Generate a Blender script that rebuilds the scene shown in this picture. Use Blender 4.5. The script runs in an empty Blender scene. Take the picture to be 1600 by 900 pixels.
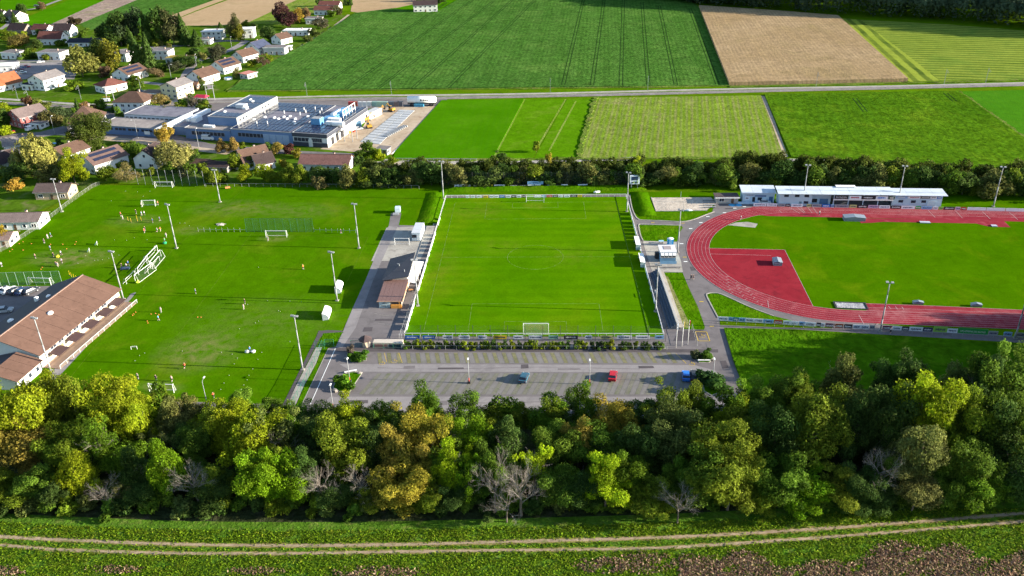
import bpy, math, random, numpy as np
from mathutils import Vector, Matrix
D = bpy.data; S = bpy.context.scene; COL = S.collection
random.seed(7); RNG = np.random.default_rng(7)
PI = math.pi

# ------------------------------------------------------------------ camera
F_PX, PITCH, ROLL, YAW, CAM_H = 1346.7, 0.47928, -0.024284, 0.043419, 121.37
def _axes():
    cp, sp = math.cos(PITCH), math.sin(PITCH)
    fw = Vector((0, cp, -sp)); up = Vector((0, sp, cp)); r = Vector((1, 0, 0))
    cr, sr = math.cos(ROLL), math.sin(ROLL)
    r2 = cr*r + sr*up; u2 = -sr*r + cr*up
    R = Matrix.Rotation(YAW, 3, 'Z')
    return R @ r2, R @ u2, R @ fw
AX_R, AX_U, AX_F = _axes()
cam_data = D.cameras.new('camera'); cam = D.objects.new('camera', cam_data); COL.objects.link(cam)
cam_data.sensor_width = 36; cam_data.lens = 36*F_PX/1600
cam_data.clip_start = 1; cam_data.clip_end = 12000
m = Matrix.Identity(4)
for i in range(3):
    m[i][0] = AX_R[i]; m[i][1] = AX_U[i]; m[i][2] = -AX_F[i]
m[0][3], m[1][3], m[2][3] = 0, 0, CAM_H
cam.matrix_world = m
S.camera = cam
def ray(px, py):
    return AX_F + AX_R*((px-800)/F_PX) - AX_U*((py-450)/F_PX)
def P(px, py, z=0.0):
    """survey point: where the sight line of a photo point meets the level z"""
    d = ray(px, py); t = (z-CAM_H)/d.z
    return Vector((d.x*t, d.y*t, z))
def at_depth(px, py, Y):
    d = ray(px, py); t = Y/d.y
    return Vector((d.x*t, Y, CAM_H+d.z*t))
def project(p):
    q = Vector(p)-Vector((0, 0, CAM_H)); w = q.dot(AX_F)
    return 800+F_PX*q.dot(AX_R)/w, 450-F_PX*q.dot(AX_U)/w

# ------------------------------------------------------------------ light
SUN_EL = math.radians(14.0); SUN_DIR = Vector((66, -4.7, 0)).normalized()
W = D.worlds.new("World"); S.world = W; W.use_nodes = True
nt = W.node_tree; sky = nt.nodes.new('ShaderNodeTexSky'); sky.sky_type = 'NISHITA'; sky.sun_disc = False
sky.sun_elevation = SUN_EL; sky.sun_rotation = math.atan2(SUN_DIR.x, SUN_DIR.y)
sky.altitude = 400; sky.air_density = 1.0; sky.dust_density = 0.6; sky.ozone_density = 1.5
nt.links.new(sky.outputs[0], nt.nodes['Background'].inputs[0]); nt.nodes['Background'].inputs[1].default_value = 0.092
sl = D.lights.new('sun', 'SUN'); sl.energy = 5.0; sl.angle = math.radians(0.4); sl.color = (1.0, 0.90, 0.74)
so = D.objects.new('sun', sl); COL.objects.link(so)
sun_vec = Vector((SUN_DIR.x*math.cos(SUN_EL), SUN_DIR.y*math.cos(SUN_EL), math.sin(SUN_EL)))
so.rotation_euler = (-sun_vec).to_track_quat('-Z', 'Y').to_euler(); so.location = (200, 100, 200)
S.view_settings.view_transform = 'Standard'; S.view_settings.look = 'None'
S.view_settings.exposure = 1.84; S.view_settings.gamma = 1.0
S.cycles.use_adaptive_sampling = True; S.cycles.adaptive_threshold = 0.02
S.cycles.max_bounces = 6; S.cycles.transparent_max_bounces = 12; S.cycles.use_denoising = True
S.cycles.volume_max_steps = 64

# ------------------------------------------------------------------ materials
MATS = {}
def _new(name):
    m = D.materials.new(name); m.use_nodes = True
    return m, m.node_tree, m.node_tree.nodes['Principled BSDF']
def flat(rgb, rough=0.7, metal=0.0, var=0.12, scale=1.5, name=None, spec=None):
    key = ('f', tuple(round(c, 3) for c in rgb), rough, metal, var, scale)
    if key in MATS: return MATS[key]
    m, t, b = _new(name or 'surface')
    tc = t.nodes.new('ShaderNodeTexCoord'); n = t.nodes.new('ShaderNodeTexNoise')
    n.inputs['Scale'].default_value = scale; n.inputs['Detail'].default_value = 5
    t.links.new(tc.outputs['Object'], n.inputs['Vector'])
    r = t.nodes.new('ShaderNodeMapRange'); r.inputs[3].default_value = 1-var*1.6; r.inputs[4].default_value = 1+var*1.2
    t.links.new(n.outputs[0], r.inputs[0])
    mx = t.nodes.new('ShaderNodeVectorMath'); mx.operation = 'SCALE'; mx.inputs[0].default_value = rgb
    t.links.new(r.outputs[0], mx.inputs['Scale']); t.links.new(mx.outputs[0], b.inputs['Base Color'])
    b.inputs['Roughness'].default_value = rough; b.inputs['Metallic'].default_value = metal
    b.inputs['Specular IOR Level'].default_value = 0.3 if spec is None else spec
    MATS[key] = m; return m
def ground_mat(name, cols, scales, fine=3.0, bump=0.15, bumpd=0.1, rows=None, rough=0.95, contrast=(0.35, 0.65), fine_amt=0.35, patches=()):
    """cols: (a, b, c) base colours mixed by two noises; rows: (direction deg, period m, strength, colour)"""
    m, t, b = _new(name); N = t.nodes; Lk = t.links
    tc = N.new('ShaderNodeTexCoord')
    def noise(s, det=6, dist=0.0, rough=0.6):
        n = N.new('ShaderNodeTexNoise'); n.inputs['Scale'].default_value = s; n.inputs['Detail'].default_value = det
        n.inputs['Roughness'].default_value = rough; n.inputs['Distortion'].default_value = dist
        Lk.new(tc.outputs['Object'], n.inputs['Vector']); return n.outputs[0]
    def rng(v, a, bb, c=0.0, d=1.0):
        r = N.new('ShaderNodeMapRange'); r.inputs[1].default_value = a; r.inputs[2].default_value = bb
        r.inputs[3].default_value = c; r.inputs[4].default_value = d; Lk.new(v, r.inputs[0]); return r.outputs[0]
    def mixc(f, a, bb):
        x = N.new('ShaderNodeMix'); x.data_type = 'RGBA'
        if f is not None: Lk.new(f, x.inputs[0])
        for v, k in ((a, 6), (bb, 7)):
            if hasattr(v, 'node'): Lk.new(v, x.inputs[k])
            else: x.inputs[k].default_value = (*v, 1)
        return x.outputs[2]
    c = mixc(rng(noise(scales[0]), *contrast), cols[0], cols[1])
    if len(cols) > 2: c = mixc(rng(noise(scales[1], 4, 0.6), 0.52, 0.72), c, cols[2])
    h = noise(fine, 3, 0, 0.7)
    if rows:
        for (ang, per, st, rc) in rows:
            mp = N.new('ShaderNodeMapping'); mp.inputs['Rotation'].default_value = (0, 0, -math.radians(ang))
            Lk.new(tc.outputs['Object'], mp.inputs['Vector'])
            w = N.new('ShaderNodeTexWave'); w.wave_type = 'BANDS'; w.bands_direction = 'Y'
            w.inputs['Scale'].default_value = 1/per*PI/10*1.0 if False else 0.3141593/per
            w.inputs['Distortion'].default_value = 1.2*min(1, per/3); w.inputs['Detail'].default_value = 3; w.inputs['Detail Scale'].default_value = 1.5
            Lk.new(mp.outputs[0], w.inputs['Vector'])
            nn = rng(noise(0.05, 3), 0.3, 0.7, 0.4, 1.0)
            f = N.new('ShaderNodeMath'); f.operation = 'MULTIPLY'
            Lk.new(rng(w.outputs[1], 0.35, 0.75, 0, st), f.inputs[0]); Lk.new(nn, f.inputs[1])
            c = mixc(f.outputs[0], c, rc)
    md = N.new('ShaderNodeVectorMath'); md.operation = 'SCALE'; Lk.new(c, md.inputs[0]); Lk.new(rng(noise(0.22, 6, 0.8, 0.65), 0.3, 0.7, 1-fine_amt*.75, 1+fine_amt*.75), md.inputs['Scale']); c = md.outputs[0]
    if patches: pn = rng(noise(0.35, 5, 0.5), 0.35, 0.7)
    for (x, y, rx, ry, col, st) in patches:
        mp = N.new('ShaderNodeMapping'); mp.vector_type = 'POINT'; mp.inputs['Scale'].default_value = (1/rx, 1/ry, 0); mp.inputs['Location'].default_value = (-x/rx, -y/ry, 0)
        Lk.new(tc.outputs['Object'], mp.inputs['Vector']); ln = N.new('ShaderNodeVectorMath'); ln.operation = 'LENGTH'; Lk.new(mp.outputs[0], ln.inputs[0])
        f = N.new('ShaderNodeMath'); f.operation = 'MULTIPLY'; Lk.new(rng(ln.outputs['Value'], 1.0, 0.2, 0, st), f.inputs[0]); Lk.new(pn, f.inputs[1]); c = mixc(f.outputs[0], c, col)
    sc = N.new('ShaderNodeVectorMath'); sc.operation = 'SCALE'; Lk.new(c, sc.inputs[0])
    Lk.new(rng(h, 0.2, 0.8, 1-fine_amt, 1+fine_amt), sc.inputs['Scale'])
    Lk.new(sc.outputs[0], b.inputs['Base Color'])
    b.inputs['Roughness'].default_value = rough; b.inputs['Specular IOR Level'].default_value = 0.0
    if bump:
        bp = N.new('ShaderNodeBump'); bp.inputs['Strength'].default_value = bump; bp.inputs['Distance'].default_value = bumpd
        Lk.new(h, bp.inputs['Height']); Lk.new(bp.outputs[0], b.inputs['Normal'])
    return m
def leaf_mat():
    m, t, b = _new('leaves'); N = t.nodes; Lk = t.links
    oi = N.new('ShaderNodeObjectInfo'); at = N.new('ShaderNodeAttribute'); at.attribute_name = 'tint'
    tc = N.new('ShaderNodeTexCoord'); no = N.new('ShaderNodeTexNoise'); no.inputs['Scale'].default_value = 1.6; no.inputs['Detail'].default_value = 2
    ad = N.new('ShaderNodeVectorMath'); ad.operation = 'ADD'; Lk.new(tc.outputs['Object'], ad.inputs[0]); Lk.new(oi.outputs['Random'], ad.inputs[1])
    Lk.new(ad.outputs[0], no.inputs['Vector'])
    mr = N.new('ShaderNodeMapRange'); mr.inputs[1].default_value = 0.35; mr.inputs[2].default_value = 0.65; Lk.new(no.outputs[0], mr.inputs[0])
    hs = N.new('ShaderNodeHueSaturation'); hs.inputs['Hue'].default_value = 0.484; hs.inputs['Value'].default_value = 1.38; Lk.new(oi.outputs['Color'], hs.inputs['Color'])
    mx = N.new('ShaderNodeMix'); mx.data_type = 'RGBA'; Lk.new(mr.outputs[0], mx.inputs[0]); Lk.new(oi.outputs['Color'], mx.inputs[6]); Lk.new(hs.outputs[0], mx.inputs[7])
    sc = N.new('ShaderNodeVectorMath'); sc.operation = 'SCALE'; Lk.new(mx.outputs[2], sc.inputs[0])
    m2 = N.new('ShaderNodeMapRange'); m2.inputs[3].default_value = 0.4; m2.inputs[4].default_value = 1.75; Lk.new(at.outputs['Fac'], m2.inputs[0])
    Lk.new(m2.outputs[0], sc.inputs['Scale'])
    b.inputs['Roughness'].default_value = 0.7; b.inputs['Specular IOR Level'].default_value = 0.06
    Lk.new(sc.outputs[0], b.inputs['Base Color'])
    tr = N.new('ShaderNodeBsdfTranslucent'); Lk.new(sc.outputs[0], tr.inputs[0])
    ms = N.new('ShaderNodeMixShader'); ms.inputs[0].default_value = 0.38
    Lk.new(b.outputs[0], ms.inputs[1]); Lk.new(tr.outputs[0], ms.inputs[2]); Lk.new(ms.outputs[0], N['Material Output'].inputs[0])
    return m
def objcol_mat(name, rough=0.4, metal=0.0, coat=0.0):
    m, t, b = _new(name); oi = t.nodes.new('ShaderNodeObjectInfo'); t.links.new(oi.outputs['Color'], b.inputs['Base Color'])
    b.inputs['Roughness'].default_value = rough; b.inputs['Metallic'].default_value = metal; b.inputs['Coat Weight'].default_value = coat
    return m
def net_mat(name, rgb, cover):
    m, t, b = _new(name); b.inputs['Base Color'].default_value = (*rgb, 1); b.inputs['Roughness'].default_value = 0.8
    tr = t.nodes.new('ShaderNodeBsdfTransparent'); ms = t.nodes.new('ShaderNodeMixShader'); ms.inputs[0].default_value = cover
    t.links.new(tr.outputs[0], ms.inputs[1]); t.links.new(b.outputs[0], ms.inputs[2]); t.links.new(ms.outputs[0], t.nodes['Material Output'].inputs[0])
    return m
LEAF = leaf_mat(); CARPAINT = objcol_mat('car_paint', 0.45, 0.0, 0.0); CLOTH = objcol_mat('cloth', 0.9)
BOARD = objcol_mat('banner_print', 0.6)
BARK = flat((0.13, 0.105, 0.08), 0.95, var=0.3, scale=3, name='bark'); DEADWOOD = flat((0.25, 0.22, 0.19), 0.95, var=0.3, scale=3, name='grey_branches')
WHITE = flat((0.78, 0.78, 0.76), 0.6, var=0.05, name='white_paint'); GALV = flat((0.27, 0.28, 0.29), 0.6, 0.0, name='galvanised_steel')
GLASS = flat((0.025, 0.032, 0.048), 0.3, 0.0, var=0.1, name='window_glass', spec=0.3); DARK = flat((0.03, 0.03, 0.035), 0.6, name='dark_metal')
ASPH = ground_mat('asphalt', ((0.15, 0.135, 0.136), (0.178, 0.162, 0.163), (0.122, 0.111, 0.112)), (0.08, 0.25), 5, 0.05, 0.02, fine_amt=0.12)
ASPH_DK = ground_mat('dark_asphalt', ((0.088, 0.078, 0.082), (0.105, 0.093, 0.097), (0.076, 0.068, 0.072)), (0.1, 0.3), 5, 0.05, 0.02, fine_amt=0.1)
ASPH_LT = ground_mat('worn_asphalt', ((0.22, 0.203, 0.203), (0.26, 0.24, 0.238), (0.185, 0.17, 0.17)), (0.08, 0.2), 4, 0.05, 0.02, fine_amt=0.12)
CONC = ground_mat('concrete', ((0.30, 0.28, 0.25), (0.36, 0.34, 0.30), (0.22, 0.2, 0.18)), (0.15, 0.4), 3, 0.05, 0.02, fine_amt=0.12)
SAND = ground_mat('sand', ((0.42, 0.36, 0.30), (0.52, 0.46, 0.38), (0.33, 0.27, 0.22)), (0.5, 1.1), 1.6, 0.6, 0.25, fine_amt=0.2)
GRAVEL = ground_mat('gravel', ((0.36, 0.28, 0.2), (0.44, 0.36, 0.27), (0.26, 0.19, 0.13)), (0.1, 0.3), 3, 0.1, 0.05, fine_amt=0.15)
RED = ground_mat('red_running_surface', ((0.20, 0.022, 0.034), (0.26, 0.033, 0.045), (0.29, 0.06, 0.07)), (0.07, 0.3), 3, 0.03, 0.02, fine_amt=0.14, rough=0.85, patches=[(*P(x, y).xy, rx, ry, (0.36, 0.16, 0.16), st) for x, y, rx, ry, st in ((1400, 490, 18, 4, .8), (1500, 500, 22, 5, .5), (1560, 490, 16, 4, .5), (1240, 328, 14, 4, .5), (1440, 334, 25, 4, .4), (1090, 360, 5, 8, .3), (1160, 450, 10, 5, .3))])
RED2 = ground_mat('red_plain_surface', ((0.215, 0.018, 0.027), (0.25, 0.024, 0.034), (0.17, 0.018, 0.026)), (0.12, 0.4), 3, 0.03, 0.02, fine_amt=0.12, rough=0.85)

# ------------------------------------------------------------------ mesh building
class MB:
    def __init__(s): s.v = []; s.f = []; s.m = []; s.mats = []
    def mi(s, mat):
        if mat not in s.mats: s.mats.append(mat)
        return s.mats.index(mat)
    def add(s, vs, fs, mat):
        o = len(s.v); s.v += [tuple(v) for v in vs]; k = s.mi(mat)
        for f in fs: s.f.append([i+o for i in f]); s.m.append(k)
        return s
    def box(s, c, d, mat, rot=0.0, tilt=0.0):
        x, y, z = c; a, b, h = d[0]/2, d[1]/2, d[2]/2; cr, sr = math.cos(rot), math.sin(rot)
        vs = []
        for dz in (-h, h):
            for dx, dy in ((-a, -b), (a, -b), (a, b), (-a, b)):
                vs.append((x+dx*cr-dy*sr, y+dx*sr+dy*cr, z+dz+(tilt*dx)))
        return s.add(vs, [(0, 3, 2, 1), (4, 5, 6, 7), (0, 1, 5, 4), (1, 2, 6, 5), (2, 3, 7, 6), (3, 0, 4, 7)], mat)
    def prism(s, poly, z0, z1, mat):
        n = len(poly); vs = [(p[0], p[1], z0) for p in poly]+[(p[0], p[1], z1) for p in poly]
        ar = sum(poly[i][0]*poly[(i+1) % n][1]-poly[(i+1) % n][0]*poly[i][1] for i in range(n))
        fs = [tuple(reversed(range(n))), tuple(range(n, 2*n))]+[(i, (i+1) % n, n+(i+1) % n, n+i) for i in range(n)]
        if ar < 0: fs = [tuple(reversed(f)) for f in fs]
        return s.add(vs, fs, mat)
    def tube(s, a, b, r0, r1, mat, n=6):
        a, b = Vector(a), Vector(b); d = (b-a)
        if d.length < 1e-6: return s
        d.normalize(); u = d.orthogonal().normalized(); w = d.cross(u); vs = []
        for p, r in ((a, r0), (b, r1)):
            for i in range(n):
                t = 2*PI*i/n; vs.append(p+u*(r*math.cos(t))+w*(r*math.sin(t)))
        fs = [(i, (i+1) % n, n+(i+1) % n, n+i) for i in range(n)]+[tuple(reversed(range(n))), tuple(range(n, 2*n))]
        return s.add(vs, fs, mat)
    def quad(s, pts, mat): return s.add(pts, [tuple(range(len(pts)))], mat)
    def blob(s, c, r, mat, n=8, m_=5, jit=0.12, flat_=1.0, seed=1):
        rr = random.Random(seed); vs = [(c[0], c[1], c[2]-r[2])]
        for j in range(1, m_):
            ph = -PI/2+PI*j/m_
            for i in range(n):
                t = 2*PI*i/n; k = 1+rr.uniform(-jit, jit)
                vs.append((c[0]+r[0]*k*math.cos(ph)*math.cos(t), c[1]+r[1]*k*math.cos(ph)*math.sin(t), c[2]+r[2]*k*math.sin(ph)))
        vs.append((c[0], c[1], c[2]+r[2])); fs = []
        for i in range(n): fs.append((0, 1+(i+1) % n, 1+i))
        for j in range(m_-2):
            for i in range(n):
                a = 1+j*n; fs.append((a+i, a+(i+1) % n, a+n+(i+1) % n, a+n+i))
        a = 1+(m_-2)*n; L = len(vs)-1
        for i in range(n): fs.append((a+i, a+(i+1) % n, L))
        return s.add(vs, fs, mat)
    def mesh(s, name):
        me = D.meshes.new(name); me.from_pydata(s.v, [], s.f)
        for mt in s.mats: me.materials.append(mt)
        me.polygons.foreach_set('material_index', s.m); me.update(); return me
    def build(s, name, parent=None, smooth=False, **kw):
        me = s.mesh(name)
        if smooth: me.polygons.foreach_set('use_smooth', [True]*len(me.polygons))
        return link(name, me, parent, **kw)
def link(name, me, parent=None, kind=None, label=None, cat=None, group=None, loc=None, rz=None, color=None):
    o = D.objects.new(name, me); COL.objects.link(o)
    if parent is not None: o.parent = parent
    if loc is not None: o.location = loc
    if rz is not None: o.rotation_euler = (0, 0, rz)
    if color is not None: o.color = (*color, 1)
    tag(o, label, cat, group, kind); return o
def tag(o, label=None, cat=None, group=None, kind=None):
    if label: o['label'] = label
    if cat: o['category'] = cat
    if group: o['group'] = group
    if kind: o['kind'] = kind
    return o
def thing(name, label, cat, loc=(0, 0, 0), rz=0.0, group=None, scale=None):
    o = D.objects.new(name, None); COL.objects.link(o); o.location = loc; o.rotation_euler = (0, 0, rz)
    if scale: o.scale = scale
    o.empty_display_size = 0.5
    return tag(o, label, cat, group)
def copy_tree(o, parent=None):
    c = o.copy(); COL.objects.link(c)
    if parent is not None: c.parent = parent
    for ch in o.children: copy_tree(ch, c)
    return c
def protect(root): return [o for o in [root]+list(root.children_recursive)]
class Proto:
    """a builder run once; the first use is the built thing itself, later uses are copies of it and its parts"""
    def __init__(s, fn): s.fn = fn; s.root = None
    def put(s, label, loc, rz=0.0, group=None, scale=None):
        if s.root is None: r = s.root = s.fn()
        else: r = copy_tree(s.root)
        r.location = loc; r.rotation_euler = (0, 0, rz)
        if scale: r.scale = scale
        r['label'] = label
        if group: r['group'] = group
        return r
def tri_fill(poly):
    """ear clipping through mathutils for concave outlines"""
    from mathutils.geometry import tessellate_polygon
    return tessellate_polygon([[Vector((p[0], p[1], 0)) for p in poly]])
def sheet(name, pts, z, mat, parent=None, world=False, kind='structure'):
    """a level sheet with the given outline (surveyed photo points unless world=True)"""
    w = [Vector((p[0], p[1], z)) for p in pts] if world else [P(p[0], p[1], 0) for p in pts]
    vs = [(p.x, p.y, z) for p in w]; me = D.meshes.new(name)
    tr = tri_fill(vs); fs = []
    for a, b, c in tr:
        n = (vs[b][0]-vs[a][0])*(vs[c][1]-vs[a][1])-(vs[b][1]-vs[a][1])*(vs[c][0]-vs[a][0])
        fs.append((a, b, c) if n > 0 else (a, c, b))
    me.from_pydata(vs, [], fs); me.materials.append(mat); me.update()
    return link(name, me, parent, kind=kind)
def smooth_line(pts, n=6):
    """Catmull-Rom through the points"""
    q = [Vector(p) for p in pts]; q = [q[0]*2-q[1]]+q+[q[-1]*2-q[-2]]; out = []
    for i in range(1, len(q)-2):
        for k in range(n):
            t = k/n; a, b, c, d = q[i-1], q[i], q[i+1], q[i+2]
            out.append(0.5*((2*b)+(c-a)*t+(2*a-5*b+4*c-d)*t*t+(3*b-a-3*c+d)*t**3))
    out.append(q[-2]); return out
def ribbon(name, pts, width, z, mat, parent=None, kind='structure', height=0.0, offset=0.0, closed=False, jitter=0.0):
    """a strip along world points; with height it is a solid kerb"""
    p = [Vector((a[0], a[1], 0)) for a in pts]; n = len(p); L = []; Rr = []
    for i in range(n):
        a = p[i-1] if (i > 0 or closed) else p[i]; b = p[(i+1) % n] if (i < n-1 or closed) else p[i]
        d = (b-a).normalized(); nn = Vector((-d.y, d.x, 0)); wj = width/2*(1+random.uniform(-jitter, jitter))
        L.append(p[i]+nn*(offset+wj)); Rr.append(p[i]+nn*(offset-wj))
    mb = MB(); vs = [(a.x, a.y, z+height) for a in L]+[(a.x, a.y, z+height) for a in Rr]
    rg = range(n) if closed else range(n-1); fs = [(i, n+i, n+(i+1) % n, (i+1) % n) for i in rg]
    if height:
        vs += [(a.x, a.y, z-0.05) for a in L]+[(a.x, a.y, z-0.05) for a in Rr]
        fs += [(2*n+i, i, (i+1) % n, 2*n+(i+1) % n) for i in rg]+[(n+i, 3*n+i, 3*n+(i+1) % n, n+(i+1) % n) for i in rg]
    mb.add(vs, fs, mat); return mb.build(name, parent, kind=kind)
def PW(pts): return [P(x, y) for x, y in pts]
ORD = ['first','second','third','fourth','fifth','sixth','seventh','eighth','ninth','tenth','eleventh','twelfth','thirteenth','fourteenth','fifteenth','sixteenth','seventeenth','eighteenth','nineteenth','twentieth']
def ordinal(i):
    if i < 20: return ORD[i]
    tens = ['', '', 'twenty', 'thirty', 'forty', 'fifty', 'sixty', 'seventy', 'eighty', 'ninety']; n = i+1
    if n % 10 == 0: return tens[n//10][:-1]+'ieth'
    return tens[n//10]+'-'+ORD[n % 10-1]

# ================================================================== SETTING: ground, fields, roads
G1 = (0.058, 0.125, 0.002); G2 = (0.078, 0.155, 0.003); G3 = (0.105, 0.15, 0.006)
GRASS = ground_mat('meadow_grass', (G1, G2, G3), (0.03, 0.08), 1.8, 0.5, 0.18, fine_amt=0.22)
TURF = ground_mat('sports_turf', ((0.054, 0.156, 0.0005), (0.074, 0.182, 0.0008), (0.12, 0.19, 0.003)), (0.035, 0.022), 1.3, 0.35, 0.10, fine_amt=0.14,
                  rows=[(0, 5.5, 0.45, (0.046, 0.135, 0.0005))], patches=[(*P(x, y).xy, rx, ry, (0.15, 0.17, 0.015), st) for x, y, rx, ry, st in ((837, 512, 6, 4, .9), (836, 322, 6, 4, .8), (745, 330, 16, 9, .6), (690, 420, 7, 26, .4), (780, 385, 12, 8, .4), (900, 400, 16, 12, .3), (950, 330, 9, 10, .3))])
TURF2 = ground_mat('worn_training_turf', ((0.043, 0.124, 0.0005), (0.058, 0.150, 0.0008), (0.088, 0.152, 0.004)), (0.03, 0.045), 1.5, 0.5, 0.10, fine_amt=0.2,
 rows=[(84, 4.0, 0.2, (0.046, 0.112, 0.0005))], patches=[(*P(x, y).xy, rx, ry, (0.19, 0.17, 0.065), st) for x, y, rx, ry, st in ((110, 403, 17, 9, .95), (312, 548, 14, 13, .8), (370, 325, 22, 10, .5), (215, 345, 14, 7, .5), (430, 372, 7, 4, .8), (248, 606, 8, 4, .7), (470, 330, 20, 10, .35), (300, 360, 8, 5, .5), (420, 500, 30, 18, .25))])
INFIELD = ground_mat('infield_turf', ((0.040, 0.116, 0.0003), (0.054, 0.140, 0.0006), (0.085, 0.155, 0.002)), (0.04, 0.06), 1.6, 0.45, 0.12, fine_amt=0.18)
def big_sheet():
    mb = MB(); xs = [-6000, -2500, -1200, -600, -300, -100, 100, 300, 600, 1200, 2500, 6000]; ys = [-3000, -1000, -300, 0, 100, 200, 300, 450, 700, 1200, 2500, 5000, 9000]
    vs = [(x, y, 0) for y in ys for x in xs]; n = len(xs)
    mb.add(vs, [(j*n+i, j*n+i+1, (j+1)*n+i+1, (j+1)*n+i) for j in range(len(ys)-1) for i in range(n-1)], GRASS)
    return mb.build('ground', kind='structure')
big_sheet()
def crop(name, cols, sc=(0.02, 0.05), fine=1.2, rows=None, bump=0.9, bd=0.5, fa=0.3, **k):
    return ground_mat(name, cols, sc, fine, bump, bd, rows=rows, fine_amt=fa, **k)
def field(pts, z, mat, name='crop_field', h=0.0):
    w = PW(pts)
    if h:
        mb = MB(); vs = [(p.x, p.y) for p in w]; n = len(vs)
        tr = tri_fill([(x, y, 0) for x, y in vs]); top = [(x, y, h) for x, y in vs]; bot = [(x, y, 0) for x, y in vs]
        fs = []
        for a, b, c in tr:
            nn = (vs[b][0]-vs[a][0])*(vs[c][1]-vs[a][1])-(vs[b][1]-vs[a][1])*(vs[c][0]-vs[a][0])
            fs.append((a, b, c) if nn > 0 else (a, c, b))
        ar = sum(vs[i][0]*vs[(i+1) % n][1]-vs[(i+1) % n][0]*vs[i][1] for i in range(n))
        for i in range(n):
            j = (i+1) % n; q = (n+i, n+j, j, i); fs.append(q if ar > 0 else tuple(reversed(q)))
        mb.add(top+bot, fs, mat); return mb.build(name, kind='structure')
    return sheet(name, pts, z, mat)
# direction of the tramlines in the big crop field
def wdir(a, b):
    v = P(*b)-P(*a); return math.degrees(math.atan2(v.y, v.x))
a_big = wdir((1100, 130), (1055, 20)); a_br = wdir((1410, 125), (1300, 30)); a_sp = wdir((905, 245), (925, 155))
M_BIG = crop('beet_leaves', ((0.042, 0.108, 0.016), (0.056, 0.135, 0.02), (0.085, 0.165, 0.03)), (0.012, 0.03), 0.55, fa=0.5, bump=0.8, rows=[(a_big, 2.6, 0.5, (0.028, 0.08, 0.012)), (a_big+1, 14.0, 0.25, (0.075, 0.15, 0.03))])
M_BR = crop('ripe_maize', ((0.28, 0.195, 0.10), (0.34, 0.245, 0.14), (0.25, 0.185, 0.09)), (0.02, 0.03), 0.8, fa=0.3, bump=0.6, rows=[(a_br, 2.4, 0.5, (0.2, 0.145, 0.08)), (a_br, 9.0, 0.35, (0.24, 0.17, 0.10))])
M_YE = crop('mown_rows', ((0.17, 0.22, 0.03), (0.21, 0.255, 0.04), (0.13, 0.2, 0.03)), (0.02, 0.04), 0.9, fa=0.2, bump=0.3, rows=[(wdir((1320, 60), (1590, 66)), 6.0, 1.0, (0.07, 0.115, 0.015))])
M_YE2 = crop('mown_headland', ((0.2, 0.26, 0.03), (0.24, 0.285, 0.04), (0.17, 0.22, 0.03)), (0.02, 0.04), 0.9, fa=0.2, bump=0.3, rows=[(wdir((1340, 30), (1450, 126)), 7.0, 1.0, (0.05, 0.085, 0.015))])
M_TAN = crop('bare_soil', ((0.33, 0.23, 0.13), (0.38, 0.27, 0.16), (0.30, 0.22, 0.12)), fine=1.0, fa=0.12, bump=0.3)
M_TILL = crop('ploughed_soil', ((0.23, 0.17, 0.14), (0.29, 0.22, 0.18), (0.2, 0.2, 0.09)), (0.05, 0.05), 0.35, fa=0.4, bump=0.8)
M_G1 = crop('young_grass', ((0.042, 0.15, 0.001), (0.052, 0.172, 0.0015), (0.062, 0.175, 0.004)), (0.03, 0.06), 1.5, fa=0.12, bump=0.4, bd=0.2, rows=[(a_sp+4, 3.0, 0.15, (0.045, 0.14, 0.006))])
M_G4 = crop('striped_stubble', ((0.13, 0.2, 0.015), (0.17, 0.24, 0.025), (0.20, 0.2, 0.07)), (0.04, 0.06), 0.8, fa=0.4, bump=0.6, rows=[(a_sp-2, 2.6, 0.75, (0.20, 0.185, 0.08)), (a_sp-1.5, 7.5, 0.45, (0.10, 0.20, 0.008)), (a_sp-2.5, 1.7, 0.5, (0.10, 0.15, 0.02))])
M_G5 = crop('dense_crop', ((0.045, 0.11, 0.004), (0.064, 0.138, 0.005), (0.095, 0.165, 0.008)), (0.02, 0.04), 0.55, fa=0.5, bump=0.7, rows=[(wdir((1390, 250), (1340, 150)), 3.5, 0.2, (0.028, 0.085, 0.008))])
M_G6 = crop('bright_crop', ((0.045, 0.155, 0.006), (0.056, 0.175, 0.008), (0.07, 0.17, 0.01)), fine=1.4, fa=0.15, bump=0.4, rows=[(wdir((1600, 215), (1500, 145)), 4.0, 0.2, (0.035, 0.13, 0.012))])
M_VIL = ground_mat('garden_grass', ((0.048, 0.10, 0.006), (0.068, 0.13, 0.008), (0.12, 0.13, 0.045)), (0.06, 0.12), 0.6, 0.3, 0.15, fine_amt=0.3)
field([(357, 142), (407, 107), (475, 71), (525, 40), (555, 21), (612, 14), (680, 21), (712, 2), (760, -18), (1060, -14), (1092, 12), (1139, 134), (760, 138)], 0.03, M_BIG, h=0.5)
field([(1092, 12), (1210, 20), (1309, 28), (1418, 128), (1280, 131), (1139, 134)], 0.035, M_BR, h=2.0)
field([(1309, 28), (1345, 31), (1470, 126), (1418, 128)], 0.04, M_YE2)
field([(1345, 31), (1480, 38), (1700, 56), (1760, 118), (1600, 124), (1470, 126)], 0.035, M_YE)
field([(0, 14), (0, -14), (70, -14), (86, 0), (44, 16)], 0.03, M_G1, 'meadow_field')
field([(34, 30), (112, -2), (172, -2), (75, 42), (45, 44)], 0.04, M_G1, 'meadow_field')
field([(75, 40), (172, -4), (228, -6), (123, 38), (98, 43)], 0.05, M_TILL, 'ploughed_field')
field([(123, 38), (228, -6), (352, -6), (222, 40), (140, 47)], 0.06, M_BIG)
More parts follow.
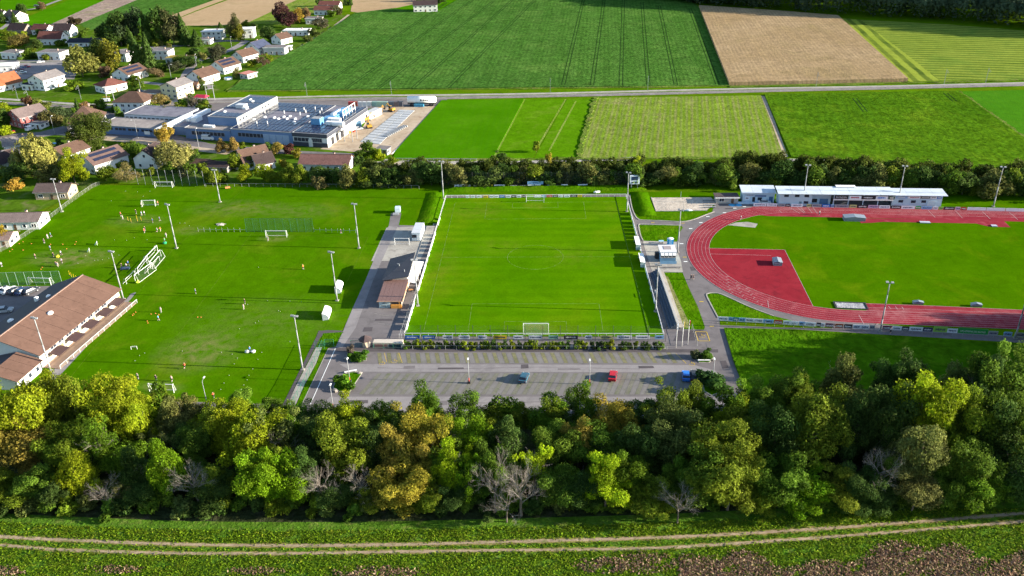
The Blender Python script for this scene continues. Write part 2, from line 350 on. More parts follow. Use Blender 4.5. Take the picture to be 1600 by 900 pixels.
field([(222, 40), (352, -6), (372, -8), (305, 17), (250, 40)], 0.045, M_TAN, 'bare_field')
field([(250, 40), (309, 17), (378, -8), (480, -8), (384, 37), (340, 40)], 0.05, M_TAN, 'bare_field')
field([(384, 37), (480, -8), (548, -8), (536, 8), (440, 38)], 0.04, M_G4, 'stubble_field')
field([(548, 18), (552, -8), (652, -8), (650, 10), (612, 13), (560, 20)], 0.055, M_TAN, 'bare_field')
field([(612, 14), (650, 6), (650, -8), (722, -8), (712, 3), (682, 22)], 0.065, M_G1, 'meadow_field')
# strip of fields between the railway and the hedge belt
M_TRK = crop('mown_track', ((0.14, 0.22, 0.02), (0.19, 0.25, 0.05)), fa=0.2)
field([(690, 157), (819, 155), (769, 249), (614, 249), (618, 236)], 0.03, M_G1, h=0.25)
M_G2 = crop('mown_meadow', ((0.062, 0.165, 0.002), (0.075, 0.185, 0.003), (0.10, 0.19, 0.01)), (0.05, 0.1), 0.8, fa=0.25, bump=0.4, bd=0.2)
field([(821, 155), (884, 155), (838, 238), (832, 248), (771, 249)], 0.035, M_G2, 'meadow_field')
field([(886, 155), (930, 153), (902, 246), (834, 248), (846, 226)], 0.04, M_G2, 'meadow_field')
field([(932, 153), (1190, 149), (1228, 246), (904, 247)], 0.045, M_G4, 'stubble_field')
field([(1194, 148), (1497, 143), (1600, 217), (1640, 240), (1600, 270), (1420, 262), (1330, 252), (1236, 246)], 0.05, M_G5, h=0.5)
field([(1499, 143), (1700, 138), (1720, 230), (1640, 238), (1600, 214)], 0.055, M_G6)
for a, b in (((884, 155), (840, 230)), ((820, 155), (770, 249)), ((900, 158), (858, 236))):
    ribbon('grass_track', [P(*a), P(*b)], 0.9, 0.06, M_TRK)
ribbon('dirt_edge', PW([(1192, 150), (1206, 185), (1228, 245)]), 1.8, 0.07, GRAVEL)
M_MARG = crop('weeds_margin', ((0.075, 0.14, 0.012), (0.12, 0.16, 0.03), (0.15, 0.14, 0.05)), (0.15, 0.3), 1.0, fa=0.4, bump=0.8)
TRAM = ground_mat('trodden_crop', ((0.018, 0.045, 0.01), (0.022, 0.055, 0.012)), (0.1,), 1.0, 0.3, 0.2)
def tramline(a, b, z=0.515):
    pa, pb = P(a[0], a[1]), P(b[0], b[1]); d = (pb-pa).normalized(); n = Vector((-d.y, d.x, 0))
    for s in (-0.95, 0.95):
        ribbon('wheel_track', [(pa+n*s), (pb+n*s)], 0.55, z, TRAM)
for a, b in (((1121, 133), (1078, 14)), ((1056, 134), (1030, 10)), ((1013, 134), (1003, 4)), ((970, 135), (974, 0)), ((925, 134), (944, 0)), ((880, 134), (912, -2)), ((495, 140), (700, 4)), ((590, 140), (772, 2)), ((645, 139), (806, -4)), ((700, 138), (840, -4)), ((540, 140), (740, 0))):
    tramline(a, b)
for a, b in (((1335, 155), (1352, 176)), ((1477, 147), (1492, 160))): tramline(a, b, 0.52)
for i_, pts_ in enumerate(([(357, 143), (760, 139), (1139, 135)], [(1139, 134), (1092, 12)], [(1418, 129), (1309, 28)], [(1139, 136), (1418, 130), (1600, 125.5)], [(615, 250), (770, 250), (904, 248.5), (1228, 247.5)], [(357, 142), (407, 107), (475, 71), (525, 40)], [(1497, 143), (1600, 215)], [(930, 153), (903, 247)])):
    q_ = smooth_line(PW(pts_), 14 if len(pts_) > 2 else 40); q_ = [p + Vector((random.uniform(-.5, .5), random.uniform(-.5, .5), 0)) for p in q_]
    ribbon('weedy_margin', q_, 2.2, 0.07+.01*i_, M_MARG, jitter=.7, height=.25)
# the village ground, streets and yards
sheet('village_green', [(0, 60), (120, 40), (240, 42), (370, 38), (440, 38), (545, 22), (470, 74), (405, 108), (357, 143), (300, 150), (0, 160), (-120, 160), (-160, 60)], 0.02, M_VIL)
sheet('garden_ground', [(-120, 175), (150, 172), (300, 160), (430, 160), (560, 250), (620, 262), (640, 290), (160, 286), (60, 330), (-40, 380), (-120, 320)], 0.02, M_VIL)
def road(name, px, w, mat, z=0.05, n=5): return ribbon(name, smooth_line(PW(px), n), w, z, mat)
road('dirt_path', [(-60, 151), (40, 157), (130, 163), (205, 162), (330, 155), (430, 152.5), (560, 149.5), (700, 148.5), (860, 146), (1000, 142.5), (1200, 138), (1400, 134.5), (1700, 127)], 3.2, CONC, 0.05)
BALLAST = ground_mat('track_ballast', ((0.20, 0.17, 0.15), (0.25, 0.22, 0.2), (0.15, 0.13, 0.12)), (0.2, 0.5), 3, 0.3, 0.1)
RAILP = [(-60, 158), (40, 163), (130, 167.5), (205, 167), (330, 160), (430, 157), (560, 154.5), (700, 153), (860, 150), (1000, 147), (1200, 142), (1400, 137.5), (1700, 130)]
railw = smooth_line(PW(RAILP), 8)
rb = ribbon('railway', railw, 5.2, 0.10, BALLAST)
for s in (-0.75, 0.75): ribbon('rail', railw, 0.12, 0.14, GALV, parent=rb, height=0.12, offset=s, kind=None)
road('village_street', [(-40, 96), (60, 95), (120, 93), (190, 78), (250, 73), (300, 70), (345, 64), (385, 64)], 5.5, ASPH_LT)
road('village_street', [(385, 64), (372, 72), (355, 80), (330, 88), (306, 98), (290, 118), (296, 130), (330, 136)], 5.5, ASPH_LT, 0.06)
road('village_street', [(195, 126), (245, 131), (300, 137), (330, 138)], 4.5, ASPH_LT, 0.055)
road('village_street', [(0, 46), (12, 38), (22, 26), (30, 18), (60, 12), (88, 2), (115, -8)], 4, ASPH_LT)
road('village_street', [(-60, 218), (0, 213), (60, 209), (100, 209), (140, 214), (220, 222), (300, 232), (360, 239)], 5, GRAVEL, 0.06)
sheet('side_street', [(-20, 214), (0, 209), (60, 207), (110, 194), (122, 190), (150, 206), (100, 209), (40, 218), (-20, 222)], 0.07, ASPH)
sheet('car_park', [(20, 103), (30, 98), (116, 96), (122, 108), (116, 124), (24, 124), (-20, 122), (-20, 106)], 0.065, ASPH_LT)
sheet('driveway', [(222, 141), (262, 140), (300, 150), (320, 150), (316, 157), (240, 154)], 0.07, ASPH_LT)
road('field_track', [(545, 23), (520, 42), (478, 68), (440, 90), (410, 108)], 2.2, GRAVEL)
road('field_track', [(600, 251), (700, 252.5), (800, 254), (920, 250), (990, 248)], 4.0, CONC, 0.055)
sheet('gravel_yard', [(578, 252), (600, 262), (680, 270), (720, 262), (712, 252), (650, 254)], 0.05, SAND)
road('field_track', [(1225, 250), (1300, 252), (1350, 259), (1400, 265), (1480, 277), (1560, 281), (1640, 284)], 3.5, CONC)
# construction yard beside the factory
sheet('construction_yard', [(500, 233), (508, 229), (533, 214), (566, 200), (585, 168), (694, 166), (612, 242), (560, 238)], 0.05, GRAVEL)
sheet('factory_forecourt', [(250, 204), (330, 225), (470, 236), (560, 240), (540, 246), (430, 240), (300, 232), (160, 215), (166, 208)], 0.04, ASPH)
sheet('factory_yard', [(290, 152), (430, 156), (700, 154), (690, 168), (560, 170), (300, 200), (140, 200), (165, 175)], 0.03, ASPH)

# sports ground
SG = [(153, 289), (340, 291), (660, 296), (640, 330), (612, 352), (560, 475), (530, 520), (445, 634), (90, 612), (-60, 590), (-160, 460), (0, 398), (60, 352)]
sheet('training_pitch', SG, 0.03, TURF2)
sheet('sports_ground_lawn', [(640, 296), (1600, 306), (1700, 330), (1700, 345), (1130, 330), (990, 400), (690, 400), (605, 355)], 0.025, INFIELD)
BANK = ground_mat('long_grass', ((0.040, 0.118, 0.001), (0.055, 0.145, 0.0015), (0.08, 0.15, 0.004)), (0.05, 0.1), 0.7, 0.8, 0.4, fine_amt=0.25)
TALL = ground_mat('tall_meadow', ((0.034, 0.10, 0.002), (0.05, 0.128, 0.003), (0.075, 0.14, 0.006)), (0.05, 0.12), 0.5, 1.0, 0.6, fine_amt=0.35)
# grass banks round the main pitch: real raised ground
def bank(name, pts_px, h, mat):
    w = PW(pts_px); c = sum(w, Vector())/len(w); n = len(w)
    inn = [c+(p-c)*0.45 for p in w]; mid = [c+(p-c)*0.75 for p in w]
    vs = [(p.x, p.y, 0.03) for p in w]+[(p.x, p.y, h*0.7) for p in mid]+[(p.x, p.y, h) for p in inn]
    fs = [(k*n+i, k*n+(i+1) % n, (k+1)*n+(i+1) % n, (k+1)*n+i) for k in (0, 1) for i in range(n)]+[tuple(range(2*n, 3*n))]
    ar = sum(w[i].x*w[(i+1) % n].y-w[(i+1) % n].x*w[i].y for i in range(n))
    if ar < 0: fs = [tuple(reversed(f)) for f in fs]
    return MB().add(vs, fs, mat).build(name, kind='structure', smooth=True)
def ridge(name, px, w, h, mat):
    p = smooth_line(PW(px), 5); prof = [(-0.5, 0.0), (-0.3, 0.55), (-0.08, 1), (0.08, 1), (0.3, 0.55), (0.5, 0)]; n = len(p); vs = []; fs = []
    for i, a in enumerate(p):
        d = (p[min(i+1, n-1)]-p[max(i-1, 0)]).normalized(); nn = Vector((-d.y, d.x, 0)); e = 0.25 if i in (0, n-1) else 1
        for u, v in prof: q = a-nn*(u*w); vs.append((q.x, q.y, 0.03+h*v*e+random.uniform(-.05, .05)*(v > 0)))
    k = len(prof)
    for i in range(n-1):
        for j in range(k-1): fs.append((i*k+j, i*k+j+1, (i+1)*k+j+1, (i+1)*k+j))
    fs = [tuple(reversed(f)) for f in fs]
    return MB().add(vs, fs, mat).build(name, kind='structure', smooth=True)
ridge('grass_bank', [(668, 350), (673, 330), (679, 312), (682, 301)], 8, .8, BANK)
ridge('grass_bank', [(690, 298), (800, 296), (900, 295), (1010, 295)], 5, 1.3, BANK)
ridge('grass_bank', [(998, 300), (1004, 318), (1012, 338)], 7, .9, BANK)
# pitch corners of the rail fence, surveyed
FC = [P(632, 526), P(1037, 526.5), P(978, 307.5), P(697, 309.5)]
def Q(u, v, z=0.0):
    a = FC[0].lerp(FC[1], u); b = FC[3].lerp(FC[2], u); q = a.lerp(b, v); return Vector((q.x, q.y, z))
# asphalt apron and paths
apron = [(571, 440), (583, 410), (602, 362), (607.5, 353), (611, 333), (627, 333), (623, 352), (677, 353), (690, 305.5), (988, 304), (984, 306), (988.5, 327), (994, 340), (1001.5, 344),
         (1067.6, 346.5), (1083, 343), (1100, 337), (1113, 331), (1118, 315), (1150, 316), (1240, 318), (1300, 321), (1300, 330), (1180, 338), (1120, 380), (1125, 420), (1190, 468), (1300, 500), (1600, 528),
         (1600, 536), (1240, 514.5), (1131, 512), (1146, 560), (1166, 604), (1175, 640), (1130, 655), (700, 652), (462, 646), (471, 632), (513, 544), (524, 543), (535.5, 518), (540, 507), (551, 482)]
sheet('asphalt_apron', apron, 0.04, ASPH)
sheet('gravel_yard', [(604, 356), (679, 353), (676, 366), (657, 405), (652, 408), (580, 408), (592, 382)], 0.05, CONC)
sheet('access_road', [(571, 438), (589, 394), (602, 362), (607.5, 353), (622, 353), (600, 400), (583, 438), (556, 512), (535, 543), (515, 543), (525, 542), (536, 518), (551, 482)], 0.055, ASPH_LT)
sheet('paved_terrace', [(1004.5, 376.5), (1057, 378), (1058, 392), (1064, 408), (1067, 425.5), (1019, 424), (1010, 398)], 0.06, CONC)
sheet('lawn_island', [(998, 351.5), (1064, 352.5), (1067, 356), (1063, 362), (1058, 378), (1005, 376.5), (1001, 368)], 0.10, BANK)
ribbon('kerb', smooth_line(PW([(1005, 376.5), (1001, 368), (998, 354), (999, 351), (1003, 350.4), (1030, 351.5), (1064, 352.5)]), 3), 0.35, 0.05, CONC, height=0.12)
ribbon('kerb', smooth_line(PW([(984, 306), (986, 318), (988.5, 328), (993, 338), (997, 342), (1003, 344), (1035, 345.2), (1066, 346.5), (1083, 343.5), (1100, 337), (1116, 331)]), 3), 0.35, 0.05, CONC, height=0.12)
ribbon('kerb', PW([(690, 306.5), (683.5, 330), (677, 353)]), 0.35, 0.05, CONC, height=0.12)
sheet('grass_slope', [(1031, 426), (1066.5, 426), (1075.5, 448), (1091, 481), (1101.5, 511), (1100, 515.5), (1060, 514), (1059.5, 506), (1052.4, 471), (1041, 443)], 0.07, BANK)
DRY = ground_mat('dry_grass', ((0.16, 0.17, 0.06), (0.2, 0.2, 0.08), (0.1, 0.14, 0.04)), (0.3, 0.8), 1.5, 0.8, 0.3, fine_amt=0.3)
sheet('dry_grass_edge', [(1033, 428), (1044, 433), (1052, 452), (1064, 478), (1076, 503), (1076, 513), (1061, 512), (1060, 504), (1053, 471), (1042, 443)], 0.085, DRY)
sheet('lawn_triangle', [(1104, 460.5), (1110, 458.5), (1122, 459), (1138, 464.5), (1173, 480.5), (1209, 494), (1237, 501), (1250, 508), (1180, 501), (1122, 497.5), (1112, 477)], 0.07, BANK)
ribbon('kerb', smooth_line(PW([(1122, 497), (1111, 476.4), (1104, 462), (1106, 459), (1114, 457.6), (1124, 459), (1138, 464.5), (1173, 480.5), (1209, 494)]), 3), 0.35, 0.06, CONC, height=0.10)
sheet('verge', [(1124, 499), (1240, 507), (1300, 510), (1300, 513), (1220, 512), (1125, 508)], 0.065, GRASS)
field([(1131, 514), (1240, 517), (1350, 523), (1470, 531), (1600, 540), (1760, 560), (1760, 700), (1180, 660), (1160, 601), (1146, 565)], 0.0, TALL, 'tall_meadow', h=0.35)
# field margin by the training pitch: strip in a darker tone, pale path, grass
sheet('dark_strip', [(498, 517), (504, 517), (512, 516), (535, 517), (537, 520), (508, 521), (500, 528), (463, 600), (449, 634), (441, 634), (455, 606), (494, 527)], 0.06, ASPH_DK)
sheet('gravel_strip', [(494, 543), (503, 543), (494, 568), (474, 605), (462, 633), (449, 634), (463, 602)], 0.065, CONC)
sheet('grass_verge', [(505, 521), (536, 519), (529, 531), (523, 541), (504, 542), (498, 540)], 0.07, BANK)
sheet('grass_verge', [(504, 544), (512, 544), (471, 632), (463, 634), (476, 603), (495, 567)], 0.07, BANK)
sheet('cross_path', [(225, 626), (445, 632), (480, 640), (480, 650), (330, 648), (225, 640)], 0.05, ASPH)
ribbon('pale_edge', PW([(513, 545), (471, 634)]), 0.2, 0.075, CONC)
ribbon('road_line', PW([(524, 545), (485, 632)]), 0.18, 0.075, WHITE)
ribbon('pale_edge', PW([(1131, 513), (1146, 560), (1161, 602)]), 0.3, 0.4, CONC, kind='structure') if False else None
# woodland floor, dirt track, rough verge
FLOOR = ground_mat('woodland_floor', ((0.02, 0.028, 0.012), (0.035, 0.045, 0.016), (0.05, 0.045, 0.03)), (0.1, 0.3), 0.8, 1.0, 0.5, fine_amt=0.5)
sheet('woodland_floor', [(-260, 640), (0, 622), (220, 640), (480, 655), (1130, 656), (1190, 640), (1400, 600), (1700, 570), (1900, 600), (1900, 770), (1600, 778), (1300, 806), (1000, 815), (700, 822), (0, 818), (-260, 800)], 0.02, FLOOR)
RUT = ground_mat('pale_dirt', ((0.26, 0.195, 0.13), (0.35, 0.27, 0.185), (0.13, 0.14, 0.05)), (0.5, 0.6), 2.5, 0.3, 0.08, fine_amt=0.2)
U1 = [(-200, 826), (0, 838.5), (40, 841), (110, 844), (200, 848), (300, 851), (450, 852.5), (620, 851), (800, 846.5), (1000, 841), (1100, 837), (1200, 831.5), (1300, 825), (1450, 814), (1600, 802), (1800, 785)]
U2 = [(-200, 838), (0, 852), (60, 857), (120, 860.5), (200, 863), (300, 865), (450, 865), (620, 862.5), (800, 860), (1000, 857.5), (1100, 852.5), (1200, 846), (1300, 839), (1450, 827.5), (1600, 815), (1800, 797)]
VERGE = ground_mat('rough_verge', ((0.05, 0.12, 0.010), (0.075, 0.15, 0.014), (0.11, 0.14, 0.03)), (0.2, 0.5), 1.2, 0.9, 0.35, fine_amt=0.4)
a = smooth_line(PW(U1), 6); b = smooth_line(PW(U2), 6)
mb = MB(); n = min(len(a), len(b)); vs = []
for i in range(n):
    vs += [(a[i].x, a[i].y+6.5, 0.03), (a[i].x, 60.0, 0.03)]
mb.add(vs, [(2*i+1, 2*i+3, 2*i+2, 2*i) for i in range(n-1)], VERGE); mb.build('rough_verge', kind='structure')
RUTE = ground_mat('worn_rut_edge', ((0.14, 0.14, 0.03), (0.24, 0.19, 0.08), (0.08, 0.13, 0.01)), (0.6, 0.9), 3, 0.5, 0.1, fine_amt=0.3)
a2 = smooth_line(PW(U1), 22); b2 = smooth_line(PW(U2), 22)
ribbon('rut_edge', a2, 1.35, 0.042, RUTE, jitter=0.35); ribbon('rut_edge', b2, 1.25, 0.042, RUTE, jitter=0.35)
ribbon('dirt_rut', a2, 0.72, 0.055, RUT, jitter=0.3); ribbon('dirt_rut', b2, 0.66, 0.055, RUT, jitter=0.3)

# ------------------------------------------------------------------ main pitch
main = sheet('main_pitch', [tuple(q.xy) for q in (Q(0, 0), Q(1, 0), Q(1, 1), Q(0, 1))], 0.06, TURF, world=True)
LINE = ground_mat('line_chalk', ((0.085, 0.17, 0.005), (0.22, 0.31, 0.09)), (0.6,), 4, 0, 0, fine_amt=0.15)
def wl(a, b, w=0.11, z=0.075, mat=LINE, parent=None, name='pitch_line'):
    return ribbon(name, [a, b], w, z, mat, parent=parent, kind='structure' if parent is None else None)
TL = [P(662, 517), P(1013, 517.5), P(962.5, 315.5), P(711, 317.5)]
def T(u, v):
    a = TL[0].lerp(TL[1], u); b = TL[3].lerp(TL[2], u); return a.lerp(b, v)
def pl(u0, v0, u1, v1): wl(T(u0, v0), T(u1, v1), parent=main)
pl(0, 0, 1, 0); pl(0, 1, 1, 1); pl(0, 0, 0, 1); pl(1, 0, 1, 1); pl(0, .5, 1, .5)
for s in (0, 1):
    f = (lambda v: v) if s == 0 else (lambda v: 1-v)
    for (hw, dp) in ((0.30, 0.165), (0.14, 0.055)):
        pl(.5-hw, f(0), .5-hw, f(dp)); pl(.5+hw, f(0), .5+hw, f(dp)); pl(.5-hw, f(dp), .5+hw, f(dp))
cc = T(.5, .5); ribbon('centre_circle', [cc+Vector((9.15*math.cos(t*PI/24), 9.15*math.sin(t*PI/24), 0)) for t in range(48)], 0.12, 0.075, LINE, parent=main, kind=None, closed=True)
LF = ground_mat('faint_line', ((0.060, 0.13, 0.002), (0.095, 0.18, 0.012)), (0.6,), 4, 0, 0)
for a, b in (((215, 610), (393, 365)), ((255, 380), (330, 320)), ((392, 366), (575, 371)), ((575, 371), (455, 625)), ((110, 590), (270, 390)), ((270, 390), (385, 292))):
    wl(P(*a), P(*b), 0.2, 0.045, LF)

# ------------------------------------------------------------------ running track
TC = Vector((90.31, 255.04, 0)); TA = math.radians(-5.0); ux = Vector((math.cos(TA), math.sin(TA), 0)); uy = Vector((-math.sin(TA), math.cos(TA), 0))
SL = 84.4
def oval(r, n=60):
    out = []
    for i in range(n+1):
        t = PI/2+PI*i/n; out.append(TC+ux*(r*math.cos(t))+uy*(r*math.sin(t)))
    for i in range(n+1):
        t = -PI/2+PI*i/n; out.append(TC+ux*(SL+r*math.cos(t))+uy*(r*math.sin(t)))
    return out
sheet('infield_lawn', [tuple(p.xy) for p in oval(36.6)], 0.06, INFIELD, world=True)
def ring(name, r0, r1, z, mat):
    a, b = oval(r0), oval(r1); n = len(a); vs = [(p.x, p.y, z) for p in a]+[(p.x, p.y, z) for p in b]
    return MB().add(vs, [(i, (i+1) % n, n+(i+1) % n, n+i) for i in range(n)], mat).build(name, kind='structure')
t_ = ring('running_track', 36.5, 43.9, 0.09, RED)
me = t_.data; me.flip_normals()
TLINE = flat((0.42, 0.27, 0.27), 0.7, var=0.1, name='lane_paint')
for k in range(7):
    ribbon('lane_line', oval(36.5+1.22*k+0.03), 0.12 if k in (0, 6) else 0.07, 0.105, TLINE, parent=t_, kind=None, closed=True)
sheet('jump_area', [(1106.5, 388), (1226, 390.5), (1272, 482), (1250, 476), (1200, 462.5), (1164, 446.5), (1137, 431.5), (1122, 423), (1109, 402)], 0.075, RED2)
for pts in ([(1106.5, 388), (1226, 390.5)], [(1226, 390.5), (1272, 482)], [(1109, 397), (1205, 399.5)]):
    wl(P(*pts[0]), P(*pts[1]), 0.12, 0.085, TLINE)
sheet('runway', [(1352, 474), (1460, 478), (1600, 484.5), (1700, 489), (1700, 510), (1355, 492)], 0.08, RED)
ribbon('runway_line', PW([(1353, 475), (1460, 478.5), (1700, 489.5)]), 0.12, 0.115, TLINE); ribbon('runway_line', PW([(1357, 481), (1460, 484.5), (1700, 495.5)]), 0.1, 0.115, TLINE)
sheet('sprint_straight', [(1175, 323), (1340, 325.5), (1590, 331), (1720, 335), (1720, 350), (1570, 346), (1540, 345), (1360, 341), (1200, 338), (1176, 335)], 0.085, RED)
sheet('runway', [(1340, 341), (1545, 345), (1567, 344), (1579, 355.5), (1545, 354.5), (1525, 349.5), (1380, 347), (1362, 348.5), (1345, 349)], 0.08, RED)
for i in range(9):
    f = i/8; a = P(1180, 322.7+f*13.5); b = P(1345, 326+f*15); c = P(1700, 334.5+f*14.5)
    if i < 3: wl(a, b, 0.1, 0.108, TLINE); wl(b, c, 0.1, 0.108, TLINE)
for x0, y0, x1, y1 in ((1232, 323.7, 1250, 334), (1245, 323.9, 1256, 333), (1251, 324, 1258, 333), (1262, 324.3, 1269, 333.5), (1270, 324.5, 1277, 334), (1450, 329, 1461, 340), (1493, 330, 1504, 341.5), (1535, 331, 1547, 342.5), (1577, 332, 1590, 343.5), (1217, 329, 1222, 333),
                     (1342, 493, 1350, 507), (1372, 506, 1369, 508), (1199.5, 470, 1201, 481), (1388, 479, 1392, 483), (1399, 479.5, 1402, 483.5), (1409, 480, 1412, 484)):
    wl(P(x0, y0), P(x1, y1), 0.16, 0.118, TLINE)
for a_ in (0.5, 0.62, 0.74):
    for k in range(6):
        r0 = 36.6+1.22*k; t = PI+a_+0.045*k
        p0 = TC+ux*(r0*math.cos(t))+uy*(r0*math.sin(t)); t2 = t; p1 = TC+ux*((r0+1.1)*math.cos(t2))+uy*((r0+1.1)*math.sin(t2)); wl(p0, p1, 0.14, 0.118, TLINE)
sheet('paved_patch', [(1137, 352), (1150, 348), (1168, 347), (1184, 350), (1180, 356)], 0.075, CONC)
# beach court
sheet('beach_court', [(1018, 309), (1111, 308.5), (1119, 318), (1104, 328.5), (1025, 330)], 0.07, SAND)
ribbon('court_edge', PW([(1017.5, 308.8), (1025, 330.3), (1105, 329)]), 0.3, 0.05, CONC, height=0.15)
sheet('grass_island', [(1024, 333), (1106, 331), (1090, 338), (1068, 344), (1010, 342.5), (1014, 331)], 0.065, BANK)
BLUE = flat((0.05, 0.35, 0.62), 0.7, var=0.15, name='blue_paint')
for cx in (1144.3, 1153.5):
    c = P(cx, 320.5); sheet('blue_circle', [(c.x+1.35*math.cos(t*PI/10), c.y+1.35*math.sin(t*PI/10)) for t in range(20)], 0.06, BLUE, world=True)

# ------------------------------------------------------------------ car park
car_lot = sheet('parking_lot', [(585, 550.5), (1058, 552.5), (1078, 569), (592, 567.5)], 0.05, ASPH)
lot2 = sheet('parking_lot', [(560, 583), (1105, 583), (1118, 590), (1110, 618), (545, 617)], 0.05, ASPH)
PAVER = ground_mat('grass_paver', ((0.145, 0.142, 0.11), (0.175, 0.168, 0.14), (0.12, 0.135, 0.075)), (0.15, 0.35), 3, 0.3, 0.05, fine_amt=0.2)
ASPH_MD = ground_mat('bay_asphalt', ((0.165, 0.155, 0.15), (0.19, 0.18, 0.17), (0.14, 0.135, 0.11)), (0.15, 0.3), 4, 0.05, 0.02, fine_amt=0.15)
PAVER2 = ground_mat('mossy_paver', ((0.145, 0.145, 0.08), (0.19, 0.175, 0.10), (0.12, 0.125, 0.07)), (0.2, 0.4), 3, 0.3, 0.05, fine_amt=0.25)
YEL = flat((0.45, 0.31, 0.05), 0.7, var=0.1, name='yellow_paint')
ya, yb = P(700, 551.5).y, P(700, 567.7).y
x0 = P(589, 551).x; nb = 31; x1 = P(1056, 553).x; st = (x1-x0)/nb; sk = P(628.6, 567).x-P(623, 552).x-0.0
for i in range(nb):
    for (o0, o1, mt, nm) in ((0.05, 0.45, PAVER2, 'paver_strip'), (0.5, 0.97, ASPH_MD, 'bay_strip')):
        xa, xb = x0+st*(i+o0), x0+st*(i+o1)
        sheet(nm, [(xa, ya), (xb, ya), (xb+1.2, yb), (xa+1.2, yb)], 0.062, mt, parent=car_lot, world=True, kind=None)
ya, yb = P(700, 583.5).y, P(700, 616.5).y; x0 = P(560, 617).x; x1 = P(1105, 617).x; nb = 34; st = (x1-x0)/nb; sk = P(964, 584).x-P(949, 617).x
sk = (P(592.5, 583).x-P(563, 617).x+sk)/2
for i in range(nb):
    for (o0, o1, mt, nm) in ((0.03, 0.47, PAVER, 'paver_strip'), (0.52, 0.97, ASPH_MD, 'bay_strip')):
        xa, xb = x0+st*(i+o0)-sk*.0, x0+st*(i+o1)
        xs = [xa, xb, xb+sk, xa+sk]
        lim = P(1112, 600).x; xs = [min(v, lim) for v in xs]
        if xs[1]-xs[0] > .2: sheet(nm, [(xs[0], yb), (xs[1], yb), (xs[2], ya), (xs[3], ya)], 0.062, mt, parent=lot2, world=True, kind=None)
for a, b in (((600.4, 551.5), (604.5, 566)), ((623, 551.5), (628.6, 567)), ((1056, 553), (1072, 568))): wl(P(*a), P(*b), 0.16, 0.07, YEL, name='bay_line')
def wheel_mark(px, py):
    c = P(px, py); ribbon('disabled_mark', [c+Vector((.75*math.cos(t), .75*math.sin(t), 0)) for t in [k*PI/6 for k in range(-6, 4)]], 0.13, 0.07, YEL)
    ribbon('disabled_mark', [c+Vector((0, 1.3, 0)), c+Vector((0, 0.2, 0)), c+Vector((.9, 0.2, 0))], 0.13, 0.074, YEL)
for p in ((597, 568), (616, 565), (1081, 569)): wheel_mark(*p)
sheet('access_lane', [(530, 569), (1085, 570.5), (1120, 580), (1118, 582), (552, 581), (540, 575)], 0.052, ASPH_LT)
sheet('access_lane', [(516, 620), (1118, 620), (1150, 612), (1168, 640), (1130, 652), (490, 645)], 0.052, ASPH_LT)
for i_, (x_, y_, w_, d_) in enumerate(((640, 574, 3, 1.4), (705, 576, 7, .9), (820, 573, 2, 2), (890, 577, 6, .8), (1010, 574, 4, 1.2), (560, 628, 5, 1.5), (690, 630, 3, 2), (600, 500, 5, 1.2), (575, 515, 2.5, 2.5), (1110, 540, 2, 3), (1132, 570, 1.6, 4), (548, 560, 1.5, 4), (530, 600, 1.5, 5), (1083, 420, 1.5, 3), (1140, 326, 3, 1.2))):
    c_ = P(x_, y_); sheet('asphalt_patch', [(c_.x-w_/2, c_.y-d_/2), (c_.x+w_/2, c_.y-d_/2*.8), (c_.x+w_/2*.9, c_.y+d_/2), (c_.x-w_/2, c_.y+d_/2*.9)], 0.066, ASPH_DK if i_ % 3 else ASPH, world=True)
for i_, pts_ in enumerate(([(590, 575), (700, 577), (840, 574), (1000, 577)], [(585, 490), (600, 493), (618, 492)], [(590, 505), (612, 508), (630, 506)], [(700, 626), (760, 630), (880, 627)])):
    ribbon('tarmac_crack', smooth_line(PW(pts_), 12), .12, .068, ASPH_DK if i_ in (0, 3) else CONC, jitter=.6)
sheet('dark_lane', [(526, 543.5), (1122, 546), (1122, 551), (524, 549.5)], 0.056, ASPH_DK)
sheet('entrance_road', [(1102, 459), (1111, 476), (1122, 498), (1131, 512), (1146, 560), (1164, 604), (1140, 612), (1118, 560), (1098, 505), (1091, 481), (1078, 450)], 0.045, ASPH)
sheet('dark_square', [(1060, 517), (1095, 515.5), (1106, 519), (1086, 532), (1052, 533)], 0.058, ASPH_DK)
bx = [(1086, 518.5), (1104, 518.8), (1109, 533), (1091, 533)]
for i in range(4): wl(P(*bx[i]), P(*bx[(i+1) % 4]), 0.25, 0.075, YEL, name='box_line')
wheel_mark(1097, 525.5)
for p in ((1070, 402), (1096, 471.5), (1112, 510), (1020, 348), (1067, 349), (1079, 357.5), (1095, 348), (1106, 338.5), (1132, 332.5), (1148, 325.5), (1065, 381), (1071, 409), (1163, 323)):
    c = P(*p); sheet('floor_mark', [(c.x-.6, c.y-.25), (c.x+.6, c.y-.25), (c.x+.6, c.y+.25), (c.x-.6, c.y+.25)], 0.075, YEL if p[0] in (1096, 1112, 1020, 1067, 1070) else WHITE, world=True)

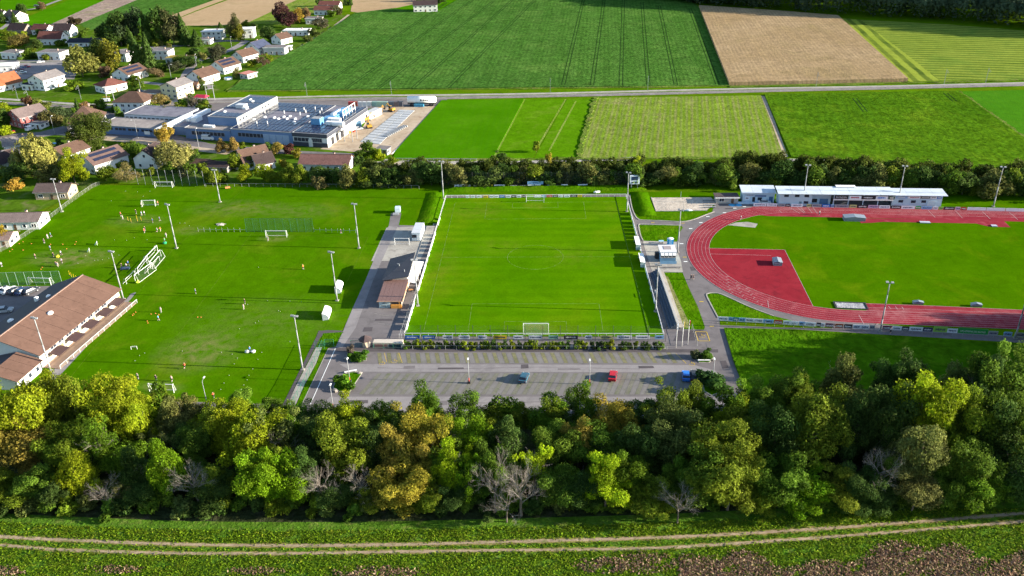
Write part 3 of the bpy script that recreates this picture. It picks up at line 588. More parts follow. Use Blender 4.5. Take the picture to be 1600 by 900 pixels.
# ================================================================== VEGETATION
def leaf_cards(centers, normals, sizes, rng, aspect=1.5):
    n = len(centers); a = normals/np.linalg.norm(normals, axis=1, keepdims=True)
    r = rng.normal(size=(n, 3)); u = np.cross(a, r); u /= np.linalg.norm(u, axis=1, keepdims=True)+1e-9; w = np.cross(a, u)
    s = sizes[:, None]
    v = np.stack([centers+u*s*aspect*.5, centers+w*s*.5+a*s*.12, centers-u*s*aspect*.5, centers-w*s*.5+a*s*.12], 1)
    return v.reshape(-1, 3)
def quads_mesh(name, V, mat, tint=None, extra=None):
    n = len(V)//4; me = D.meshes.new(name); me.vertices.add(n*4); me.vertices.foreach_set('co', V.astype(np.float32).ravel())
    me.loops.add(n*4); me.loops.foreach_set('vertex_index', np.arange(n*4, dtype=np.int32))
    me.polygons.add(n); me.polygons.foreach_set('loop_start', np.arange(0, n*4, 4, dtype=np.int32)); me.polygons.foreach_set('loop_total', np.full(n, 4, dtype=np.int32))
    if tint is not None:
        at = me.attributes.new('tint', 'FLOAT', 'FACE'); at.data.foreach_set('value', tint.astype(np.float32))
    me.materials.append(mat); me.update(calc_edges=True); return me
def crown_mesh(seed, lobes, cards, size, top=1.0, flatb=0.55, spread=0.62, lobe_r=(0.26, 0.46), drop=0.0):
    """unit crown: radius 1, height -1..1, of leaf clumps hung along irregular boughs"""
    rng = np.random.default_rng(seed); C = []; R = []; nb = max(5, lobes//6)
    for k in range(nb):
        a = 2*PI*(k+rng.random()*.8)/nb; el = rng.uniform(-.25, 1.35); L = rng.uniform(.55, 1.0)*spread*1.25
        b = np.array([math.cos(a)*math.cos(el), math.sin(a)*math.cos(el), math.sin(el)*1.15*top])
        for q in range(max(2, lobes//nb)):
            t = rng.uniform(.35, 1.0); C.append(b*L*t+rng.normal(size=3)*.13*(.6+t)); R.append(rng.uniform(*lobe_r)*(1.15-.35*t))
    C.append(np.array([0, 0, 0.05])); R.append(0.42)
    C = np.array(C); R = np.array(R); w = R**2; w /= w.sum()
    n = int(cards*1.9); idx = rng.choice(len(R), n, p=w); d = rng.normal(size=(n, 3)); d /= np.linalg.norm(d, axis=1, keepdims=True)
    rr = R[idx]*(0.62+0.5*rng.random(n)**0.7); bump_ = 1+0.22*np.sin(d[:, 0]*7+idx)*np.cos(d[:, 1]*7+idx*2)
    p = C[idx]+d*(rr*bump_)[:, None]*np.array([1, 1, .8])
    dist = np.linalg.norm(p[:, None, :]-C[None], axis=2)/R[None]; dist[np.arange(n), idx] = 9
    keep = dist.min(1) > 0.66; p, d, idx = p[keep][:cards], d[keep][:cards], idx[keep][:cards]
    q = np.percentile(np.hypot(p[:, 0], p[:, 1]), 91); p[:, :2] /= q; lo, hi = np.percentile(p[:, 2], 1), np.percentile(p[:, 2], 99.7); p[:, 2] = (p[:, 2]-lo)/(hi-lo)*2-1
    nrm = d*0.7+rng.normal(size=d.shape)*0.6+np.array([0, 0, .35]); sz = size*(0.55+0.95*rng.random(len(p))**1.5)
    lt = rng.random(len(R)); tint = np.clip(0.45+0.30*(rng.random(len(p))-.5)*2+0.55*(lt[idx]-.5), 0, 1)
    return quads_mesh('crown', leaf_cards(p, nrm, sz, rng), LEAF, tint)
def conifer_mesh(seed, cards, size):
    rng = np.random.default_rng(seed); n = cards; z = rng.random(n)**1.25; t = rng.random(n)*2*PI
    layer = 0.82+0.18*np.cos(z*38+np.sin(t*5)*1.2); r = (1-z)*(0.9+0.12*np.sin(t*7+seed))*layer*(0.75+.3*rng.random(n))+.02
    p = np.stack([r*np.cos(t), r*np.sin(t), z*2-1], 1); d = np.stack([np.cos(t), np.sin(t), np.full(n, .45)], 1)
    return quads_mesh('crown', leaf_cards(p, d+rng.normal(size=d.shape)*.4, size*(0.7+.6*rng.random(n)), rng), LEAF, np.clip(.45+.35*(rng.random(n)-.5)*2, 0, 1))
def willow_mesh(seed, cards, size):
    rng = np.random.default_rng(seed); n = cards; k = 70; a = rng.random(k)*2*PI; rad = 0.35+.65*np.sqrt(rng.random(k)); h0 = 1-.75*rad**2+.15*rng.normal(size=k); ln = .5+1.0*rng.random(k)
    i = rng.integers(0, k, n); s = rng.random(n); r = rad[i]+.07*s
    p = np.stack([r*np.cos(a[i]), r*np.sin(a[i]), h0[i]-s*ln[i]], 1)+rng.normal(size=(n, 3))*.07; p[:, 2] = np.maximum(p[:, 2], -1)
    d = np.stack([np.cos(a[i]), np.sin(a[i]), .35+0*s], 1)
    return quads_mesh('crown', leaf_cards(p, d+rng.normal(size=d.shape)*.4, size*(.7+.6*rng.random(n)), rng, 1.9), LEAF, np.clip(.5+.4*(rng.random(n)-.5)*2, 0, 1))
def branch_mesh(seed, mat, levels=4, up=0.6, r0=0.03, spread=0.75, name='branches', kids=(5, 4, 4, 3)):
    rr = random.Random(seed); mb = MB()
    def grow(p, d, L, r, lv):
        q = p+d*L; q2 = p+d*L*.5+Vector((rr.uniform(-1, 1), rr.uniform(-1, 1), rr.uniform(-.4, .6)))*L*.08
        mb.tube(p, q2, r, r*.8, mat, 4 if lv > 1 else 3); mb.tube(q2, q, r*.8, r*.5, mat, 4 if lv > 1 else 3)
        if lv <= 0: return
        for i in range(kids[min(levels-lv, len(kids)-1)]):
            t = rr.uniform(.35, 1); s = p.lerp(q, t); nd = (d+Vector((rr.uniform(-1, 1), rr.uniform(-1, 1), rr.uniform(-.55, .9)))*spread).normalized()
            grow(s, nd, L*rr.uniform(.5, .75), r*.5, lv-1)
    for i in range(7):
        a = 2*PI*i/7+rr.uniform(-.4, .4); grow(Vector((0, 0, -.75+.5*rr.random())), Vector((math.cos(a), math.sin(a), up*rr.uniform(.4, 2.0))).normalized(), .52, r0, levels-1)
    me = mb.mesh(name); return me
def trunk_mesh(seed, limbs=5):
    """unit trunk: height 1 to the crown's heart, with limbs reaching up into the crown"""
    rr = random.Random(seed); mb = MB(); p = Vector((0, 0, -0.02)); k = 4
    for i in range(k):
        q = Vector((rr.uniform(-.03, .03)*(i+1), rr.uniform(-.03, .03)*(i+1), (i+1)/k*.85)); mb.tube(p, q, .036*(1-.15*i), .036*(1-.15*(i+1)), BARK, 7); p = q
    for i in range(limbs):
        a = 2*PI*i/limbs+rr.uniform(-.5, .5); s = Vector((0, 0, rr.uniform(.45, .8))); e = s+Vector((math.cos(a)*.28, math.sin(a)*.28, rr.uniform(.15, .38)))
        mb.tube(s, e, .016, .006, BARK, 5)
    return mb.mesh('trunk')
BIG = [crown_mesh(11+i, 40+3*i, 19000, 0.044, top=.95+.15*(i % 3), spread=.74, lobe_r=(.15, .34)) for i in range(12)]
COLM = [crown_mesh(40+i, 40, 15000, 0.047, top=1.5, spread=.6, lobe_r=(.2, .36)) for i in range(3)]
SPARSE = [crown_mesh(55+i, 30, 7500, 0.042, lobe_r=(.12, .26), spread=.85) for i in range(3)]
MIDC = [crown_mesh(70+i, 20, 3400, 0.10, lobe_r=(.2, .4)) for i in range(6)]
CONI = [conifer_mesh(90+i, 2600, .11) for i in range(2)]
WILL = [willow_mesh(95+i, 5200, .075) for i in range(2)]
BUSH = [crown_mesh(100+i, 12, 1500, .15, top=.8) for i in range(4)]
BARE = [branch_mesh(120+i, DEADWOOD, 5, r0=.008, kids=(5, 5, 4, 4)) for i in range(3)]
LIMB = [branch_mesh(130+i, DEADWOOD, 4, r0=.009, kids=(4, 4, 3)) for i in range(3)]
TRUNK = [trunk_mesh(140+i) for i in range(4)]
TREES = []
def tree(x, y, H, R, col, label, kind='big', group=None, cat='tree', base=0.18, name=None, seed=None):
    """H total height, R crown radius; crown spans base*H..H"""
    i = random.randrange(1000) if seed is None else seed
    src = {'big': BIG, 'col': COLM, 'sparse': SPARSE, 'mid': MIDC, 'conifer': CONI, 'willow': WILL, 'bush': BUSH, 'bare': BARE}[kind]
    z0 = base*H; hz = (H-z0)/2; cz = z0+hz
    nm = name or {'conifer': 'conifer', 'willow': 'willow_tree', 'bush': 'shrub', 'bare': 'bare_tree'}.get(kind, 'tree')
    t = thing(nm, label, cat, (x, y, 0), random.uniform(0, 2*PI), group)
    c = D.objects.new('crown' if kind != 'bare' else 'branches', src[i % len(src)]); COL.objects.link(c); c.parent = t
    c.location = (0, 0, cz); c.scale = (R, R*random.uniform(.88, 1.08), hz); c.color = (*col, 1); c.rotation_euler = (random.uniform(-.16, .16), random.uniform(-.16, .16), 0)
    tr = D.objects.new('trunk', TRUNK[i % 4]); COL.objects.link(tr); tr.parent = t
    th = cz*1.15; tr.scale = (th*(.75 if kind != 'bush' else .5),)*2+(th,)
    if kind == 'sparse' or (kind == 'big' and i % 4 == 0):
        l = D.objects.new('dead_branches', LIMB[i % 3]); COL.objects.link(l); l.parent = t; l.location = (0, 0, cz); l.scale = (R*1.02, R*1.02, hz*1.02)
    TREES.append(t); return t
def vary(c, k=.12):
    f = 1+random.uniform(-k, k); return tuple(max(.003, v*f*(1+random.uniform(-k, k)*.5)) for v in c)
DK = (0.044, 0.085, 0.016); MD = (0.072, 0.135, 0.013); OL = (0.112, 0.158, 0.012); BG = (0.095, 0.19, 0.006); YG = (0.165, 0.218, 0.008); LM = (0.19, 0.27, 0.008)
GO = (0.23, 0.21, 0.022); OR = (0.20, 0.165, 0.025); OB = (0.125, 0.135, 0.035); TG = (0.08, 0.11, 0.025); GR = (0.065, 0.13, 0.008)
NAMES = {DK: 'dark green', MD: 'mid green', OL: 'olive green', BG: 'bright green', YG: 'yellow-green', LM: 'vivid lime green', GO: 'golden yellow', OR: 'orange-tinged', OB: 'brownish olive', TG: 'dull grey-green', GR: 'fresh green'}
BELT = 'trees of the woodland belt between the car park and the dirt track'
belt_pts = []
def belt(px, top, py_w, col, kind='big', R=5.0, row=None, note=''):
    """a belt tree whose crown top is seen at (px, top), standing at world depth row"""
    row -= 3*(kind == 'bare'); q = at_depth(px, top, row); H = max(6.0, min(26.0, q.z)); R *= 1.12
    if kind == 'bare': lb = 'bare grey tree without leaves'
    else: lb = f"{NAMES[col]} {'slender ' if kind == 'col' else ''}tree{note}"
    pos = 'front row by the dirt track' if row < 139 else ('middle of the woodland belt' if row < 152 else 'back row of the belt by the sports ground')
    tree(q.x, row, H, R, vary(col), f"{lb} in the {pos}", kind, BELT, base=.22 if kind != 'bare' else .1)
F_, M_, K_ = 135.5, 146, 158
for a in [
    # back row
    (12, 578, 0, YG, 'big', 5.5, K_-6), (50, 592, 0, YG, 'big', 4.5, K_-2), (92, 582, 0, OL, 'big', 4.8, K_), (160, 597, 0, YG, 'big', 5.8, K_-2, ' with thin outer twigs'), (205, 612, 0, YG, 'big', 3.6, K_-4),
    (243, 600, 0, GR, 'mid', 3.0, K_+3), (262, 622, 0, OB, 'big', 4.0, K_-2), (288, 626, 0, OB, 'big', 3.4, K_), (345, 630, 0, YG, 'big', 4.8, K_-3), (318, 640, 0, OL, 'big', 4, K_-5),
    (425, 622, 0, MD, 'big', 3.4, K_+4), (455, 634, 0, MD, 'big', 4, K_+3), (496, 632, 0, DK, 'big', 4.2, K_+1), (535, 624, 0, YG, 'big', 4.0, K_+1), (572, 640, 0, OL, 'big', 3.6, K_), (600, 634, 0, MD, 'big', 3.4, K_+1),
    (655, 596, 0, GR, 'col', 3.2, K_+1), (680, 628, 0, OL, 'sparse', 3.5, K_+3), (730, 622, 0, MD, 'big', 4.6, K_+1), (765, 634, 0, OL, 'big', 3.8, K_+2), (792, 626, 0, GR, 'mid', 3.4, K_+3), (812, 630, 0, OL, 'big', 2.8, K_+3),
    (860, 626, 0, GR, 'big', 4.8, K_), (895, 622, 0, DK, 'sparse', 3.0, K_), (915, 604, 0, GR, 'big', 3.6, K_+1), (965, 627, 0, GO, 'big', 4.4, K_-3), (1008, 626, 0, DK, 'big', 4.2, K_), (1030, 634, 0, OB, 'bare', 3.5, K_+1),
    (1044, 602, 0, OL, 'big', 4.2, K_), (1086, 594, 0, OL, 'col', 3.4, K_+2), (1072, 612, 0, OL, 'big', 3.6, K_-1), (1110, 622, 0, MD, 'big', 4.4, K_), (1150, 618, 0, YG, 'sparse', 4.2, K_-2), (1172, 600, 0, GR, 'big', 4.6, K_), (1205, 594, 0, MD, 'big', 4.5, K_+3),
    (1240, 580, 0, MD, 'big', 4.6, K_+3), (1265, 592, 0, OL, 'sparse', 3.6, K_), (1325, 557, 0, TG, 'big', 5.2, K_+5), (1392, 562, 0, DK, 'big', 4.4, K_+5), (1440, 560, 0, DK, 'big', 4.0, K_+4), (1500, 572, 0, TG, 'big', 4.5, K_+4), (1545, 556, 0, DK, 'big', 5.0, K_+3), (1585, 544, 0, MD, 'big', 5.2, K_+2),
    # middle row
    (22, 660, 0, OR, 'big', 5.5, M_), (88, 672, 0, OL, 'big', 5.0, M_), (140, 650, 0, GR, 'sparse', 4.5, M_), (182, 688, 0, GR, 'big', 4.2, M_-2), (245, 672, 0, OB, 'sparse', 4.0, M_+3), (300, 668, 0, MD, 'big', 4.4, M_+2), (350, 650, 0, YG, 'big', 4.6, M_+4), (425, 642, 0, TG, 'sparse', 5.8, M_+1),
    (390, 648, 0, YG, 'big', 5.0, M_+1), (525, 652, 0, OL, 'big', 6.0, M_, ' turning orange on top'), (480, 664, 0, DK, 'big', 4.2, M_+2), (585, 660, 0, DK, 'big', 4.5, M_), (650, 634, 0, GO, 'big', 5.2, M_+4), (688, 652, 0, GO, 'sparse', 4.2, M_), (618, 668, 0, OR, 'big', 4.4, M_-2), (740, 648, 0, BG, 'big', 4.8, M_+2),
    (790, 655, 0, DK, 'big', 4.4, M_), (835, 690, 0, LM, 'sparse', 3.6, M_-6), (905, 655, 0, OR, 'big', 3.6, M_+3), (870, 668, 0, MD, 'big', 4.2, M_+1), (940, 660, 0, MD, 'big', 4.6, M_+2), (1000, 668, 0, DK, 'big', 5.0, M_), (1058, 640, 0, TG, 'big', 5.4, M_+3), (1120, 650, 0, OL, 'big', 6.4, M_-1, ' with a broad leaning crown'),
    (1165, 655, 0, OL, 'big', 5.0, M_+1), (1215, 635, 0, DK, 'big', 4.8, M_+1), (1285, 618, 0, OL, 'big', 6.0, M_+1), (1345, 612, 0, DK, 'big', 4.8, M_+3), (1400, 612, 0, DK, 'big', 4.8, M_+3), (1462, 568, 0, YG, 'big', 6.4, M_+4, ' with a tall spreading crown'), (1512, 610, 0, OL, 'big', 5.0, M_+2), (1560, 602, 0, DK, 'big', 5.6, M_+2), (1598, 620, 0, MD, 'big', 5, M_),
    # front row
    (-12, 740, 0, OL, 'big', 5, F_+2), (50, 735, 0, MD, 'big', 4.6, F_+1), (106, 705, 0, YG, 'col', 3.6, F_+2), (75, 752, 0, DK, 'big', 4.2, F_), (150, 735, 0, DK, 'bare', 4.0, F_+2), (180, 752, 0, OB, 'sparse', 3.2, F_+1), (243, 685, 0, BG, 'col', 3.4, F_+3), (215, 760, 0, DK, 'big', 4.2, F_), (290, 705, 0, OB, 'bare', 5.0, F_+3),
    (335, 745, 0, DK, 'big', 4.2, F_+1), (395, 700, 0, BG, 'big', 5.2, F_+1), (440, 706, 0, BG, 'big', 4.4, F_+1), (490, 706, 0, OB, 'bare', 4.4, F_+3), (555, 710, 0, OB, 'bare', 3.8, F_+4), (520, 760, 0, DK, 'big', 4.2, F_), (575, 770, 0, OL, 'sparse', 3.4, F_-1), (625, 736, 0, GO, 'big', 5.4, F_, ' with an orange flush'), (660, 745, 0, OL, 'big', 4.0, F_),
    (700, 690, 0, LM, 'big', 3.5, F_+4), (737, 718, 0, BG, 'sparse', 3.4, F_+2), (700, 765, 0, DK, 'big', 4.4, F_), (770, 690, 0, TG, 'bare', 5.2, F_+2), (812, 694, 0, TG, 'bare', 5.0, F_+1), (790, 750, 0, OB, 'bare', 4.6, F_-1), (875, 730, 0, MD, 'big', 4.6, F_+1), (948, 710, 0, LM, 'big', 4.4, F_, ' yellowing on its sunny side'), (912, 745, 0, DK, 'big', 4.2, F_),
    (985, 700, 0, GR, 'big', 3.8, F_+3), (1015, 745, 0, OL, 'big', 4.6, F_), (1065, 740, 0, OB, 'bare', 5.0, F_-1), (1100, 705, 0, MD, 'big', 5.4, F_+1), (1148, 700, 0, OL, 'big', 6.0, F_, ' with a wide drooping crown'), (1180, 760, 0, OL, 'big', 4.0, F_), (1225, 720, 0, MD, 'big', 4.8, F_+1), (1265, 742, 0, BG, 'big', 4.6, F_, ' catching the low sun'), (1315, 730, 0, OL, 'big', 4.6, F_+2),
    (1350, 735, 0, DK, 'big', 4, F_+1), (1392, 672, 0, OB, 'bare', 5.2, F_+5), (1378, 756, 0, DK, 'big', 4.4, F_), (1455, 648, 0, OB, 'col', 5.0, F_+3), (1440, 735, 0, OB, 'big', 3.8, F_), (1520, 690, 0, MD, 'big', 5.0, F_+3), (1545, 735, 0, GR, 'big', 4.8, F_+1), (1592, 690, 0, DK, 'big', 5.0, F_+4)]:
    belt(*a)
rf_ = random.Random(21)
for i in range(46):
    x = -98+i*4.5+rf_.uniform(-2, 2); y = rf_.choice((140, 151, 163))+rf_.uniform(-3, 3); c = rf_.choice((MD, OL, GR, MD, YG, DK))
    if y > 158 and -70 < x < 62: y -= 6
    tree(x, y, rf_.uniform(8.5, 12.5), rf_.uniform(3.2, 4.6), vary(c), f'low {NAMES[c]} understorey tree between the tall trees of the woodland belt', 'big', BELT, base=.05)
# woodland continuing beyond the right edge: it throws the long shadows seen in the picture
for x, y, h in ((108, 164, 20), (117, 160, 21), (114, 150, 19), (124, 168, 20), (131, 157, 20), (140, 164, 21), (128, 147, 18), (150, 160, 21), (104, 147, 19), (110, 138, 18), (122, 137, 18), (141, 148, 19), (152, 147, 19), (162, 156, 20), (136, 137, 18), (122, 176, 20), (132, 180, 21), (143, 176, 20), (154, 182, 21), (166, 174, 20), (178, 178, 20), (190, 172, 20), (172, 164, 19), (200, 180, 20), (127, 184, 19), (130, 191, 18), (137, 197, 17), (146, 187, 20), (151, 194, 20), (161, 188, 20), (166, 197, 20), (175, 190, 20), (186, 195, 20), (141, 180, 20), (174, 202, 20), (184, 204, 20), (194, 207, 20)):
    tree(x, y, h, random.uniform(5.6, 6.8), vary(MD), 'mid green tree where the woodland belt runs on at its right-hand end', 'big', BELT)
for x, y in ((-138, 166), (-132, 152), (-140, 148)):
    tree(x, y, 17, 5, vary(OL), 'olive green tree where the woodland belt runs on at its left-hand end', 'big', BELT)
# shrub layer at the feet of the belt
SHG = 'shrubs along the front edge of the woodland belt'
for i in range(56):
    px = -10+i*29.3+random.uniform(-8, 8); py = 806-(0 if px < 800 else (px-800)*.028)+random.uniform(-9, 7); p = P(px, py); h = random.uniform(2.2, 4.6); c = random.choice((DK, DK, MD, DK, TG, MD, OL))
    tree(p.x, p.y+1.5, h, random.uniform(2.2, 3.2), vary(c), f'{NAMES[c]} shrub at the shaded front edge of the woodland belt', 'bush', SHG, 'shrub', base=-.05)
# ------------------------------------------------------------------ hedge belt behind the pitches
HB = 'trees of the hedge belt behind the sports pitches'
def line_trees(p0, p1, n, hs, rs, cols, label, group, kinds=('mid',), jit=2.0, base=.08, cat='tree'):
    for i in range(n):
        f = (i+.5)/n; q = p0.lerp(p1, f); c = random.choice(cols); k = random.choice(kinds)
        tree(q.x+random.uniform(-jit, jit)*.6, q.y+random.uniform(-jit, jit), random.uniform(*hs), random.uniform(*rs), vary(c), label.format(NAMES[c]), k, group, cat, base)
line_trees(P(560, 289), P(1150, 289), 42, (4.4, 9.4), (2.4, 5.2), (DK, DK, MD, OL, DK, OB, TG), '{} tree in the hedge belt behind the main pitch', HB, jit=1.6)
def joined_trees(name, label, p0, p1, n, hs, rs, col, jit, rng):
    V = []; T_ = []
    for i in range(n):
        me = MIDC[i % len(MIDC)]; k = len(me.vertices); co = np.empty(k*3, np.float32); me.vertices.foreach_get('co', co); co = co.reshape(-1, 3)
        q = p0.lerp(p1, (i+.5)/n); H = rng.uniform(*hs); R = rng.uniform(*rs); a = rng.uniform(0, 6.28); c, s = math.cos(a), math.sin(a); tt = np.empty(k//4, np.float32); me.attributes['tint'].data.foreach_get('value', tt)
        x, y = co[:, 0]*c-co[:, 1]*s, co[:, 0]*s+co[:, 1]*c; V.append(np.stack([q.x+x*R+rng.uniform(-jit, jit), q.y+y*R+rng.uniform(-jit, jit), H*.5+co[:, 2]*H*.48], 1)); T_.append(np.clip(tt*rng.uniform(.5, 1.25), 0, 1))
    return link(name, quads_mesh(name, np.concatenate(V), LEAF, np.concatenate(T_)), kind='stuff', label=label, cat='hedge', color=col)
joined_trees('hedge_thicket', 'dense thicket filling the back of the hedge belt behind the main pitch', P(565, 279), P(1150, 279), 44, (6.0, 9.2), (3.2, 4.8), (0.055, 0.08, 0.012), 1.6, np.random.default_rng(8))
line_trees(P(1150, 287), P(1640, 310), 36, (5.4, 11.0), (2.8, 6.0), (DK, DK, MD, OL, DK, OB), '{} tree in the hedge belt behind the track stand', HB, jit=1.8)
joined_trees('hedge_thicket', 'dense thicket filling the back of the hedge belt behind the track stand', P(1150, 276), P(1640, 297), 38, (7.0, 11.0), (3.6, 5.4), (0.06, 0.085, 0.012), 1.8, np.random.default_rng(9))
def at(px, py, H, R, col, label, kind='mid', **k):
    p = P(px, py); f = 1.25 if py < 200 else 1.12
    return tree(p.x, p.y, H*f, R*f, vary(col, .05), label, kind, **k)
at(785, 262, 7, 2.2, DK, 'dark conical tree poking above the hedge belt left of the far goal', 'col'); at(838, 238, 4.5, 1.6, OL, 'small lone bush on the border between two green fields', 'bush', cat='shrub')
at(857, 262, 5.5, 1.5, GO, 'golden yellow treetop shining in the hedge belt behind the far goal'); at(994, 283, 9.5, 2.4, YG, 'tall yellow-green tree rising beside the scoreboard', 'col')
at(700, 289, 5.5, 1.8, OL, 'small round olive tree beside the floodlight at the far left pitch corner')
# training ground edge, willows and garden trees (village side)
at(545, 291, 8, 3.6, OB, 'brown-leaved broad tree at the top edge of the training pitch', base=.05)
for px, py, H, R, c, k, lb in [
    (62, 268, 14, 6.4, (0.2, 0.2, 0.045), 'willow', 'tall golden willow left of the white house with the brown roof'), (35, 268, 8, 3.5, (0.17, 0.17, 0.05), 'willow', 'smaller golden willow leaning left of the tall one'),
    (118, 286, 13, 4.8, YG, 'big', 'yellow-green leafy tree in front of the solar-roofed house'), (145, 237, 16, 7.6, (0.05, 0.075, 0.012), 'big', 'huge round dark green tree beside the pyramid-roofed house'),
    (277, 262, 10, 7.0, (0.19, 0.19, 0.05), 'willow', 'wide golden-green willow in front of the factory'), (258, 226, 8, 3.8, (0.26, 0.2, 0.03), 'mid', 'orange and gold birch by the blue factory wall'),
    (198, 284, 7, 4.8, (0.2, 0.17, 0.06), 'sparse', 'straw-coloured bushy tree at the top left of the training pitch'), (166, 282, 5.5, 3.2, OL, 'mid', 'olive bush between the two autumn trees by the field fence'),
    (92, 283, 6, 3.6, OB, 'mid', 'brownish tree left of the yellow-green one'), (75, 284, 6, 3.6, OB, 'mid', 'brown-green thicket behind the cream clubhouse cabin'), (40, 276, 6, 4, DK, 'mid', 'dark thicket under the golden willow'),
    (28, 296, 4.2, 3.0, (0.28, 0.19, 0.03), 'bush', 'low orange-topped round tree left of the cream cabin'), (10, 378, 5, 3.2, (0.26, 0.2, 0.02), 'bush', 'golden bush at the left edge by the small cabin'),
    (215, 247, 6, 4.0, MD, 'mid', 'dark green tree left of the small white gable house'), (205, 238, 4.5, 3, OL, 'mid', 'olive garden tree behind the solar-roofed house'),
    (303, 262, 5, 2.8, DK, 'mid', 'dark round bush beside the golden willow'), (322, 268, 4, 2.4, OL, 'bush', 'olive bush at the foot of the dark garden sheds'),
    (347, 238, 5.6, 2.4, (0.2, 0.15, 0.04), 'mid', 'left one of two yellow-brown trees before the factory'), (365, 238, 6, 2.6, (0.22, 0.16, 0.04), 'mid', 'right one of two yellow-brown trees before the factory'),
    (378, 236, 3.6, 1.8, OL, 'bush', 'small olive bush beside the two yellow-brown trees'), (433, 242, 5, 2.4, (0.2, 0.17, 0.03), 'mid', 'golden-green tree right of the cross-gabled house'),
    (418, 238, 4, 2.2, DK, 'bush', 'dark bush in front of the factory windows'), (450, 240, 4, 2.6, (0.09, 0.04, 0.03), 'bush', 'dark purple-brown bush by the factory corner'), (463, 246, 3.6, 2.2, GO, 'bush', 'small golden bush beside the purple-brown one'),
    (368, 266, 6.5, 2.6, OL, 'mid', 'slim olive tree left of the cross-gabled house'), (385, 284, 7, 2.8, YG, 'mid', 'yellow-green tree standing at the top edge of the training pitch'), (392, 264, 5, 2.4, OL, 'mid', 'small tree close to the cross-gabled house'),
    (415, 282, 6, 3, YG, 'mid', 'yellowish tree below the cross-gabled house'), (428, 284, 5, 2.8, OL, 'mid', 'olive tree right of the yellowish one'), (444, 262, 3.4, 1.8, GO, 'bush', 'small golden bush in the shaded garden'),
    (452, 286, 6.5, 3, OL, 'mid', 'olive tree at the field edge behind the green net'), (472, 288, 7.2, 3.0, OL, 'mid', 'tall olive tree with a visible pale trunk at the field edge'), (500, 284, 6, 3.8, DK, 'mid', 'dark tree in front of the long brown roof'),
    (520, 286, 6, 3.4, DK, 'mid', 'dark tree at the right end of the long brown roof'), (498, 292, 4, 3, (0.13, 0.12, 0.04), 'bush', 'straw-green bush at the edge of the training pitch'), (335, 288, 6, 3.0, OL, 'mid', 'olive tree behind the field corner floodlight'),
    (325, 280, 5, 3, OL, 'mid', 'bushy olive tree behind the tall fence posts'), (350, 284, 4, 3, OL, 'bush', 'low green hedge bush behind the far left floodlight'), (292, 274, 4, 2.6, (0.13, 0.13, 0.05), 'bush', 'pale bush behind the tall fence posts'),
    (575, 248, 7.2, 4.2, MD, 'mid', 'dense green bush at the foot of the construction yard'), (590, 250, 5, 2.4, YG, 'bush', 'yellow-green edge bush beside the construction yard shed'),
    (612, 256, 2.8, 2.4, OL, 'bush', 'low bush at the corner of the bright green field'), (560, 258, 3.5, 2.5, DK, 'bush', 'dark bush right of the long brown roof')]:
    at(px, py, H, R, c, lb, k, base=.06 if k in ('bush', 'willow') else .12, cat='tree' if k != 'bush' else 'shrub')
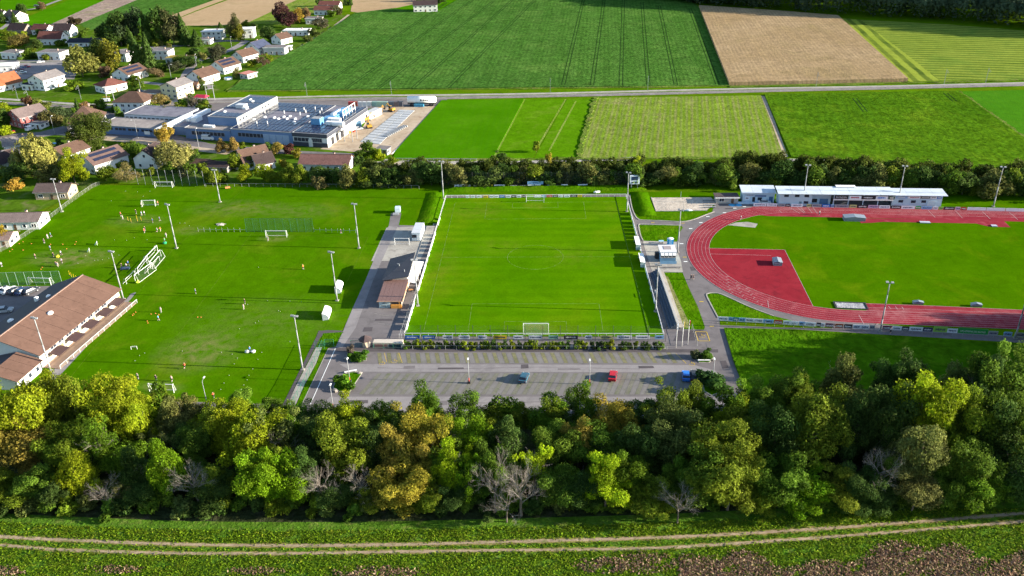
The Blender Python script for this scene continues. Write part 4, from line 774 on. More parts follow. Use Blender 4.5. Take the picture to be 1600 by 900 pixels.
# village trees
for px, py, H, R, c, k, lb in [
    (190, 72, 19, 7.6, DK, 'mid', 'large dark tree at the left end of the village grove'), (207, 70, 19, 7.2, (0.03, 0.05, 0.02), 'mid', 'tall grey-green tree next to the largest grove tree'), (168, 66, 11, 6, DK, 'mid', 'dark bushy tree behind the low dark-roofed house'),
    (233, 70, 18, 5.2, DK, 'conifer', 'dark spruce in the middle of the village grove'), (253, 70, 20, 7.0, DK, 'mid', 'dark broad tree right of the grove spruce'), (272, 70, 19, 6.4, (0.07, 0.08, 0.03), 'mid', 'dull green tall tree at the right of the grove'),
    (290, 70, 17, 5.4, DK, 'conifer', 'dark spruce at the right of the grove'), (308, 72, 9, 5, DK, 'conifer', 'blue-green spruce in front of the white modern house'), (217, 106, 20, 6.2, DK, 'conifer', 'big dark pine beside the flat-roofed white house'), (235, 108, 18, 5.2, DK, 'conifer', 'second dark pine beside the flat-roofed white house'),
    (130, 120, 15, 8.0, (0.12, 0.13, 0.03), 'mid', 'wide golden-green tree at the right end of the car park'), (158, 106, 14, 6.6, (0.05, 0.08, 0.015), 'mid', 'dark tree right of the golden-green one'), (178, 110, 14, 5.6, (0.13, 0.14, 0.015), 'mid', 'yellow-green tree left of the pines'),
    (165, 120, 5, 4, (0.13, 0.09, 0.05), 'bush', 'brown shrub under the village trees'), (37, 25, 8, 3.6, DK, 'mid', 'dark tree beside the uppermost left house'), (66, 16, 6, 2.8, (0.14, 0.1, 0.05), 'mid', 'lone brown tree beside the upper field road'), (24, 36, 7, 3.4, DK, 'conifer', 'dark tree in front of the uppermost left house'),
    (4, 36, 7, 4, DK, 'mid', 'dark tree at the left edge beside the uppermost houses'), (112, 38, 4.5, 3.5, (0.05, 0.04, 0.02), 'bush', 'dark bush at the end of the ploughed strip'), (122, 38, 3.5, 3, (0.06, 0.05, 0.02), 'bush', 'second dark bush at the end of the ploughed strip'),
    (38, 58, 3.5, 2.2, (0.2, 0.26, 0.01), 'bush', 'small lime bush between the brown-roofed houses'), (15, 66, 7, 5, OL, 'mid', 'olive tree at the left of the village'), (30, 74, 7, 5.5, (0.13, 0.11, 0.03), 'mid', 'brown-green tree behind the flat white house'), (58, 78, 6, 4.4, (0.06, 0.1, 0.02), 'mid', 'round green tree left of the pale flat-roofed house'),
    (62, 56, 4, 3, DK, 'bush', 'dark bush in front of the red-roofed house'), (42, 92, 5, 4, MD, 'bush', 'bush beside the pale flat-roofed house'), (95, 72, 4, 3.5, MD, 'bush', 'bushes in front of the red-brown roof'), (130, 56, 4, 3.5, MD, 'bush', 'garden bushes behind the low dark-roofed house'),
    (370, 62, 14, 4.6, (0.08, 0.09, 0.03), 'col', 'tall olive tree behind the village road bend'), (376, 64, 9, 3.4, (0.16, 0.17, 0.02), 'mid', 'yellow-green tree in front of the tall olive one'), (445, 41, 14, 8.4, (0.07, 0.035, 0.03), 'mid', 'large dark copper beech above the village'), (466, 36, 9, 4.4, (0.27, 0.2, 0.03), 'mid', 'golden tree right of the copper beech'),
    (478, 33, 8, 3.4, (0.17, 0.12, 0.05), 'mid', 'brown-gold tree beside the golden one'), (422, 64, 8, 4, DK, 'mid', 'dark tree in front of the long white bungalow'), (400, 46, 4, 2.6, DK, 'bush', 'dark bush by the white cube house'), (340, 98, 9, 4.4, (0.05, 0.055, 0.03), 'mid', 'dull round tree behind the brown-roofed white house'),
    (502, 46, 7, 5, (0.09, 0.09, 0.05), 'mid', 'greyish tree in front of the twin brown roofs'), (527, 22, 5, 4, (0.08, 0.08, 0.03), 'mid', 'tree at the right of the twin brown roofs'), (520, 26, 4, 4, MD, 'bush', 'green bush below the twin brown roofs'), (490, 56, 4, 3.5, TG, 'bush', 'grey-green bush at the edge of the big crop field'),
    (482, 64, 3.6, 3.5, TG, 'bush', 'second grey-green bush at the edge of the big crop field'), (410, 104, 6, 3.6, (0.12, 0.08, 0.05), 'sparse', 'thin brown tree near the field edge'), (394, 104, 4, 3, OL, 'bush', 'olive bush behind the pink shed'), (422, 96, 4, 2.8, OL, 'bush', 'bush by the lawn at the field edge'), (372, 122, 5, 2.0, OB, 'mid', 'narrow brown tree left of the pink shed'),
    (252, 168, 6, 4, (0.2, 0.17, 0.05), 'mid', 'gold-green tree right of the large hip-roofed house'), (238, 170, 3, 4.5, (0.02, 0.06, 0.015), 'bush', 'dark hedge block in front of the hip-roofed house'), (254, 112, 4, 4, MD, 'bush', 'dark garden hedge right of the cream-fronted house'), (272, 112, 5, 4, (0.05, 0.06, 0.03), 'mid', 'round grey tree behind the cream house'),
    (245, 120, 4, 3.4, (0.14, 0.11, 0.05), 'mid', 'brown round tree right of the panel-roofed house'), (283, 102, 5, 4, MD, 'mid', 'dark bush by the road to the modern house'), (296, 104, 5, 5, DK, 'mid', 'dark garden trees left of the village road'), (308, 88, 4, 4, DK, 'bush', 'dark bush below the grove'),
    (100, 190, 6, 4.4, (0.05, 0.08, 0.03), 'mid', 'grey-green tree left of the pyramid-roofed house'), (86, 194, 5, 4.4, (0.1, 0.1, 0.03), 'mid', 'olive bush right of the red house'), (123, 176, 6, 2.4, DK, 'conifer', 'small dark conifer behind the pyramid-roofed house'), (135, 174, 4, 3, (0.2, 0.13, 0.05), 'bush', 'orange-brown bush behind the pyramid roof'),
    (8, 196, 7, 5.5, (0.05, 0.1, 0.015), 'mid', 'green tree at the left edge before the red house'), (4, 178, 5, 4, YG, 'mid', 'yellowish tree at the left edge above the red house'), (64, 172, 5, 3.6, (0.13, 0.17, 0.03), 'mid', 'light green tree behind the red house'), (46, 165, 4, 3, (0.1, 0.06, 0.03), 'bush', 'dark reddish bush beside the railway'),
    (4, 210, 4, 4, YG, 'bush', 'yellow-green bush at the left edge beside the red car'), (24, 284, 6, 5, DK, 'mid', 'dark thicket at the left edge below the willows'), (8, 280, 5, 4.5, OL, 'mid', 'olive thicket at the left edge below the dark-roofed house'), (290, 168, 4, 2.6, (0.06, 0.14, 0.01), 'bush', 'bright green bush beside the red awning'),
    (304, 168, 5, 3, (0.14, 0.12, 0.08), 'sparse', 'thin pale tree beside the red awning'), (320, 168, 3.5, 3, DK, 'bush', 'dark round bush right of the red awning'), (108, 216, 2.4, 2, OL, 'bush', 'small bush at the street fork'), (120, 139, 4, 4.5, (0.1, 0.17, 0.01), 'bush', 'bright clipped hedge beside the white grey-roofed house'),
    (55, 14, 5, 4, (0.1, 0.09, 0.03), 'bush', 'brown hedge beside the upper field road') if False else (300, 158, 3, 2.5, MD, 'bush', 'bush beside the cream house driveway'), (345, 48, 5, 3, DK, 'conifer', 'spruce behind the white modern house'), (385, 40, 3, 3, OL, 'bush', 'bush behind the white cube house'), (500, 10, 5, 3, DK, 'mid', 'dark tree behind the twin brown roofs'), (548, 8, 6, 2.4, DK, 'conifer', 'dark cypress right of the twin brown roofs'),
    (541, 8, 4, 2.2, DK, 'bush', 'dark bush by the cypress'), (660, 2, 7, 4, DK, 'mid', 'dark tree behind the barn'), (688, 6, 6, 4, DK, 'mid', 'dark tree at the right end of the barn')]:
    at(px, py, H, R, c, lb, k, base=.05 if k in ('bush', 'conifer') else .1, cat='shrub' if k == 'bush' else 'tree')
# garden infill between the houses
for i in range(90):
    px = random.choice((random.uniform(0, 170), random.uniform(180, 330))); py = random.choice((random.uniform(62, 96), random.uniform(126, 146), random.uniform(168, 190), random.uniform(232, 280)))
    if 190 < py < 232 or (py > 200 and px < 20): continue
    c = random.choice((DK, MD, OL, OB)); at(px, py, random.uniform(2, 5), random.uniform(1.6, 3.2), c, f'{NAMES[c]} garden shrub between the village houses', 'bush', group='garden shrubs between the houses', cat='shrub', base=-.05)
# far forest beyond the fields
def forest():
    rng = np.random.default_rng(5); pts = []; 
    e = [P(x, y) for x, y in ((985, -2), (1060, 3), (1100, 10), (1210, 17), (1310, 24), (1480, 35), (1620, 47), (1760, 60))]
    V = []; T_ = []
    for i in range(620):
        s = rng.random()*(len(e)-1); k = int(s); q = e[k].lerp(e[k+1], s-k); dep = rng.random()**1.7*150
        x, y = q.x+dep*.12+rng.normal()*2, q.y+dep+3; H = 17+8*rng.random(); R = 5+3*rng.random(); n = 330 if dep < 60 else 200
        d = rng.normal(size=(n, 3)); d /= np.linalg.norm(d, axis=1, keepdims=True); d[:, 2] = np.where(rng.random(n) < .75, np.abs(d[:, 2]), d[:, 2])
        bmp = 1+.22*np.sin(d[:, 0]*6+i)*np.cos(d[:, 1]*6); p = np.stack([x+d[:, 0]*R*bmp, y+d[:, 1]*R*bmp, H*.55+d[:, 2]*H*.45*bmp], 1)
        V.append(leaf_cards(p, d+rng.normal(size=d.shape)*.4, np.full(n, 1.35)*(.7+.6*rng.random(n)), rng)); T_.append(np.clip(.3+.4*rng.random()+.3*(rng.random(n)-.5), 0, 1))
    me = quads_mesh('far_forest', np.concatenate(V), LEAF, np.concatenate(T_)); o = link('far_forest', me, kind='stuff', label='dark far-off forest edge beyond the crop fields', cat='forest', color=(0.05, 0.08, 0.045))
forest()
# rough grass and weeds in the foreground
def tufts(name, label, pts, size, col, rng, flat_=.5, cat='grass'):
    n = len(pts); d = rng.normal(size=(n, 3))*.55; d[:, 2] += flat_
    c = pts.copy(); sz = size*(.5+.9*rng.random(n)); c[:, 2] += sz*.35
    me = quads_mesh(name, leaf_cards(c, d, sz, rng, 2.2), LEAF, rng.random(n)); return link(name, me, kind='stuff', label=label, cat=cat, color=col)
def scatter(n, fn, rng):
    out = []
    while len(out) < n:
        px, py = rng.uniform(-30, 1640), rng.uniform(795, 925)
        if rng.random() < fn(px, py): q = P(px, py); out.append((q.x, q.y, rng.random()*.12))
    return np.array(out)
def ycurve(pts, x): return float(np.interp(x, [p[0] for p in pts], [p[1] for p in pts]))
def fverge(px, py):
    u, l = ycurve(U1, px), ycurve(U2, px); py += random.gauss(0, 1.6)
    if py > l+3: return .8
    if u+4 < py < l-3: return .35
    return .9 if (u-22 < py < u-3) else 0
rg = np.random.default_rng(3)
def patch(px, py): return (math.sin(px*.021+1.3)+math.sin(px*.053+py*.06)+math.sin(py*.11+px*.011))/3
tufts('grass_tufts', 'rough green grass along the dirt track', scatter(75000, lambda x, y: fverge(x, y)*(1 if patch(x*3, y*3) > -.35 else .35), rg), .20, (0.085, 0.155, 0.006), rg, 1.8)
tufts('yellow_grass', 'yellowing grass tufts below the dirt track', scatter(13000, lambda x, y: fverge(x, y)*(1 if patch(x*2+90, y*4) > .1 else .05), rg), .18, (0.13, 0.17, 0.012), rg, 1.6)
def fw(px, py):
    edge = 868+14*math.sin(px*.021)+7*math.sin(px*.057+1)
    v = 0
    if px > 1060: v = min(1, max(0, (py-(edge-(px-1250)*.05))/16))
    else:
        for cx, cy, rx, ry in ((590, 897, 95, 15), (10, 893, 40, 12), (950, 884, 70, 16), (180, 890, 60, 8), (400, 893, 60, 8), (1010, 880, 60, 22)):
            d = math.hypot((px-cx)/rx, (py-cy)/ry); v = max(v, min(.45, .9-d))
    return v*(1 if patch(px*3+40, py*3) > -.45 else .15)
tufts('dry_weeds', 'reddish brown dry weeds at the lower right of the track', scatter(26000, fw, rg), .24, (0.17, 0.105, 0.07), rg, .7, 'weeds')
tufts('pale_weeds', 'pale dry grass stalks among the brown weeds', scatter(9000, fw, rg), .28, (0.27, 0.21, 0.12), rg, .5, 'weeds')

# ================================================================== MASTS, FENCES, GOALS, BANNERS
def mast_builder(h, lamps, cross=True):
    def fn():
        t = thing('floodlight_mast', '', 'floodlight')
        MB().box((0, 0, .15), (.9, .9, .3), CONC).build('base', t)
        mb = MB(); 
        for i in range(4): mb.tube((0, 0, .3+(h-.3)*i/4), (0, 0, .3+(h-.3)*(i+1)/4), .24-.03*i, .21-.03*i, GALV, 8)
        mb.build('pole', t, smooth=True)
        MB().box((0, 0, h-.1), (1.7 if lamps > 2 else 1.5, .12, .12), GALV).build('crossbar', t)
        hm = MB().box((0, 0, 0), (.75, .5, .16), GALV).box((0, 0, -.1), (.66, .42, .06), flat((.75, .78, .8), .2, name='lamp_glass')).mesh('floodlight')
        for i in range(lamps):
            x = ((i % 2)*2-1)*(.62 if lamps <= 2 else (.65 if i < 2 else .25)); o = link('lamp_head', hm, t, loc=(x, (-.15 if i % 2 else .15), h+.12)); o.rotation_euler = (.5 if lamps <= 2 else .35*(-1)**(i//2), 0, 0); o.scale = (.95, 1.1, 1.5)
        return t
    return Proto(fn)
MA, MC, MD_ = mast_builder(16, 4), mast_builder(15, 2), mast_builder(13, 2)
for px, py, lb in ((193, 468, 'at the right-hand corner of the long brown-roofed clubhouse'), (276, 388, 'between the two halves of the training ground'), (527, 470, 'beside the upper white dugout of the training pitch'),
                   (473, 578, 'on the slope at the right edge of the training pitch, nearest the car park'), (561, 388, 'at the upper right of the training pitch'), (79.5, 580, 'in front of the clubhouse terrace above the woodland belt')):
    p = P(px, py); MA.put('tall galvanised floodlight mast '+lb, p, random.uniform(-.3, .3), 'floodlight masts of the training pitch')
for px, py, lb in ((344, 316, 'at the top edge of the training pitch by the tall fence posts'), (97, 331, 'by the field fence next to the cream cabin'), (693, 311, 'at the upper left corner of the main pitch'), (653, 478, 'beside the left rail of the main pitch by the kiosk'),
                   (979.5, 331, 'at the upper right corner of the main pitch'), (1024, 487, 'in front of the small stepped stand'), (1058.8, 394.6, 'between the blue cabin and the running track bend')):
    p = P(px, py); (MC if px not in (344, 97) else MD_).put('slim grey floodlight mast '+lb, p, random.uniform(-.3, .3), 'floodlight masts of the main pitch')
for px, py, lb in ((1375, 518, 'beside the near straight of the running track'), (1254, 319, 'in front of the left part of the track stand'), (1402, 321, 'in front of the right part of the track stand'), (1552, 323, 'at the far straight right of the stand'), (1586, 529, 'at the right edge beside the near straight')):
    p = P(px, py); MC.put('grey twin-headed floodlight mast '+lb, p, 0, 'floodlight masts round the running track')
def lamp_fn():
    t = thing('street_lamp', '', 'street lamp'); MB().tube((0, 0, 0), (0, 0, 7), .12, .07, GALV, 8).build('pole', t, smooth=True)
    MB().box((0, 0, .35), (.7, .7, .7), DARK).build('base', t); MB().box((0, .35, 7.02), (.35, 1.0, .16), WHITE).build('lamp_head', t)
    MB().tube((0, 0, .7), (0, 0, 1.7), .125, .12, flat((.5, .08, .05), .6), 8).build('red_band', t); return t
LP = Proto(lamp_fn)
for px, py, lb in ((733, 599, 'white lamp post in the left part of the car park'), (921, 601, 'white lamp post in the middle of the car park'), (547, 598, 'white lamp post on the left planted island of the car park'), (1113, 599, 'white lamp post by the big bush at the right end of the car park'), (521, 640, 'lamp post half hidden behind the belt at the left of the car park')):
    LP.put(lb, P(px, py), 0, 'car park lamp posts')
def slamp_fn():
    t = thing('street_lamp', '', 'street lamp'); MB().tube((0, 0, 0), (0, 0, 8.5), .11, .06, GALV, 6).build('pole', t)
    MB().tube((0, 0, 8.5), (1.2, 0, 8.8), .05, .04, GALV, 5).build('arm', t); MB().box((1.4, 0, 8.8), (.8, .3, .14), WHITE).build('lamp_head', t); return t
SLP = Proto(slamp_fn)
for px, py, lb in ((86, 210, 'bent street lamp beside the red house'), (308, 108, 'street lamp at the upper right of the village grove'), (268, 124, 'street lamp behind the cream house'), (222, 148, 'street lamp by the driveway of the cream house'), (216, 216, 'small street lamp before the blue factory wing'), (311, 231, 'street lamp left of the factory'), (363, 79, 'street lamp on the village road bend'), (326, 642, 'white curved lamp below the training pitch goal')):
    SLP.put(lb, P(px, py), random.choice((0, PI/2, PI)), 'village street lamps')
# railway catenary masts and wires
def cat_fn():
    t = thing('catenary_mast', '', 'railway mast'); mb = MB()
    for s in (-.14, .14): mb.tube((s, 0, 0), (s, 0, 8), .06, .05, GALV, 4)
    mb.build('pole', t); MB().tube((0, 0, 6.8), (0, -3.0, 6.4), .05, .04, GALV, 4).tube((0, 0, 7.8), (0, -3.0, 6.9), .04, .04, GALV, 4).build('bracket', t); return t
CM = Proto(cat_fn)
for i, (px, py) in enumerate(((29, 158), (47, 163), (127, 156), (480, 151.5), (612, 149), (1012, 141.5), (1275, 136), (1475, 131.5), (1540, 129.5), (860, 145))):
    CM.put('thin grey railway mast beside the track, '+ordinal([0, 1, 2, 3, 4, 6, 7, 8, 9, 5][i])+' from the left', P(px, py), 0, 'railway masts along the line')
def gantry(px, py, lb):
    p = P(px, py); t = thing('rail_gantry', lb, 'railway gantry', p, 0.15)
    for s in (-2.2, 2.2):
        MB().tube((s, -1.2 if s > 0 else 1.2, 0), (s, -1.2 if s > 0 else 1.2, 8.5), .2, .16, GALV, 5).build('leg', t)
    MB().box((0, 0, 8.6), (5.6, .35, .5), GALV, .5).build('beam', t); MB().box((0, 0, 6.0), (4.4, .2, .2), GALV, .5).build('brace', t)
gantry(174, 160, 'white railway gantry frame behind the hip-roofed house'); gantry(330, 156, 'grey railway gantry frame behind the factory')

# ------------------------------------------------------------------ rail fence round the main pitch
POST = MB().box((0, 0, .55), (.09, .09, 1.1), WHITE).mesh('post'); NPOST = MB().tube((0, 0, 0), (0, 0, 1.6), .045, .04, GALV, 5).mesh('post')
def line_pts(a, b, step):
    n = max(1, round((b-a).length/step)); return [a.lerp(b, i/n) for i in range(n+1)]
def rail_fence(label, a, b, step=2.2, mat=WHITE, r=.055, h=1.1, group=None, name='rail_fence'):
    a, b = Vector(a), Vector(b); t = thing(name, label, 'fence', a, 0, group); d = b-a
    ang = math.atan2(d.y, d.x)
    for q in line_pts(a, b, step): link('post', POST if h > 1 else NPOST, t, loc=q-a, rz=ang)
    MB().box(tuple((d/2)+Vector((0, 0, h))), (d.length, r*2, r*2), mat, ang).build('rail', t); return t
rf = [rail_fence('white railing with posts along the near end of the main pitch', FC[0], FC[1]), rail_fence('white railing with posts along the far end of the main pitch', FC[3], FC[2]),
      rail_fence('white railing along the left side of the main pitch', FC[0], FC[3]), rail_fence('white railing along the right side of the main pitch', FC[1], FC[2])]
def board(a, b, z0, z1, col, label, group, marks=None, thick=.06, name='advertising_banner', cat='banner', tcol=None, side=-1, text=None):
    """a printed board standing between a and b; the print is on the side facing the camera (or -side)"""
    a, b = Vector(a), Vector(b); d = b-a; L = d.length; ang = math.atan2(d.y, d.x); m = (a+b)/2
    t = thing(name, label, cat, (m.x, m.y, 0), ang, group)
    link('panel', MB().box((0, 0, (z0+z1)/2), (L, thick, z1-z0), BOARD).mesh('panel'), t, color=col)
    tc = tcol or ((.04, .05, .12) if sum(col) > .9 else (.75, .75, .75)); y = side*(thick/2+.012); H = z1-z0
    if text: text_mesh(text, H*.42, (0, y-.01, z0+H*.32), t, tc, width=L*.86)
    elif marks is not None:
        rr = random.Random(marks); mb = MB(); x = -L*.36
        while x < L*.34:
            w = rr.uniform(.03, .09)*L; hh = rr.uniform(.2, .42)*H; mb.box((x+w/2, y, z0+H*rr.uniform(.45, .55)), (w, .012, hh), BOARD); x += w+rr.uniform(.015, .04)*L
        o = link('print', mb.mesh('print'), t, color=tc)
    return t
def text_mesh(s, size, loc, parent, col, width=None, flipz=False, name='lettering'):
    cu = D.curves.new('lettering', 'FONT'); cu.body = s; cu.size = size; cu.align_x = 'CENTER'; cu.extrude = .006; cu.resolution_u = 2
    o = D.objects.new('tmp', cu); COL.objects.link(o); dg = bpy.context.evaluated_depsgraph_get(); me = D.meshes.new_from_object(o.evaluated_get(dg)); w = max(v.co.x for v in me.vertices)-min(v.co.x for v in me.vertices)
    D.objects.remove(o); D.curves.remove(cu); me.name = name; me.materials.clear(); me.materials.append(BOARD)
    x = link(name, me, parent, color=col, loc=loc); x.rotation_euler = (PI/2, 0, 0)
    if width: x.scale = (min(2.2, width/w),)+(1, 1)
    return x
WH = (.78, .80, .84); BLK = (.02, .02, .03); NV = (.01, .13, .5); YE = (.7, .5, .02); LG = (.25, .5, .36); PY = (.5, .5, .2); LB = (.25, .45, .7); RD = (.45, .02, .03); GY = (.3, .31, .33); GN = (.02, .3, .06); LGR = (.3, .55, .08)
cn = {WH: 'white', BLK: 'black', NV: 'deep blue', YE: 'yellow', LG: 'pale green', PY: 'pale yellow', LB: 'light blue', RD: 'red', GY: 'grey', GN: 'green', LGR: 'lime green'}
NG = 'banners on the net fence between the main pitch and the car park'
k = 0
for x0, x1, c in ((633, 656, NV), (661, 680, NV), (692, 708, WH), (717, 734, WH), (747, 761, WH), (771, 792, YE), (802, 818, WH), (826, 847, WH), (857, 872, LG), (881, 903, BLK), (914, 925, WH), (938, 957, PY), (964, 987, WH), (993, 1015, WH), (1023, 1037, LB)):
    a, b = P(x0, 531.5), P(x1, 531.5); k += 1
    board(a+Vector((0, .0, 0)), b, .35, 1.5, c, f'{cn[c]} banner on the net fence by the car park hedge' if c not in (WH, NV) else f'{cn[c]} printed banner on the net fence above the car park hedge, {ordinal(k-1)} banner from the left', NG, marks=k)
for q in (): pass
FG = 'small boards on the far end railing of the main pitch'
for i, (x0, x1, c) in enumerate(((728, 734, WH), (736, 743, WH), (745, 753, WH), (756, 763, YE), (765, 772, WH), (773, 780, WH), (781, 789, NV), (791, 799, WH), (800, 807, BLK), (808, 815, WH), (817, 821, BLK), (824, 834, LGR), (836, 846, WH), (847, 853, LB), (855, 863, RD), (865, 872, BLK), (873, 880, WH), (882, 891, WH), (892, 902, BLK), (903, 910, YE))):
    a = FC[3].lerp(FC[2], (x0-697)/281); b = FC[3].lerp(FC[2], (x1-697)/281); o = Vector((0, -.14, 0))
    board(a+o, b+o, .1, 1.0, c, f'{cn[c]} board on the far end railing, {ordinal(i)} from the left', FG, marks=100+i)
# side railings: their boards face the pitch and stand on the railings' inner side
for side, lbl, rng_ in ((0, 'left', [(.03, .06), (.07, .1), (.11, .14), (.15, .18), (.26, .29), (.3, .325), (.335, .365), (.375, .43), (.44, .475), (.49, .515), (.53, .55), (.56, .58), (.59, .61), (.62, .64), (.65, .67), (.74, .77), (.785, .8)]),
                        (1, 'right', [(.14, .165), (.18, .205), (.21, .235), (.25, .275), (.29, .315), (.33, .355), (.36, .385), (.39, .415), (.53, .555), (.56, .585), (.59, .615), (.62, .645), (.65, .675), (.68, .705), (.71, .735), (.74, .765), (.78, .805), (.82, .845)])):
    a0, b0 = (FC[0], FC[3]) if side == 0 else (FC[1], FC[2]); sx = .13 if side == 0 else -.13
    for i, (u, v) in enumerate(rng_):
        c = random.choice((WH, WH, GY, WH)); board(a0.lerp(b0, u)+Vector((sx, 0, 0)), a0.lerp(b0, v)+Vector((sx, 0, 0)), .12, 1.02, c, f'{cn[c]} board seen edge-on on the {lbl} railing of the main pitch', f'boards on the {lbl} railing of the main pitch', marks=200+i, side=1 if side == 0 else -1)
# net fence and hedge between pitch and car park
NETG = net_mat('green_netting', (.02, .12, .06), .30); NETW = net_mat('white_netting', (.5, .52, .5), .12); NETD = net_mat('dark_netting', (.03, .04, .04), .14); NETB = net_mat('teal_netting', (.03, .12, .09), .28); NETC = net_mat('thin_green_netting', (.03, .10, .06), .13)
def net_fence(label, pts, h, step, net, group=None, post_r=.05, post_mat=DARK, name='net_fence', cat='fence', toprail=True):
    a = Vector(pts[0]); t = thing(name, label, cat, (a.x, a.y, 0), 0, group); pm = MB().tube((0, 0, 0), (0, 0, h), post_r, post_r, post_mat, 5).mesh('post')
    for i in range(len(pts)-1):
        p, q = Vector(pts[i]), Vector(pts[i+1])
        for z in line_pts(p, q, step)[(1 if i else 0):]: link('post', pm, t, loc=(z.x-a.x, z.y-a.y, 0))
        d = q-p; m = (p+q)/2-a; mb = MB(); mb.quad([(p.x-a.x, p.y-a.y, .05), (q.x-a.x, q.y-a.y, .05), (q.x-a.x, q.y-a.y, h-.03), (p.x-a.x, p.y-a.y, h-.03)], net); mb.build('netting', t)
        if toprail: MB().box((m.x, m.y, h), (d.length, .05, .05), post_mat, math.atan2(d.y, d.x)).build('rail', t)
    return t
net_fence('tall dark net fence behind the near goal, above the car park hedge', [P(632, 532.5), P(1040, 534)], 5.0, 4.6, NETD, post_r=.06, toprail=False)
net_fence('low grey fence between the hedge and the car park lane', [P(628, 546), P(1042, 547)], 1.2, 3.0, NETD, post_mat=GALV)
MB().box((0, 0, 0), (1, 1, 1), CONC)
wp = [P(634, 541.5), P(1040, 543)]
ribbon('pale_path', wp, 1.7, 0.06, CONC)
for i in range(42):
    f = (i+.4+random.uniform(-.3, .3))/42; q = wp[0].lerp(wp[1], f)+Vector((0, -.5, 0)); c = random.choice((MD, OL, DK, YG))
    tree(q.x, q.y, random.uniform(1.6, 2.6), random.uniform(.8, 1.3), vary(c), f'small {NAMES[c]} hedge shrub between the main pitch and the car park', 'bush', 'hedge shrubs between the main pitch and the car park', 'shrub', base=-.05)
# far end: banners on a ball fence on the bank
a, b = P(712, 294), P(985, 293)
net_fence('tall dark ball fence on the bank behind the far goal', [P(690, 293.5), P(985, 292.5)], 6.5, 6.0, NETD, post_r=.07, toprail=False)
for i, (x0, x1, y0, y1, c) in enumerate(((710.5, 718, 288.5, 293.5, WH), (719.5, 726.5, 288, 292.5, WH), (728, 735, 288.5, 292, WH), (740, 751, 288.5, 292.5, PY), (756, 770, 288.5, 292.5, YE), (772, 789, 288.5, 292.5, WH), (795, 810, 288.5, 292, BLK), (811, 823, 288.8, 292.2, BLK), (824.5, 835, 288.5, 294, WH), (836, 845, 288, 293, WH), (849, 854, 289, 292.5, BLK), (855, 861, 288.5, 293.5, WH), (865, 876, 288.5, 291.5, BLK), (877, 887, 288, 291.7, WH), (903, 918, 287.7, 291.7, WH), (824, 849, 283.5, 288, LB))):
    Y = P(800, 294).y; q0, q1 = at_depth(x0, y1, Y-.15), at_depth(x1, y1, Y-.15); zt = at_depth(x0, y0, Y-.15).z
    board((q0.x, Y-.15, 0), (q1.x, Y-.15, 0), max(.2, q0.z), zt, c, f'{cn[c]} panel on the bank fence behind the far goal, {ordinal([0,1,2,3,4,5,6,7,8,10,11,12,13,14,15,9][i])} from the left', 'panels on the bank fence behind the far goal', marks=300+i)
# scoreboard
p = P(991, 296.5); t = thing('scoreboard', 'white scoreboard with a dark display on two legs at the upper right of the main pitch', 'scoreboard', p, .08)
for s in (-1.2, 1.2): MB().box((s, 0, 1.4), (.2, .2, 2.8), GALV).build('leg', t)
MB().box((0, 0, 4.2), (3.8, .4, 3.6), flat((.55, .62, .7), .5)).build('panel', t); MB().box((0, -.22, 4.7), (2.6, .06, 1.5), flat((.02, .04, .09), .3)).build('display', t)
MB().box((-.9, -.22, 3.1), (.7, .05, .5), DARK).box((.7, -.22, 3.1), (1.2, .05, .4), DARK).build('print', t)
# ------------------------------------------------------------------ goals
def goal(px0, py0, px1, py1, label, depth=1.8, h=2.44, group=None, net=NETW, back=1, w=None, name='football_goal'):
    a, b = P(px0, py0), P(px1, py1); d = b-a; L = w or d.length; m = (a+b)/2; ang = math.atan2(d.y, d.x); t = thing(name, label, 'goal', m, ang, group); r = .062 if h > 2 else .045
    for s in (-L/2, L/2):
        MB().box((s, 0, h/2), (r*2, r*2, h), WHITE).build('post', t)
        MB().tube((s, 0, h), (s, back*depth*.45, h), r*.6, r*.6, WHITE, 5).tube((s, back*depth*.45, h), (s, back*depth, .05), r*.6, r*.6, WHITE, 5).build('stay', t)
    MB().box((0, 0, h+r), (L+r*2, r*2, r*2), WHITE).build('crossbar', t); MB().box((0, back*depth, .06), (L, r*1.4, r*1.4), WHITE).build('ground_bar', t)
    mb = MB(); y1, y2 = back*depth*.45, back*depth
    mb.quad([(-L/2, y2, .05), (L/2, y2, .05), (L/2, y1, h), (-L/2, y1, h)], net); mb.quad([(-L/2, 0, h), (L/2, 0, h), (L/2, y1, h), (-L/2, y1, h)], net)
    for s in (-L/2, L/2): mb.quad([(s, 0, .05), (s, y2, .05), (s, y1, h), (s, 0, h)], net)
    mb.build('net', t); return t
goal(818, 517.5, 857, 517.5, 'white goal at the near end of the main pitch', back=-1); goal(822.5, 316.5, 850, 316.5, 'white goal at the far end of the main pitch', back=1)
goal(416, 371, 448, 371, 'white goal in front of the green ball net', back=1, depth=1.4); goal(242.5, 293.5, 269.5, 293.5, 'white goal at the top edge of the training ground', back=1)
goal(222.5, 323, 243, 322.5, 'portable white goal with net in the upper training area', back=1, depth=1.6); goal(46, 445, 80, 446, 'white netted goal beside the green fence near the parked cars', back=1)
goal(234, 613, 272, 614, 'white goal at the near end of the training pitch beside the trees', back=1, depth=1.2); goal(617, 383, 639.5, 383, 'white goal frame standing on the pale yard by the container', back=1, net=NETD, depth=1.2)
goal(1002, 0, 1003, 0, 'x') if False else None
